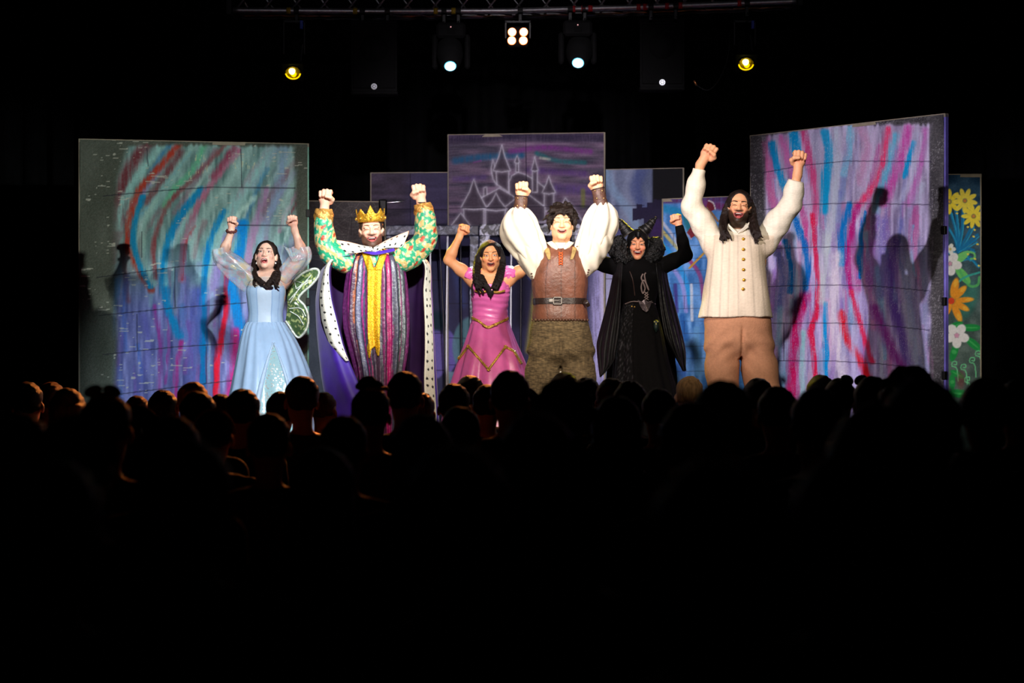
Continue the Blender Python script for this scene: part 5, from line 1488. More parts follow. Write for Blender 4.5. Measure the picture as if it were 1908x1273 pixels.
def ermine(name, cols, side, u0, u1, seed, label=None):
    a, b = int(u0 * 89), int(u1 * 89)
    E = G[a:b + 1]
    if side == 'L': st = E[:, 0:1]; 
    else: st = E[:, -1:]
    # build the band as a dense strip lying just outside the cape's front edge
    k = [0, 3, 6, 9, 12, 15, 18] if side == 'L' else [-1, -2, -4, -5, -7, -8, -9]
    Wd = E[:, k[:cols]]
    A = cr(Wd.transpose(1, 0, 2).reshape(cols, -1), 22).reshape(22, len(E), 3).transpose(1, 0, 2)
    A = cr(A.reshape(len(E), -1), 200).reshape(200, 22, 3)
    A = A + np.array((0, -.014, 0)) + np.array((-.004 if side == 'L' else .004, 0, 0))
    V = A.reshape(-1, 3); U = np.repeat(np.linspace(0, 1, 200)[:, None], 22, 1).ravel(); T = np.repeat(np.linspace(0, 1, 22)[None], 200, 0).ravel()
    tw = 1.0
    if side == 'L':
        tw_ = np.interp(np.linspace(0, 1, 200), [0, .12, .35, .6, .85, 1], [.3, .7, 1, 1, .7, .12])
        A = A[:, :1] + (A - A[:, :1]) * tw_[:, None, None]; V = A.reshape(-1, 3)
    V = V + np.stack([0 * U, -.010 * np.sin(T * np.pi), 0 * U], -1)
    c = np.repeat(lin((240, 234, 222))[None], len(V), 0); c[dots(U, T, 14 if side == 'L' else 20, 2, seed, .17, 1.0)] = lin((22, 20, 24))
    o = obj('ermine_trim', V, grid_faces(200, 22), M_erm, f.root, True, c); solid(o, .012)
ermine('ermine_trim', 7, 'L', .13, .62, 4); ermine('ermine_trim', 7, 'R', .13, .98, 6)
def c_erm(seed, nu, nv):
    def c(V, U, T):
        q = np.repeat(lin((242, 238, 230))[None], len(V), 0); q[dots(U, T, nu, nv, seed, .16)] = lin((22, 20, 24)); return q
    return c
lw_ = lambda u, v: np.stack([0 * u * v, -.02 * np.sin(np.pi * v) + 0 * u, 0 * u * v], -1)
sheet('ermine_collar', [[S_(627, 449, .02), S_(634, 462, -.05), S_(642, 472, -.08)], [S_(650, 453, -.02), S_(658, 463, -.10), S_(665, 471, -.13)], [S_(674, 459, -.07), S_(680, 465, -.13), S_(686, 467, -.15)], [S_(692, 462, -.12), S_(695, 465, -.14), S_(697, 468, -.15)]], M_erm, f.root, 90, 30, c_erm(3, 5, 2), .016, lw_)
sheet('ermine_collar', [[S_(762, 432, .03), S_(756, 447, -.05), S_(748, 461, -.08)], [S_(742, 440, -.02), S_(738, 450, -.09), S_(732, 461, -.12)], [S_(720, 450, -.07), S_(719, 456, -.12), S_(716, 462, -.15)], [S_(697, 463, -.12), S_(697, 466, -.14), S_(697, 469, -.15)]], M_erm, f.root, 90, 30, c_erm(5, 5, 2), .016, lw_)
sheet('cape_collar_band', [[S_(676, 469, -.13), S_(677, 471, -.14)], [S_(697, 469, -.150), S_(697, 475, -.165)], [S_(716, 467, -.14), S_(717, 472, -.155)], [S_(734, 463, -.12), S_(736, 468, -.13)]], M_purple, f.root, 40, 8, None, .008)
lv = [(S_(0, 884)[2] * 0, 0, 0, .1, .1)]
w_, hp = [f.lev(690, 666, 748, .13), f.lev(720, 664, 750, .13)], [f.lev(760, 662, 752, .13)]
trousers(f, w_, hp, [[(S_(684, 750), .085), (S_(682, 820), .075), (S_(680, 872), .065)], [(S_(728, 750), .085), (S_(730, 820), .075), (S_(732, 872), .065)]], mat('dark_breeches', (34, 26, 40), .8), .012, name='breeches')
shoes(f, (680, 732), mat('black_boot', (18, 16, 16), .4))

# ---------------------------------------------------------------- pink dress
f = Fig(912, 1.6, 'person with long black hair in a pink dress with gold zigzag trim')
S_ = f.L
P = dict(scale=.93, head=S_(913.5, 477, -.02), rot=rotm(1, -2, 2), fem=True, neck=S_(912, 518, .01), shL=S_(880, 519), shR=S_(948, 518), elL=S_(835.5, 485, -.02), elR=S_(989, 493, -.02),
         wrL=S_(856, 442, -.04), wrR=S_(978, 448, .0), fiL=S_(862, 427.5, -.05), fiR=S_(974, 432, .0), hip=S_(911, 630), arm=.86, hand=.85, palmL=(.6, -.8, 0),
         open=.012, mw=.028, smile=8, eye=.0052, brow=(.021, .10), browmat=M_hair_dark, browth=.85, blush=(226, 110, 70), lip=(186, 86, 80), face=1.05, teeth=.5)
build_body(f, P, (232, 166, 116))
H = Hair(f, S_(868, 570) - (0, .17, 0), S_(958, 440) + (0, .16, 0))
H.ell((0, .022, .036), (.086, .106, .090)); H.ell((0, -.088, -.028), (.066, .086, .108), .012, True); H.v.sub(P_rc(P['neck'] + (0, -.1, -.04), P['head'] + (0, -.13, -.03), .06, .062), .01)
H.v.add(P_loft([(S_(0, 545)[2], P['neck'][0], .06, .10, .035), (S_(0, 520)[2], P['neck'][0], .07, .10, .04), (S_(0, 495)[2], P['head'][0], .06, .092, .06), (S_(0, 475)[2], P['head'][0], .05, .086, .08)]), .03)
H.lock([S_(903, 458, .01), S_(894, 474, .0), S_(889, 494, -.02), S_(888, 512, -.10), S_(891, 530, -.145), S_(900, 546, -.15)], .014, .006, 30, .023, .003, 1)
H.lock([S_(925, 458, .01), S_(934, 474, .0), S_(936, 494, -.02), S_(932, 512, -.10), S_(925, 531, -.15), S_(915, 550, -.155)], .014, .006, 32, .025, .003, 2)
H.lock([S_(897, 516, -.11), S_(905, 532, -.15), S_(914, 545, -.155), S_(912, 554, -.155)], .018, .005, 7, .012, .008, 3)
H.lock([S_(886, 515, -.05), S_(881, 535, -.09), S_(883, 556, -.11)], .007, .003, 4, .008, .006, 5)
H.build(M_hair_black)
M_pink = mat('pink_satin', 'Col', .33, var=.06, scale=16, bump=.15, bscale=28, spec=.55)
def c_pk(V, T=None, H_=None):
    n = wrinkle(V[:, 0], V[:, 1], V[:, 2] * 2, 26, 4); return np.repeat(lin((226, 106, 176))[None], len(V), 0) * (1 + .12 * n[:, None])
ruche = lambda t, th: 1 + .012 * np.sin(60 * t + 2 * np.sin(2 * th)) + .008 * np.sin(38 * t + 3 * th)
lv = [f.lev(530, 881, 948, .10, -.012), f.lev(540, 878, 950, .112, -.016), f.lev(555, 878, 949, .11, -.010), f.lev(575, 880, 946, .096), f.lev(594, 879, 947, .094), f.lev(606, 876, 949, .1)]
o, V, F = ringmesh(f, 'bodice', lv, M_pink, 120, 90, ruche, c_pk); f.setbvh(V, F)
cups = [(893, 536, 13, 13), (930, 536, 13, 13)]
for cxp, cyp, a, b in cups:
    V, F = ellipsoid(S_(cxp, cyp, -.055), (a * .004 * 1.15, .062, b * .0047), 18, 26, rotm(0, 18 if cxp < 910 else -18, 0)); obj('bodice_cup', V, F, M_pink, f.root, True, c_pk(V))
fold = lambda t, th: 1 + t * (.080 * np.sin(8 * th + .8) + .04 * np.sin(15 * th + 2 * t))
lv = [f.lev(594, 879, 947, .095), f.lev(606, 876, 950, .11), f.lev(640, 866, 962, .17), f.lev(680, 853, 977, .24), f.lev(740, 838, 993, .31), f.lev(860, 815, 1014, .40)]
o, V, F = ringmesh(f, 'skirt', lv, M_pink, 200, 80, fold, c_pk); sk = BVHTree.FromPolygons(V.tolist(), [tuple(q) for q in F])
M_gtrim = mat('gold_sequin_trim', (206, 160, 70), .35, .5, var=.5, scale=110, bump=.6, bscale=140)
f.strip('gold_trim', M_gtrim, [(879, 590), (893, 597), (909, 608), (925, 602), (947, 592)], [(879, 595), (893, 602), (909, 613), (925, 607), (947, 597)], 40, 5, .012)
f.strip('gold_trim', M_gtrim, [(885, 541), (894, 543.5), (906, 543)], [(885, 544.5), (894, 547), (906, 546.5)], 20, 4, .02, None, .006); f.strip('gold_trim', M_gtrim, [(920, 544), (930, 544), (941, 541)], [(920, 547.5), (930, 547.5), (941, 544.5)], 20, 4, .02, None, .006)
zz = [(852, 672), (856, 667), (873, 646), (892, 668), (911, 689), (926, 668), (942, 647), (955, 653), (971, 675)]
for p0, p1 in (((854, 670), (873, 646)), ((873, 646), (911, 689)), ((911, 689), (942, 647)), ((942, 647), (958, 655)), ((958, 655), (972, 678))):
    d_ = np.array(p1, float) - p0; nn = np.array([-d_[1], d_[0]]) / np.linalg.norm(d_) * 2.0
    L_ = [np.array(p0) + d_ * t for t in np.linspace(0, 1, 5)]
    f.strip('gold_trim', M_gtrim, [q + nn for q in L_], [q - nn for q in L_], 26, 4, .008, sk)
for c_ in ((873, 646), (911, 689), (942, 647)):
    q = f.drape([c_], .012, sk)[0]
    b_ = MB()
    for k in range(5): b_.add(*ellipsoid(q + np.array((.008 * math.cos(k * 1.257), -.004, .008 * math.sin(k * 1.257))), (.007, .005, .007), 6, 8))
    b_.build('rosette', M_gtrim, f.root, True)
for a, pts, rr in (('L', [(893, 516), (884, 513), (876, 514), (873, 520)], [.05, .058, .056, .048]), ('R', [(935, 515), (944, 511), (952, 512), (955, 518)], [.05, .056, .054, .046])):
    V, F = tube([S_(x, y, -.01) for x, y in pts], rr, 30, 30, lambda u, th: .005 * np.sin(9 * th + 4 * u), False); o = obj('cap_sleeve', V, F, M_pink, f.root, True, c_pk(V)); solid(o, .004)
    e = [S_(pts[-1][0], pts[-1][1], -.01)]
V, F = ellipsoid(f.drape([(913, 546)], .02)[0], (.012, .006, .009)); obj('brooch', V, F, M_pearl, f.root)
shoes(f, (898, 926), mat('pink_shoe', (150, 60, 110), .4), -.05)

# ---------------------------------------------------------------- leather vest
f = Fig(1044, 0.05, 'person in a brown leather vest with puffed white sleeves and studded bracers')
S_ = f.L
P = dict(scale=.97, head=S_(1047, 417, -.03), rot=rotm(-5, 0, -1), neck=S_(1044, 459, .01), shL=S_(1000, 482), shR=S_(1090, 478), elL=S_(968, 447, -.04), elR=S_(1127, 440, -.04),
         wrL=S_(971, 378, -.07), wrR=S_(1116, 364, -.07), fiL=S_(971.5, 352.5, -.08), fiR=S_(1112, 340, -.08), hip=S_(1044, 600), arm=1.0, hand=1.05,
         open=.0085, mw=.030, smile=10, eye=.0020, brow=(.022, .05), browmat=mat('faint_brow', (110, 70, 50), .7), browth=.75, blush=(250, 180, 140), lip=(222, 120, 110), teeth=.5, face=1.03)
build_body(f, P, (240, 184, 142))
H = Hair(f, S_(1005, 460) - (0, .18, 0), S_(1095, 365) + (0, .18, 0))
H.ell((0, .025, .042), (.090, .108, .090)); H.ell((0, -.090, -.035), (.068, .08, .098), .010, True); H.ell((0, -.02, -.13), (.12, .10, .075), .01, True)
rn = np.random.RandomState(5)
for k in range(70):
    t = rn.uniform(0, 6.283); e = rn.uniform(.05, 1.0)
    p0 = np.array((.080 * math.cos(t) * math.cos(e), .025 + .098 * math.sin(t) * math.cos(e), .045 + .085 * math.sin(e)))
    if p0[1] < -.05 and p0[2] < .06: continue
    d_ = p0 - np.array((0, .02, .02)); d_ /= np.linalg.norm(d_)
    p1 = p0 + d_ * .018 + rn.uniform(-.014, .014, 3); p2 = p1 + np.array((d_[0] * .02 + rn.uniform(-.015, .015), d_[1] * .015, -.022))
    H.v.chain([H.head(p0 - d_ * .02), H.head(p1), H.head(p2)], [.013, .011, .005], .004)
for x0, dx in ((-.045, -.01), (-.025, -.012), (-.005, -.012), (.018, .012), (.04, .012), (-.06, -.012), (.058, .008)):
    H.v.chain([H.head((x0, -.055, .098)), H.head((x0 + dx * .6, -.090, .080)), H.head((x0 + dx * 1.6, -.094, .052 + .010 * math.sin(x0 * 90)))], [.020, .014, .005], .006)
for s in (-1, 1):
    for k in range(4): H.v.chain([H.head((s * .080, -.03 + .025 * k, .05)), H.head((s * .090, -.035 + .025 * k, .01)), H.head((s * .084, -.035 + .028 * k, -.038 - .01 * (k % 2)))], [.018, .014, .005], .006)
H.build(hair_mat('tousled_black_hair', (30, 20, 15)))
M_shirt = mat('cream_cotton', (232, 222, 202), .75, var=.04, scale=12, bump=.12, bscale=18)
for a, pts, rr in (('L', [(1000, 486), (990, 468), (977, 448), (967, 430), (967, 416), (970, 402)], [.075, .098, .110, .116, .098, .042]), ('R', [(1092, 482), (1100, 460), (1108, 441), (1117, 422), (1123, 405), (1121, 391)], [.070, .090, .098, .104, .092, .044])):
    q = [S_(x, y, -.03 - .008 * k) for k, (x, y) in enumerate(pts)]; A = np.array(q)
    v = Vol(A.min(0) - .16, A.max(0) + .16, .007); Q = cr(q, 16); rad = np.interp(np.linspace(0, 1, 16), np.linspace(0, 1, 6), rr)
    v.chain(list(Q), list(rad), .03)
    ax = A[-1] - A[0]; ax /= np.linalg.norm(ax); sx = np.array((ax[2], 0, -ax[0]))
    o3 = A[0]
    def fl(X, Y, Z, ax=ax, sx=sx, o3=o3):
        u = (X - o3[0]) * ax[0] + (Z - o3[2]) * ax[2]; w = (X - o3[0]) * sx[0] + (Z - o3[2]) * sx[2]
        an = np.arctan2(Y - o3[1] + .03, w)
        return .0075 * np.sin(9 * an + 9 * u) + .012 * wrinkle(X, Y, Z, 26, 9) + .005 * wrinkle(X, Y, Z, 60, 10)
    v.disp(fl)
    # sleeve hangs down from the forearm towards the armhole
    v.build('puff_sleeve', M_shirt, f.root)
    # drape of the sleeve falling below the arm
for pts, rr in (([(969, 428), (980, 454), (991, 490), (994, 516)], [.085, .10, .075, .02]), ([(1122, 418), (1111, 448), (1098, 484), (1094, 508)], [.075, .10, .075, .02])):
    q = [S_(x, y, -.05) for x, y in pts]; A = np.array(q); v = Vol(A.min(0) - .13, A.max(0) + .13, .007)
    v.chain(list(cr(q, 14)), list(np.interp(np.linspace(0, 1, 14), np.linspace(0, 1, 4), rr)), .02); v.disp(lambda X, Y, Z: .008 * np.sin(70 * X + 30 * Z) * np.cos(40 * Y) + .006 * wrinkle(X, Y, Z, 30, 12)); v.build('sleeve_drape', M_shirt, f.root)
M_bracer = mat('brown_leather_bracer', (92, 62, 48), .5, var=.3, scale=30, bump=.4, bscale=70); M_stud = mat('antique_brass', (190, 150, 96), .3, .9, var=.2)
for pts, ax in (([(969, 402), (970, 384), (971.5, 366)], 0), ([(1122, 389), (1118, 372), (1114, 352)], 1)):
    q = [S_(x, y, -.065) for x, y in pts]
    V, F = tube(q, [.047, .043, .041, .040], 24, 28, lambda u, th: .0015 * np.sin(13 * u + 3 * th), False); br = obj('bracer', V, F, M_bracer, f.root); solid(br, .006)
    for t in (.12, .5, .88):
        c_ = cr(q, 3)[0] * (1 - t) + q[-1] * t
        for s in (-.55, .55):
            V, F = ellipsoid(c_ + np.array((.044 * math.sin(s), -.047 * math.cos(s) - .002, 0)), (.0055, .004, .0055), 6, 10); obj('stud', V, F, M_stud, br)
    for t in (.0, 1.0):
        c_ = q[0] * (1 - t) + q[-1] * t; rr = .049 if t == 0 else .043
        d_ = (q[-1] - q[0]) / np.linalg.norm(q[-1] - q[0])
        V, F = tube([c_ + np.array((rr * math.cos(k), rr * math.sin(k), -rr * math.cos(k) * d_[0])) for k in np.linspace(0, 6.283, 24)], .004, 24, 6, None, False, res=False); obj('bracer_edge', V, F, mat('dark_leather_edge', (54, 36, 28), .5) if 'dark_leather_edge' not in bpy.data.materials else bpy.data.materials['dark_leather_edge'], br)
# vest
M_leather = mat('brown_leather', 'Col', .42, var=.22, scale=22, bump=.35, bscale=50, spec=.5)
v = Vol(S_(975, 604) - (0, .26, 0), S_(1115, 440) + (0, .24, 0), .0065)
lv = [f.lev(598, 992, 1095, .155), f.lev(585, 991, 1094, .155), f.lev(562, 994, 1092, .148), f.lev(530, 991, 1096, .158), f.lev(505, 993, 1094, .158), f.lev(480, 1000, 1089, .145), f.lev(466, 1006, 1084, .115, .005), f.lev(457, 1020, 1068, .075, .01)]
v.add(P_loft(lv, p=2.6)); 
for s, px in ((-1, 1005), (1, 1086)): v.sub(P_ell(S_(px + s * 14, 478), (.05, .13, .075)), .02)
v.sub(P_ell(S_(1044, 450, -.04), (.052, .11, .060)), .01); v.sub(P_rc(S_(1044, 458, -.2), S_(1044, 484, -.2), .040, .010), .01)
v.disp(lambda X, Y, Z: .0045 * wrinkle(X, Y, Z, 30, 17))
def c_lea(V):
    n = wrinkle(V[:, 0], V[:, 1], V[:, 2], 24, 19); c = np.repeat(lin((120, 74, 56))[None], len(V), 0) * (1 + .25 * n[:, None])
    px = 954 + (V[:, 0] + f.base[0]) * f.ppm
    seam = (np.abs(px - (1020 + 4 * np.sin(V[:, 2] * 9))) < 1.0) | (np.abs(px - 1070) < 1.0) | (np.abs(px - 1044) < .9); c[seam & (V[:, 1] < 0)] *= .55
    return c
v.build('vest', M_leather, f.root, c_lea); f.setbvh(v.V, v.F)
M_suede = mat('tan_suede_patch', (168, 140, 84), .8, var=.3, scale=40, bump=.4)
f.strip('shoulder_patch', M_suede, [(1013, 464), (1016, 474), (1021, 486)], [(1023, 464), (1025, 474), (1025, 486)], 16, 6, .006); f.strip('shoulder_patch', M_suede, [(1066, 462), (1064, 474), (1061, 486)], [(1075, 460), (1071, 474), (1066, 486)], 16, 6, .006)
M_lace = mat('orange_lace', (200, 84, 24), .6)
for y0 in (472, 477, 482, 487, 492):
    V, F = tube(f.drape([(1040, y0), (1048, y0 + 4)], .008), .004, 6, 6); obj('lace', V, F, M_lace, f.root); V, F = tube(f.drape([(1048, y0), (1040, y0 + 4)], .008), .004, 6, 6); obj('lace', V, F, M_lace, f.root)
for s, c_ in ((-1, [(1028, 450), (1036, 458), (1042, 470), (1044, 478)]), (1, [(1060, 450), (1053, 458), (1047, 470), (1045, 478)])):
    a_ = [S_(x, y, -.085 - .01 * k) for k, (x, y) in enumerate(c_)]; b_ = [S_(x - s * (-9 if k < 2 else -3), y + 2, -.075 - .012 * k) for k, (x, y) in enumerate(c_)]
    sheet('shirt_collar', [a_, [(np.array(p) + np.array(q)) / 2 + (0, -.012, 0) for p, q in zip(a_, b_)], b_], M_shirt, f.root, 14, 20, None, .008)
lv = [f.lev(453, 1029, 1060, .066, .005), f.lev(460, 1028, 1061, .080, .0), f.lev(482, 1030, 1059, .125, .0)]
ringmesh(f, 'shirt_neck', lv, M_shirt, 50, 14, None, None, False)
# toothed leather edging round armholes and hem
for k, px in enumerate(np.linspace(993, 1094, 19)):
    q = f.drape([(px, 597)], .002)[0]; V, F = ellipsoid(q, (.010, .006, .009), 6, 8); obj('hem_scallop', V, F, M_bracer, f.root)
for s, pts in ((-1, [(997, 470), (994, 486), (990, 502), (992, 520)]), (1, [(1091, 466), (1094, 482), (1097, 500), (1094, 516)])):
    for q in cr(pts, 12):
        p = S_(q[0], q[1], -.10); V, F = ellipsoid(p, (.007, .007, .006), 6, 8); obj('armhole_scallop', V, F, M_bracer, f.root)
M_belt = mat('dark_leather_belt', (46, 32, 28), .35, var=.2, bump=.2, spec=.6); M_steel = mat('polished_buckle', (150, 144, 138), .45, .8, var=.2)
lv = [f.lev(556.5, 992.5, 1093.5, .156), f.lev(567.5, 992.5, 1093.5, .156)]
ringmesh(f, 'belt', lv, M_belt, 90, 4, None, None, False, 2.6)
q = f.drape([(1038, 562)], .014)[0]; b_ = MB()
for x0, x1, z0, z1 in ((-.03, .03, .018, .026), (-.03, .03, -.026, -.018), (-.03, -.022, -.026, .026), (.022, .03, -.026, .026), (-.026, .01, -.003, .003)): b_.box(q + np.array((x0, -.006, z0)), q + np.array((x1, .003, z1)), .002)
b_.build('belt_buckle', M_steel, f.root)
f.strip('belt_plate', M_steel, [(1021, 558), (1031, 558)], [(1021, 566), (1031, 566)], 6, 4, .012, None, .004)
V, F = tube([S_(1088, 562, -.11), S_(1093, 565, -.13), S_(1097, 571, -.12)], [.018, .016, .012], 12, 8, None, True, .3); obj('belt_tail', V, F, M_belt, f.root)
# tweed trousers
M_tweed = mat('tweed', 'Col', .9, var=.35, scale=30, bump=.5, bscale=60, stretch=(1, 1, 7))
def c_tw(V):
    n = vnoise(V[:, 0] * 60, V[:, 2] * 420, 3); n2 = vnoise(V[:, 0] * 200, V[:, 2] * 40, 4)
    c = np.repeat(lin((112, 94, 66))[None], len(V), 0) * (.40 + 1.0 * n[:, None]) * (.75 + .5 * n2[:, None]); return c
trousers(f, [f.lev(590, 994, 1094, .14), f.lev(605, 990, 1097, .15)], [f.lev(640, 985, 1102, .16), f.lev(658, 984, 1104, .16)],
         [[(S_(1016, 650), .112), (S_(1013, 700), .116), (S_(1012, 800), .10), (S_(1014, 868), .085)], [(S_(1073, 650), .112), (S_(1076, 700), .116), (S_(1080, 800), .10), (S_(1080, 868), .085)]], M_tweed, .0065, c_tw, .006, .02, frq=34, crease=(S_(1044, 0)[0], S_(0, 655)[2]))
for k, y0 in enumerate((694,)):
    V, F = ellipsoid(f.drape([(1044.5, y0)], .006, f.tbvh)[0], (.008, .006, .008), 6, 8); obj('trouser_button', V, F, M_pearl, f.root)
shoes(f, (1014, 1080), bpy.data.materials['black_boot'])

# ---------------------------------------------------------------- horned black costume
f = Fig(1190, 1.25, 'person in a black horned hood and black gown with hanging wing-like cape')
S_ = f.L
P = dict(scale=.90, head=S_(1188.5, 456, -.02), rot=rotm(1, 2, -3), fem=True, neck=S_(1190, 494, .01), shL=S_(1152, 499), shR=S_(1231, 497), elL=S_(1102, 487, .0), elR=S_(1278, 476, -.02),
         wrL=S_(1108, 440, .05), wrR=S_(1266, 424, -.04), fiL=S_(1110, 425, .05), fiR=S_(1261.5, 408.5, -.05), hip=S_(1190, 600), arm=.85, hand=.85, palmR=(-.5, -.8, 0),
         open=.0105, mw=.032, smile=12, eye=.0034, brow=(.020, .12), browmat=M_hair_dark, browth=.8, blush=(236, 110, 84), lip=(190, 60, 60), face=1.04, teeth=.85)
build_body(f, P, (232, 160, 120))
M_blk = mat('black_velvet', (7, 6, 7), .9, var=.3, scale=20, bump=.2, spec=.12); M_blk2 = mat('black_leatherette', (13, 12, 12), .5, var=.3, scale=30, bump=.4, bscale=40, spec=.3)
M_blks = sequin('black_sparkle_cloth', (10, 9, 10), (60, 58, 64), 320, .12, .55); M_ruff = mat('black_sequin_ruff', (7, 7, 8), .32, var=.4, scale=70, bump=1.0, bscale=140, spec=.45)
H = Hair(f, S_(1150, 505) - (0, .17, 0), S_(1230, 415) + (0, .16, 0))
H.ell((0, .020, .030), (.090, .110, .096)); H.ell((0, .0, -.06), (.076, .090, .075), .03); H.v.chain([P['neck'] + (0, .01, -.03), P['head'] + (0, .02, -.05)], [.07, .06], .03)
H.ell((0, -.100, -.028), (.066, .085, .092), .004, True)
# widow's peak point over the brow
H.v.chain([H.head((0, -.088, .085)), H.head((0, -.102, .062)), H.head((0, -.104, .047))], [.022, .012, .004], .01)
H.v.build('horned_hood', M_blk2, f.root)
V, F = ellipsoid(H.head((.002, -.108, .072)), (.006, .004, .006), 6, 10); obj('hood_stud', V, F, M_steel, f.root)
for pts, nm in (([(1171, 436), (1163, 425), (1155, 414), (1151, 408)], 'horn'), ([(1198, 432), (1207, 424), (1215, 414), (1223, 405)], 'horn')):
    q = [S_(x, y, -.01) for x, y in pts]
    V, F = tube(q, [.046, .036, .024, .008], 30, 20, lambda u, th: .0016 * np.sin(34 * u)); hn = obj(nm, V, F, M_blk2, f.root)
    for t in (.04, .4, .7):
        k = cr(q, 20)[int(t * 19)]; d_ = (q[-1] - q[0]) / np.linalg.norm(q[-1] - q[0]); sx = np.array((d_[2], 0, -d_[0])); r_ = np.interp(t, [0, .33, .66, 1], [.047, .037, .025, .009])
        V, F = tube([k + sx * r_ * math.cos(a) + np.array((0, r_ * math.sin(a), 0)) for a in np.linspace(0, 6.283, 18)], .003, 18, 6, None, False, res=False); obj('horn_ring', V, F, mat('horn_seam', (64, 58, 50), .5) if 'horn_seam' not in bpy.data.materials else bpy.data.materials['horn_seam'], hn)
# ruffled collar: two lobes of crumpled sequins
for s, pts, rr in ((-1, [(1164, 484), (1156, 476), (1150, 464), (1150, 454), (1158, 449)], [.055, .060, .058, .046, .03]), (1, [(1212, 482), (1218, 474), (1223, 463), (1222, 455), (1214, 449)], [.05, .055, .052, .042, .028])):
    q = [S_(x, y, -.03) for x, y in pts]; A = np.array(q); v = Vol(A.min(0) - .11, A.max(0) + .11, .006)
    v.chain(list(cr(q, 12)), list(np.interp(np.linspace(0, 1, 12), np.linspace(0, 1, 5), rr)), .02)
    v.disp(lambda X, Y, Z: .012 * wrinkle(X, Y, Z, 110, 23) + .010 * wrinkle(X, Y, Z, 220, 24)); v.build('ruff_collar', M_ruff, f.root)
for a in ('L', 'R'):
    q = [P['sh' + a], P['sh' + a] + (P['el' + a] - P['sh' + a]) * .5, P['el' + a], P['el' + a] + (P['wr' + a] - P['el' + a]) * .5, P['wr' + a]]; A = np.array(q)
    v = Vol(A.min(0) - .09, A.max(0) + .09, .007); v.chain(q, [.062, .056, .047, .042, .032], .015); v.disp(lambda X, Y, Z: .002 * wrinkle(X, Y, Z, 70, 3)); v.build('black_sleeve', M_blk, f.root)
lv = [f.lev(484, 1172, 1210, .07, .01), f.lev(490, 1158, 1222, .09), f.lev(500, 1152, 1231, .105, -.005), f.lev(520, 1153, 1232, .118, -.012), f.lev(545, 1157, 1226, .105), f.lev(568, 1161, 1221, .094), f.lev(576, 1160, 1222, .096)]
o, V, F = ringmesh(f, 'gown_bodice', lv, M_blk, 100, 60); f.setbvh(V, F)
M_blkp = mat('black_gown_panels', 'Col', .9, spec=.15, var=.3, scale=60, bump=.3)
def c_bg(V, T, H_):
    c = np.repeat(lin((10, 8, 9))[None], len(V), 0); k = (np.cos(H_) < -.35) & (np.sin(H_) < 0); n = vnoise(V[:, 0] * 300, V[:, 2] * 300, 6); c[k] = lin((20, 19, 20)); c[k & (n > .74)] = lin((60, 58, 62)); return c
fold = lambda t, th: 1 + t * (.05 * np.sin(9 * th) + .03 * np.sin(17 * th + 1))
lv = [f.lev(566, 1161, 1221, .095), f.lev(580, 1158, 1225, .11), f.lev(620, 1150, 1235, .17), f.lev(680, 1145, 1247, .24), f.lev(740, 1140, 1262, .29), f.lev(866, 1128, 1280, .36)]
o, V, F = ringmesh(f, 'gown_skirt', lv, M_blkp, 180, 80, fold, c_bg); sk = BVHTree.FromPolygons(V.tolist(), [tuple(q) for q in F])
M_cord = mat('grey_cord', (134, 116, 112), .6, var=.2)
V, F = tube(f.drape([(1196, 512), (1193, 520), (1198, 532), (1200, 540), (1196, 548), (1193, 536), (1197, 524), (1204, 534), (1207, 542), (1203, 533), (1199, 516), (1201, 510)], .014), .0055, 90, 8); obj('lacing_cord', V, F, M_cord, f.root)
for y0 in (545, 550, 555): 
    for a_, b_ in (((1199, y0), (1207, y0 + 5)), ((1206, y0), (1200, y0 + 5))):
        V, F = tube(f.drape([a_, b_], .010), .004, 6, 6); obj('lacing_cord', V, F, M_cord, f.root)
crest = np.array([(1187, 560), (1194, 563), (1199, 559), (1206, 563), (1214, 561), (1211, 570), (1206, 580), (1202, 583), (1195, 578), (1191, 570)])
cc = crest.mean(0); Vt = f.drape([cc] + list(crest), .016); Vb = Vt + (0, .010, 0); Vt[0][1] -= .012
n = len(crest); F = [(0, i + 1, (i + 1) % n + 1) for i in range(n)] + [(i + 1, i + 2 + n, (i + 1) % n + 2 + n) for i in range(0)] + [(i + 1, n + 2 + i, n + 2 + (i + 1) % n, (i + 1) % n + 1) for i in range(n)]
obj('crest_brooch', np.vstack([Vt, Vb]), F, mat('pewter_brooch', (104, 92, 96), .4, .5, var=.3, scale=60, bump=.6), f.root, False)
V, F = tube(f.drape([(1164, 567), (1176, 563), (1189, 563)], .008), .0045, 24, 6); obj('thin_belt', V, F, M_cord, f.root); V, F = tube(f.drape([(1211, 563), (1221, 567)], .008), .0045, 12, 6); obj('thin_belt', V, F, M_cord, f.root)
for c_ in ((1176, 572), (1181, 573)): V, F = ellipsoid(f.drape([c_], .010)[0], (.006, .005, .006), 6, 8); obj('gold_bead', V, F, M_gtrim, f.root)
f.strip('bodice_piping', mat('brown_piping', (60, 40, 34), .5), [(1171, 507), (1177, 525), (1181, 553)], [(1172.5, 507), (1178.5, 525), (1182.5, 553)], 20, 3, .006)
q = f.drape([(1220, 608)], .03, sk)[0]
v = Vol(q - .07, q + .07, .005); v.add(P_ell(q, (.020, .018, .034))).add(P_ell(q + (0, 0, .026), (.022, .016, .014)), .01).add(P_rc(q + (0, 0, -.02), q + (0, 0, -.052), .014, .003), .01); pouch = v.build('raven_pouch', mat('dark_green_pouch', (16, 34, 28), .5), f.root)
for dx, dz in ((-.012, .028), (.012, .028), (0, .012)): V, F = ellipsoid(q + (dx, -.020, dz), (.005, .004, .005), 6, 8); obj('pouch_bead', V, F, mat('pale_yellow_bead', (230, 220, 130), .3) if 'pale_yellow_bead' not in bpy.data.materials else bpy.data.materials['pale_yellow_bead'], pouch)
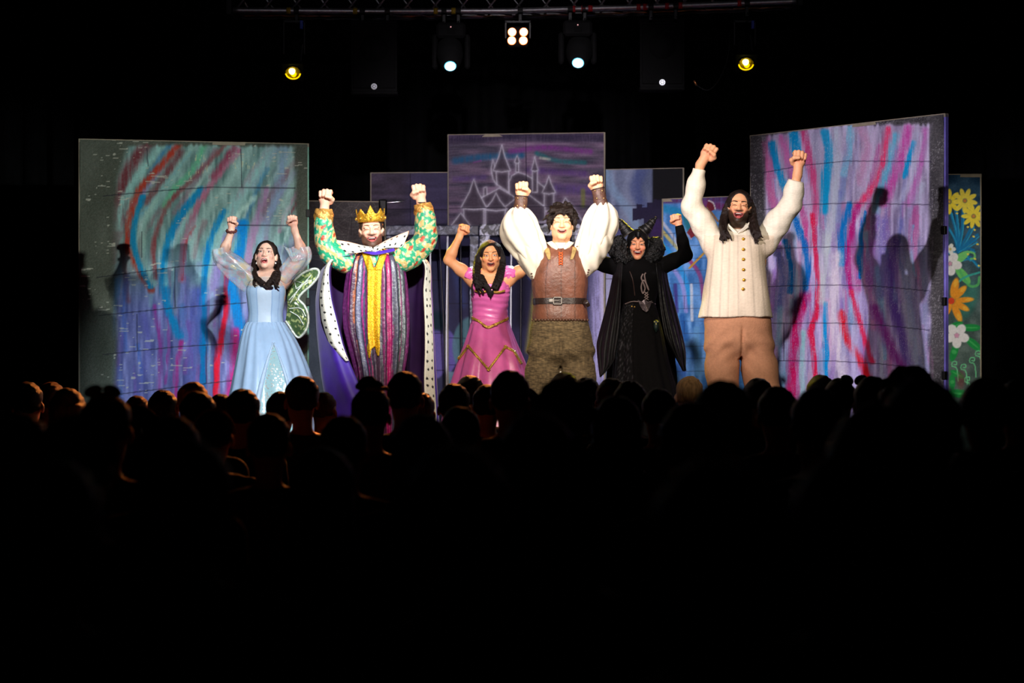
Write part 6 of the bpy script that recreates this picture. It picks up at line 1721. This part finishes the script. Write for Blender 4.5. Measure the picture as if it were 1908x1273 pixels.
cb = lambda u, v: np.stack([.006 * np.sin(v * 18) * u, .018 * np.sin(v * 24 + 3 * u) * u, 0 * u * v], -1)
sheet('cape_wing', [[S_(1146, 492, -.02), S_(1152, 489, -.07), S_(1160, 490, -.11)], [S_(1139, 530, .0), S_(1147, 530, -.07), S_(1158, 530, -.11)], [S_(1130, 570, .02), S_(1142, 570, -.07), S_(1157, 568, -.11)], [S_(1117, 620, .02), S_(1133, 622, -.08), S_(1154, 618, -.12)], [S_(1112, 645, .0), S_(1130, 655, -.08), S_(1149, 655, -.13)], [S_(1116, 690, -.02), S_(1128, 685, -.07), S_(1146, 672, -.12)], [S_(1118, 703, -.04), S_(1120, 701, -.05), S_(1124, 697, -.06)]], M_blks, f.root, 70, 34, None, .004, cb)
sheet('cape_wing', [[S_(1222, 490, -.11), S_(1230, 490, -.07), S_(1241, 494, -.02)], [S_(1226, 530, -.11), S_(1236, 530, -.07), S_(1246, 528, .0)], [S_(1230, 570, -.11), S_(1243, 570, -.07), S_(1258, 570, .02)], [S_(1238, 620, -.12), S_(1256, 622, -.08), S_(1271, 620, .02)], [S_(1248, 645, -.12), S_(1263, 650, -.08), S_(1278, 652, .0)], [S_(1262, 672, -.09), S_(1270, 676, -.06), S_(1279, 678, .0)], [S_(1272, 690, -.06), S_(1275, 692, -.05), S_(1278, 690, -.03)]], M_blk2, f.root, 70, 34, None, .004, cb)
sheet('cape_back', [[S_(1150, 490, .12), S_(1190, 488, .14), S_(1236, 492, .12)], [S_(1142, 600, .2), S_(1190, 600, .24), S_(1250, 600, .2)], [S_(1130, 700, .26), S_(1190, 700, .30), S_(1262, 700, .26)], [S_(1128, 800, .30), S_(1190, 800, .36), S_(1266, 800, .30)]], M_blk, f.root, 30, 40, None, .004, cb)
shoes(f, (1175, 1205), bpy.data.materials['black_boot'], -.05)

# ---------------------------------------------------------------- cream jacket
f = Fig(1382, -0.05, 'tall bearded person with long dark hair in a cream buttoned jacket and brown trousers')
S_ = f.L
P = dict(scale=.95, head=S_(1377, 386, -.03), rot=rotm(-5, 4, -5), neck=S_(1374, 428, .01), shL=S_(1330, 446), shR=S_(1424, 446), elL=S_(1288, 385, -.03), elR=S_(1473, 384, -.03),
         wrL=S_(1305, 307, -.06), wrR=S_(1486, 325, -.06), fiL=S_(1320, 283, -.07), fiR=S_(1489.5, 296, -.07), hip=S_(1375, 600), arm=1.0, hand=1.12, girth=1.1,
         open=.0155, mw=.030, smile=10, eye=.0020, brow=(.021, .06), browmat=M_hair_dark, browth=1.15, beard=((16, 9, 7), .96), blush=(240, 140, 100), lip=(206, 100, 96), teeth=.42, face=1.0)
build_body(f, P, (238, 172, 128))
H = Hair(f, S_(1335, 470) - (0, .17, 0), S_(1432, 340) + (0, .16, 0))
H.ell((0, .022, .036), (.086, .105, .090)); H.ell((0, -.088, -.022), (.067, .086, .112), .012, True); H.v.sub(P_rc(P['neck'] + (0, -.12, -.02), P['head'] + (0, -.14, -.05), .075, .07), .01)
H.v.add(P_loft([(S_(0, 442)[2], P['neck'][0] + .01, .06, .10, .035), (S_(0, 425)[2], P['neck'][0], .07, .10, .04), (S_(0, 405)[2], P['head'][0], .06, .088, .06), (S_(0, 388)[2], P['head'][0], .05, .084, .08)]), .03)
H.lock([S_(1366, 364, .0), S_(1355, 386, .0), S_(1350, 406, -.02), S_(1347, 424, -.10), S_(1350, 439, -.155), S_(1355, 451, -.17)], .014, .005, 26, .022, .008, 1)
H.lock([S_(1388, 364, .0), S_(1400, 386, .0), S_(1403, 406, -.02), S_(1405, 423, -.11), S_(1409, 438, -.16), S_(1413, 450, -.175)], .014, .005, 30, .027, .009, 2)
H.lock([S_(1405, 420, -.10), S_(1412, 434, -.15), S_(1418, 444, -.16)], .014, .004, 6, .014, .012, 3)
H.lock([S_(1348, 424, -.10), S_(1345, 438, -.15), S_(1344, 450, -.165)], .012, .004, 5, .010, .010, 4)
H.build(M_hair_dark)
M_cream = mat('cream_silk_noil', 'Col', .6, var=.06, scale=40, bump=.25, bscale=60, stretch=(1, 1, 3))
v = Vol(S_(1265, 600) - (0, .27, 0), S_(1510, 300) + (0, .25, 0), .007)
lv = [f.lev(592, 1302, 1438, .19), f.lev(560, 1308, 1435, .185), f.lev(520, 1314, 1428, .175), f.lev(490, 1317, 1425, .17), f.lev(462, 1318, 1425, .16), f.lev(446, 1322, 1428, .135), f.lev(434, 1340, 1414, .10, .005), f.lev(424, 1352, 1398, .072, .01), f.lev(417, 1355, 1395, .064, .01)]
v.add(P_loft(lv, p=2.5))
for a, rr in (('L', [.084, .074, .062, .056, .046]), ('R', [.086, .076, .064, .057, .048])):
    sh, el, wr = P['sh' + a], P['el' + a], P['wr' + a]
    v.chain([sh + (.0, 0, -.03), sh + (el - sh) * .5, el, el + (wr - el) * .5, el + (wr - el) * .86], rr, .04)
    d_ = (wr - el) / np.linalg.norm(wr - el); e_ = el + (wr - el) * (.90 if a == 'L' else .80)
    v.clip(lambda X, Y, Z, d_=d_, e_=e_, s=(-1 if a == 'L' else 1): np.where((X * s > abs(e_[0]) * 0 + .15) & (Z > e_[2] - .12), (X - e_[0]) * d_[0] + (Y - e_[1]) * d_[1] + (Z - e_[2]) * d_[2], -1.0))
v.clip(lambda X, Y, Z: f.L(0, 592)[2] - Z)
v.sub(P_ell(S_(1375, 414, -.05), (.055, .09, .05)), .01)
def fl(X, Y, Z):
    up = smooth01((Z - f.L(0, 470)[2]) / .1)
    return .0045 * wrinkle(X, Y, Z, 30, 27) + up * .005 * wrinkle(X, Y, Z, 60, 28) - .003 * np.exp(-((X - f.L(1374, 0)[0]) / .004) ** 2) * (Y < -.05)
v.disp(fl)
def c_cr(V):
    px = 954 + (V[:, 0] + f.base[0]) * f.ppm; py = HOR - (V[:, 2] + STAGE - CAM_Z) * f.ppm
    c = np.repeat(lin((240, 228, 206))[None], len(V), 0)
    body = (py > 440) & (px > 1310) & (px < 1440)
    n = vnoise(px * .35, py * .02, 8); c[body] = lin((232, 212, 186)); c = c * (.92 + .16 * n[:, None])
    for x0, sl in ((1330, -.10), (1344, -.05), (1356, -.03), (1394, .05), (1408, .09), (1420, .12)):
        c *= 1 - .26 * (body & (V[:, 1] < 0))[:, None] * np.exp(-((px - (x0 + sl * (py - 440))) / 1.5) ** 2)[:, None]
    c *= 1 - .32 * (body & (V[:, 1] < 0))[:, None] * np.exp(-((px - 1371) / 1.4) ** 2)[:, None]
    return c
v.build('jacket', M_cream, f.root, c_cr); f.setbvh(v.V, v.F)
M_cc = mat('cream_collar', (240, 230, 210), .6, bump=.2)
for s, c_ in ((-1, [(1357, 417), (1364, 424), (1372, 432)]), (1, [(1396, 414), (1388, 422), (1378, 431)])):
    a_ = [S_(x, y, -.085 - .012 * k) for k, (x, y) in enumerate(c_)]; b_ = [S_(x - s * (4 if k else 1), y + (9 if k < 2 else 4), -.085 - .012 * k) for k, (x, y) in enumerate(c_)]
    sheet('jacket_collar', [a_, b_], M_cc, f.root, 10, 18, None, .008)
M_gbut = mat('gold_button', (226, 160, 40), .3, .7, var=.2)
for x, y in ((1377, 426.5), (1381, 448), (1380.5, 467.5), (1380.5, 486), (1380.5, 505), (1381, 524), (1379.5, 541)):
    V, F = ellipsoid(f.drape([(x, y)], .007)[0], (.0105, .006, .0105), 8, 14); obj('button', V, F, M_gbut, f.root)
M_brown = mat('brown_wool', (192, 134, 98), .85, var=.08, scale=60, bump=.25, bscale=120)
trousers(f, [f.lev(585, 1316, 1432, .16), f.lev(600, 1312, 1437, .165)], [f.lev(625, 1315, 1436, .155), f.lev(640, 1318, 1436, .15)],
         [[(S_(1345, 640), .114), (S_(1346, 690), .112), (S_(1350, 740), .105), (S_(1352, 800), .10), (S_(1352, 872), .095)], [(S_(1408, 640), .114), (S_(1416, 690), .120), (S_(1424, 740), .115), (S_(1430, 800), .11), (S_(1434, 872), .105)]], M_brown, .0075, None, .006, .02, frq=18, crease=(S_(1380, 0)[0], S_(0, 645)[2]))
shoes(f, (1352, 1434), bpy.data.materials['black_boot'])
# ================================================================== audience, seen from behind, seated and facing the stage
M_askin = mat('audience_skin', 'Col', .55, var=.06, scale=40, sss=.15)
BASE = {}
def shared(key, r, build):
    """body, top and trousers of equal make share one mesh"""
    if key not in BASE: BASE[key] = build(); return BASE[key]
    o = BASE[key].copy(); COL.objects.link(o); o.parent = r; return o
def seated(kind):
    """template: returns root with body, hair, top and trousers; origin on the floor, facing the stage (+y), head top near 1.28 m"""
    r = empty('person', (0, 0, 0))
    wide = 1.0
    v = Vol((-.30, -.22, -.01), (.30, .56, 1.34), .010)
    v.add(P_loft([(.44, 0, .0, .150, .105), (.62, 0, .0, .125, .090), (.82, 0, -.01, .150, .095), (.93, 0, .0, .150, .075), (.99, 0, .01, .08, .05)]), .02)
    hc = np.array((0, .03, 1.155))
    v.add(P_ell(hc + (0, -.012, .030), (.074, .094, .084)), .03).add(P_ell(hc + (0, .020, -.045), (.058, .066, .072)), .03).add(P_rc(hc + (0, .086, .01), hc + (0, .104, -.03), .008, .012), .01)
    v.add(P_ell(hc + (0, .07, -.095), (.024, .02, .018)), .02)
    v.add(P_rc((0, -.005, .95), hc + (0, -.018, -.05), .050, .047), .03)
    for s in (-1, 1):
        v.add(P_ell(hc + (s * .079, -.006, -.015), (.009, .019, .030), rotm(0, 0, s * 22)), .006)
        v.add(P_rc((s * .05, .0, .94), (s * .155, 0, .925), .055, .050), .04)
        v.chain([(s * .165, 0, .915), (s * .180, .05, .70), (s * .10, .26, .58)], [.048, .040, .028], .02)
        v.add(P_ell((s * .07, .30, .575), (.04, .05, .025)), .015)
        for k in range(4): v.add(P_rc((s * (.045 + .017 * k), .33, .578), (s * (.04 + .017 * k), .375 - .006 * abs(k - 1.5), .565), .010, .008), .002)
        v.add(P_rc((s * .045, .29, .58), (s * .02, .335, .58), .012, .009), .004)
        v.chain([(s * .08, .03, .48), (s * .105, .37, .49), (s * .105, .37, .08)], [.085, .060, .040], .03)
        v.add(P_ell((s * .105, .43, .04), (.042, .10, .038)), .03)
    v.clip(lambda X, Y, Z: -Z + .002)
    def c(V):
        q = np.repeat(lin((206, 150, 122))[None], len(V), 0); q[V[:, 2] < .09] = lin((24, 22, 22)); return q
    shared('body', r, lambda: v.build('body', M_askin, r, c))
    v = Vol((-.32, -.22, .40), (.32, .40, 1.06), .011)
    v.add(P_loft([(.44, 0, .0, .170, .125), (.62, 0, .0, .150, .112), (.82, 0, -.01, .170, .115), (.93, 0, .0, .165, .092), (.985, 0, .005, .095, .066)]), .02)
    for s in (-1, 1):
        v.add(P_rc((s * .05, .0, .93), (s * .155, 0, .92), .068, .062), .04); v.chain([(s * .165, 0, .91), (s * .182, .05, .70), (s * .13, .20, .61)], [.062, .055, .044], .02)
    if kind in ('hood', 'long'): v.add(P_ell((0, -.09, .96), (.12, .055, .06)), .03)
    v1 = v.disp(lambda X, Y, Z: .006 * wrinkle(X, Y, Z, 32, 6))
    shared('top_hood' if kind in ('hood', 'long') else 'top', r, lambda: v1.build('top', M_adark, r))
    v = Vol((-.22, -.20, .03), (.22, .48, .58), .013)
    v.add(P_ell((0, .0, .48), (.175, .14, .095)), .02)
    for s in (-1, 1): v.chain([(s * .085, .03, .48), (s * .107, .37, .49), (s * .107, .37, .10)], [.098, .074, .058], .03)
    shared('trousers', r, lambda: v.build('trousers', M_ajean, r))
    # hair
    v = Vol(hc - (.15, .20, .36), hc + (.15, .14, .20), .008)
    E = lambda c_, rr, k=.012: v.add(P_ell(hc + c_, rr), k)
    Sb = lambda c_, rr, k=.01: v.sub(P_ell(hc + c_, rr), k)
    if kind == 'short': E((0, -.018, .034), (.083, .102, .092)); Sb((0, .10, -.05), (.075, .09, .10)); Sb((0, 0, -.12), (.15, .15, .075)); Sb((.09, .0, -.02), (.03, .035, .05), .006); Sb((-.09, .0, -.02), (.03, .035, .05), .006)
    elif kind == 'crop': E((0, -.016, .032), (.078, .098, .088)); Sb((0, .10, -.05), (.078, .09, .11)); Sb((0, 0, -.11), (.15, .15, .08)); Sb((.09, .0, -.02), (.03, .035, .055), .006); Sb((-.09, .0, -.02), (.03, .035, .055), .006)
    elif kind == 'hood' or kind == 'curly':
        E((0, -.018, .036), (.096, .112, .100)); Sb((0, .11, -.05), (.07, .09, .10)); Sb((0, 0, -.13), (.16, .16, .07))
        rn = np.random.RandomState(3)
        for k in range(60):
            t = rn.uniform(0, 6.28); e = rn.uniform(-.3, 1.4)
            E((.092 * math.cos(t) * math.cos(e), -.018 + .108 * math.sin(t) * math.cos(e) - .01, .036 + .096 * math.sin(e)), (.020, .020, .018), .006)
    elif kind == 'long':
        E((0, -.020, .034), (.087, .106, .094)); Sb((0, .10, -.06), (.068, .09, .12))
        v.add(P_loft([(hc[2] - .27, 0, -.085, .085, .030), (hc[2] - .15, 0, -.075, .098, .045), (hc[2] - .03, 0, -.045, .092, .075), (hc[2] + .04, 0, -.03, .085, .09)]), .03)
    elif kind == 'tail':
        E((0, -.018, .034), (.082, .101, .091)); Sb((0, .10, -.05), (.07, .09, .11)); Sb((0, .03, -.13), (.15, .13, .08))
        v.chain([hc + (0, -.10, .05), hc + (0, -.155, .03), hc + (0, -.16, -.08), hc + (0, -.14, -.20)], [.025, .034, .030, .010], .012)
    elif kind == 'bun':
        E((0, -.018, .034), (.082, .101, .091)); Sb((0, .10, -.05), (.07, .09, .11)); Sb((0, .03, -.13), (.15, .13, .08)); E((-.01, -.05, .135), (.042, .042, .036), .01)
    v.disp(lambda X, Y, Z: .0025 * np.sin(90 * X + 20 * np.sin(12 * Z)) + .002 * wrinkle(X, Y, Z, 90, 4)); v.build('hair', M_ahair, r)
    return r
M_adark = mat('dark_top', (26, 24, 26), .85, var=.2, scale=10); M_ajean = mat('dark_trousers', (20, 22, 28), .9, var=.2)
AH = {k: hair_mat('audience_hair_' + k, c) for k, c in dict(black=(20, 16, 14), brown=(44, 30, 22), auburn=(96, 52, 30), blond=(176, 132, 84), sandy=(130, 92, 58), grey=(150, 146, 140)).items()}
M_ahair = AH['brown']
AT = {k: mat('audience_top_' + k, c, .85, var=.2, scale=10) for k, c in dict(dark=(26, 24, 26), teal=(10, 90, 104), navy=(22, 28, 48), maroon=(84, 24, 40), green=(30, 60, 30), grey=(50, 50, 54)).items()}
TPL = {}
def place(px, top, w, kind, hair, shirt, yaw, label, group='audience seated in front of the stage', roll=0.0):
    d = .166 * FPX / w
    d = float(np.clip(d, 3.2, 14.55))
    best = None
    for dp in (0, 5, -5, 10, -10, 16, -16, 24, -24):
        for k in range(-60, 61):
            dd = d + k * .06
            if dd > 14.58 or dd < 2.9: continue
            X_, Y_, Z_ = (px + dp - 954) * dd / FPX, dd - CAM_D, CAM_Z + (HOR - top) * dd / FPX
            ov = sum(max(0, .56 - abs(X_ - a_)) * max(0, .78 - abs(Y_ - b_)) for a_, b_ in PLACED)
            cost = ov * 200 + abs(k * .06) / d * 8 + abs(dp) * .05
            if best is None or cost < best[0]: best = (cost, X_, Y_, Z_)
    _, x, y, zt = best
    PLACED.append((x, y))
    if kind not in TPL: TPL[kind] = seated(kind); o = TPL[kind]
    else: o = copy_tree(TPL[kind])
    s = zt / (1.285 if kind != 'bun' else 1.36)
    o.location = (x, y, 0); o.rotation_euler = (0, 0, math.radians(yaw)); o.scale = (s, s, s)
    tag(o, label, 'person', group)
    for c in o.children:
        if c.name.startswith('hair'): mt = AH[hair]
        elif c.name.startswith('top'): mt = AT[shirt]
        else: continue
        c.material_slots[0].link = 'OBJECT'; c.material_slots[0].material = mt
    return o, s
PLACED = []
A_ = [
 (50, 710, 57, 'short', 'black', 'dark', 0, 'dark short-haired audience member at the far left edge, beside a red-lit ear'),
 (92, 708, 50, 'crop', 'auburn', 'teal', -24, 'red-haired child with a glowing red ear and teal collar at far left'),
 (126, 722, 44, 'long', 'grey', 'dark', 8, 'pale-haired audience member just right of the glowing red ear'),
 (190, 718, 50, 'bun', 'auburn', 'dark', 6, 'reddish-haired child with a white bow below the left flat'),
 (196, 729, 97, 'short', 'black', 'dark', 0, 'large dark head in front of the child with the white bow'),
 (256, 736, 40, 'short', 'auburn', 'dark', 14, 'small reddish head between two dark heads below the left flat'),
 (303, 725, 60, 'short', 'black', 'dark', 0, 'dark head just left of the bright orange-lit head'),
 (358, 707, 52, 'crop', 'blond', 'dark', 0, 'bright orange-lit fair head below the left flat'),
 (368, 727, 52, 'short', 'black', 'dark', 0, 'dark head directly in front of the bright orange-lit head'),
 (401, 733, 50, 'short', 'brown', 'dark', 0, 'brown head right of the bright orange-lit head'),
 (450, 723, 49, 'short', 'brown', 'navy', -18, 'dark-haired child with one pale ear in front of the pale blue gown'),
 (437, 754, 52, 'tail', 'brown', 'green', 10, 'child with a yellow hairband in front of the pale blue gown'),
 (523, 728, 60, 'short', 'black', 'dark', 0, 'round black head below the sparkling panel of the pale blue gown'),
 (548, 699, 48, 'short', 'brown', 'dark', 20, 'head with an orange-lit cheek at the right hem of the pale blue gown'),
 (600, 727, 47, 'crop', 'auburn', 'navy', -20, 'cropped red-lit head with a red ear left of the purple cape'),
 (500, 768, 92, 'short', 'black', 'dark', 0, 'large black head low in front of the pale blue gown'),
 (318, 772, 98, 'long', 'black', 'dark', 0, 'long-haired silhouette low below the left flat'),
 (398, 762, 68, 'short', 'black', 'dark', 0, 'dark head behind the child with the yellow hairband'),
 (36, 768, 108, 'short', 'black', 'dark', 0, 'large black head in the lower left corner of the crowd'),
 (262, 758, 66, 'tail', 'black', 'dark', 0, 'dark ponytailed head below the small reddish head'),
 (690, 684, 74, 'bun', 'black', 'maroon', 0, 'tall dark head with a hair bun in front of the striped robe'),
 (754, 690, 64, 'short', 'black', 'dark', 0, 'square black head in front of the right side of the striped robe'),
 (877, 698, 46, 'short', 'brown', 'dark', 18, 'head with an orange-lit cheek below the pink skirt'),
 (908, 715, 56, 'short', 'black', 'dark', 0, 'black head between the orange-lit cheek and the tall head at the pink skirt'),
 (846, 713, 50, 'short', 'black', 'dark', 0, 'small black head left of the head below the pink skirt'),
 (950, 688, 67, 'short', 'black', 'dark', 0, 'tall round black head in front of the pink skirt'),
 (974, 722, 67, 'tail', 'black', 'dark', 0, 'ponytailed dark head below the tall round head at the pink skirt'),
 (808, 730, 42, 'short', 'auburn', 'dark', 0, 'small reddish head at the lower end of the ermine trim'),
 (1029, 692, 44, 'short', 'auburn', 'dark', 16, 'small red-brown head in front of the tweed trousers'),
 (1050, 716, 96, 'curly', 'black', 'dark', 0, 'broad bushy dark head in front of the tweed trousers'),
 (1083, 702, 42, 'short', 'brown', 'dark', 0, 'small brown head at the right leg of the tweed trousers'),
 (1150, 736, 88, 'long', 'brown', 'dark', 0, 'long-haired dark head in front of the black gown'),
 (1140, 703, 38, 'short', 'auburn', 'dark', 0, 'small red-brown head left of the black gown hem'),
 (1174, 708, 56, 'short', 'black', 'dark', 0, 'black head in front of the black gown hem'),
 (1228, 723, 62, 'short', 'black', 'dark', 0, 'dark head right of the black gown hem'),
 (857, 756, 74, 'short', 'black', 'dark', 0, 'dark head low in front of the pink skirt'),
 (786, 770, 100, 'long', 'black', 'dark', 0, 'large long-haired silhouette low in the middle of the crowd'),
 (640, 772, 80, 'short', 'black', 'maroon', 0, 'dark head low in front of the purple cape'),
 (1285, 697, 48, 'crop', 'blond', 'dark', 0, 'fair-haired head left of the brown trousers'),
 (1348, 705, 110, 'short', 'black', 'dark', 0, 'broad black head in front of the brown trousers'),
 (1414, 703, 48, 'short', 'black', 'dark', 12, 'small dark head between the legs of the brown trousers'),
 (1449, 718, 74, 'short', 'black', 'dark', 0, 'round black head right of the brown trousers'),
 (1530, 697, 41, 'short', 'black', 'dark', 0, 'small black head below the red streaks of the right flat'),
 (1565, 703, 40, 'short', 'brown', 'dark', 0, 'small head with a dark hair bow below the right flat'),
 (1524, 720, 100, 'short', 'black', 'dark', 0, 'large black head below the red streaks of the right flat'),
 (1627, 699, 74, 'short', 'black', 'dark', 0, 'black head left of the curly fair head'),
 (1693, 689, 78, 'curly', 'sandy', 'dark', 0, 'curly fair head at the lower right corner of the right flat'),
 (1722, 700, 148, 'short', 'black', 'dark', 0, 'very large black head in front of the curly fair head'),
 (1838, 701, 92, 'short', 'black', 'dark', 0, 'black head in front of the flower-painted flat'),
 (1640, 748, 176, 'long', 'black', 'dark', 0, 'very large long-haired silhouette below the right flat'),
 (1898, 706, 84, 'short', 'black', 'dark', 0, 'black head at the right edge of the picture'),
 (1290, 745, 120, 'short', 'black', 'dark', 0, 'large black head low left of the brown trousers'),
 (1000, 765, 110, 'short', 'black', 'dark', 0, 'large black head low in front of the leather vest'),
 (140, 775, 100, 'tail', 'black', 'dark', 0, 'ponytailed silhouette low at the left of the crowd'),
 (352, 818, 165, 'short', 'black', 'teal', 0, 'nearest audience member in a faint teal top at lower left'),
]
for a in A_:
    o, s = place(*a)
    if 'white bow' in a[7]:
        b_ = MB()
        for q in (-1, 1): b_.add(*ellipsoid((q * .03, -.05, 1.285), (.032, .012, .020), 8, 10, rotm(0, q * 20, 0)))
        b_.build('hair_bow', mat('white_ribbon', (220, 220, 220), .6), o, True)
    if 'dark hair bow' in a[7]:
        b_ = MB()
        for q in (-1, 1): b_.add(*ellipsoid((q * .035 + .07, -.02, 1.27), (.036, .014, .026), 8, 10, rotm(0, q * -25, 0)))
        b_.build('hair_bow', M_hw, o, True)
    if 'yellow hairband' in a[7]:
        V, F = tube([(.088 * math.cos(t), .02 - .03 * math.sin(t), 1.175 + .105 * math.sin(t)) for t in np.linspace(0, math.pi, 16)], .010, 20, 8); obj('hairband', V, F, mat('yellow_hairband', (220, 180, 20), .5), o)
    if 'hair bun' in a[7]:
        V, F = tube([(.03 + .04 * math.cos(t), -.05 + .045 * math.sin(t), 1.27) for t in np.linspace(0, 6.283, 16)], .010, 20, 8, None, False); obj('hair_tie', V, F, mat('yellow_hair_tie', (220, 190, 20), .5), o)
WHERE = ['in the bottom left corner', 'below the purple cape', 'below the pink dress', 'below the horned figure, with a ponytail', 'below the cream jacket', 'below the left half of the right flat', 'below the flower-painted flat']
for wh, (px, top, w, kd) in zip(WHERE, ((90, 850, 200, 'short'), (600, 832, 180, 'long'), (850, 826, 175, 'short'), (1085, 832, 190, 'tail'), (1335, 850, 205, 'short'), (1560, 846, 215, 'short'), (1815, 836, 195, 'long'))):
    place(px, top, w, kd, 'black', 'dark', 0, 'unlit audience member in the dark foreground ' + wh, 'unlit audience in the nearest rows')
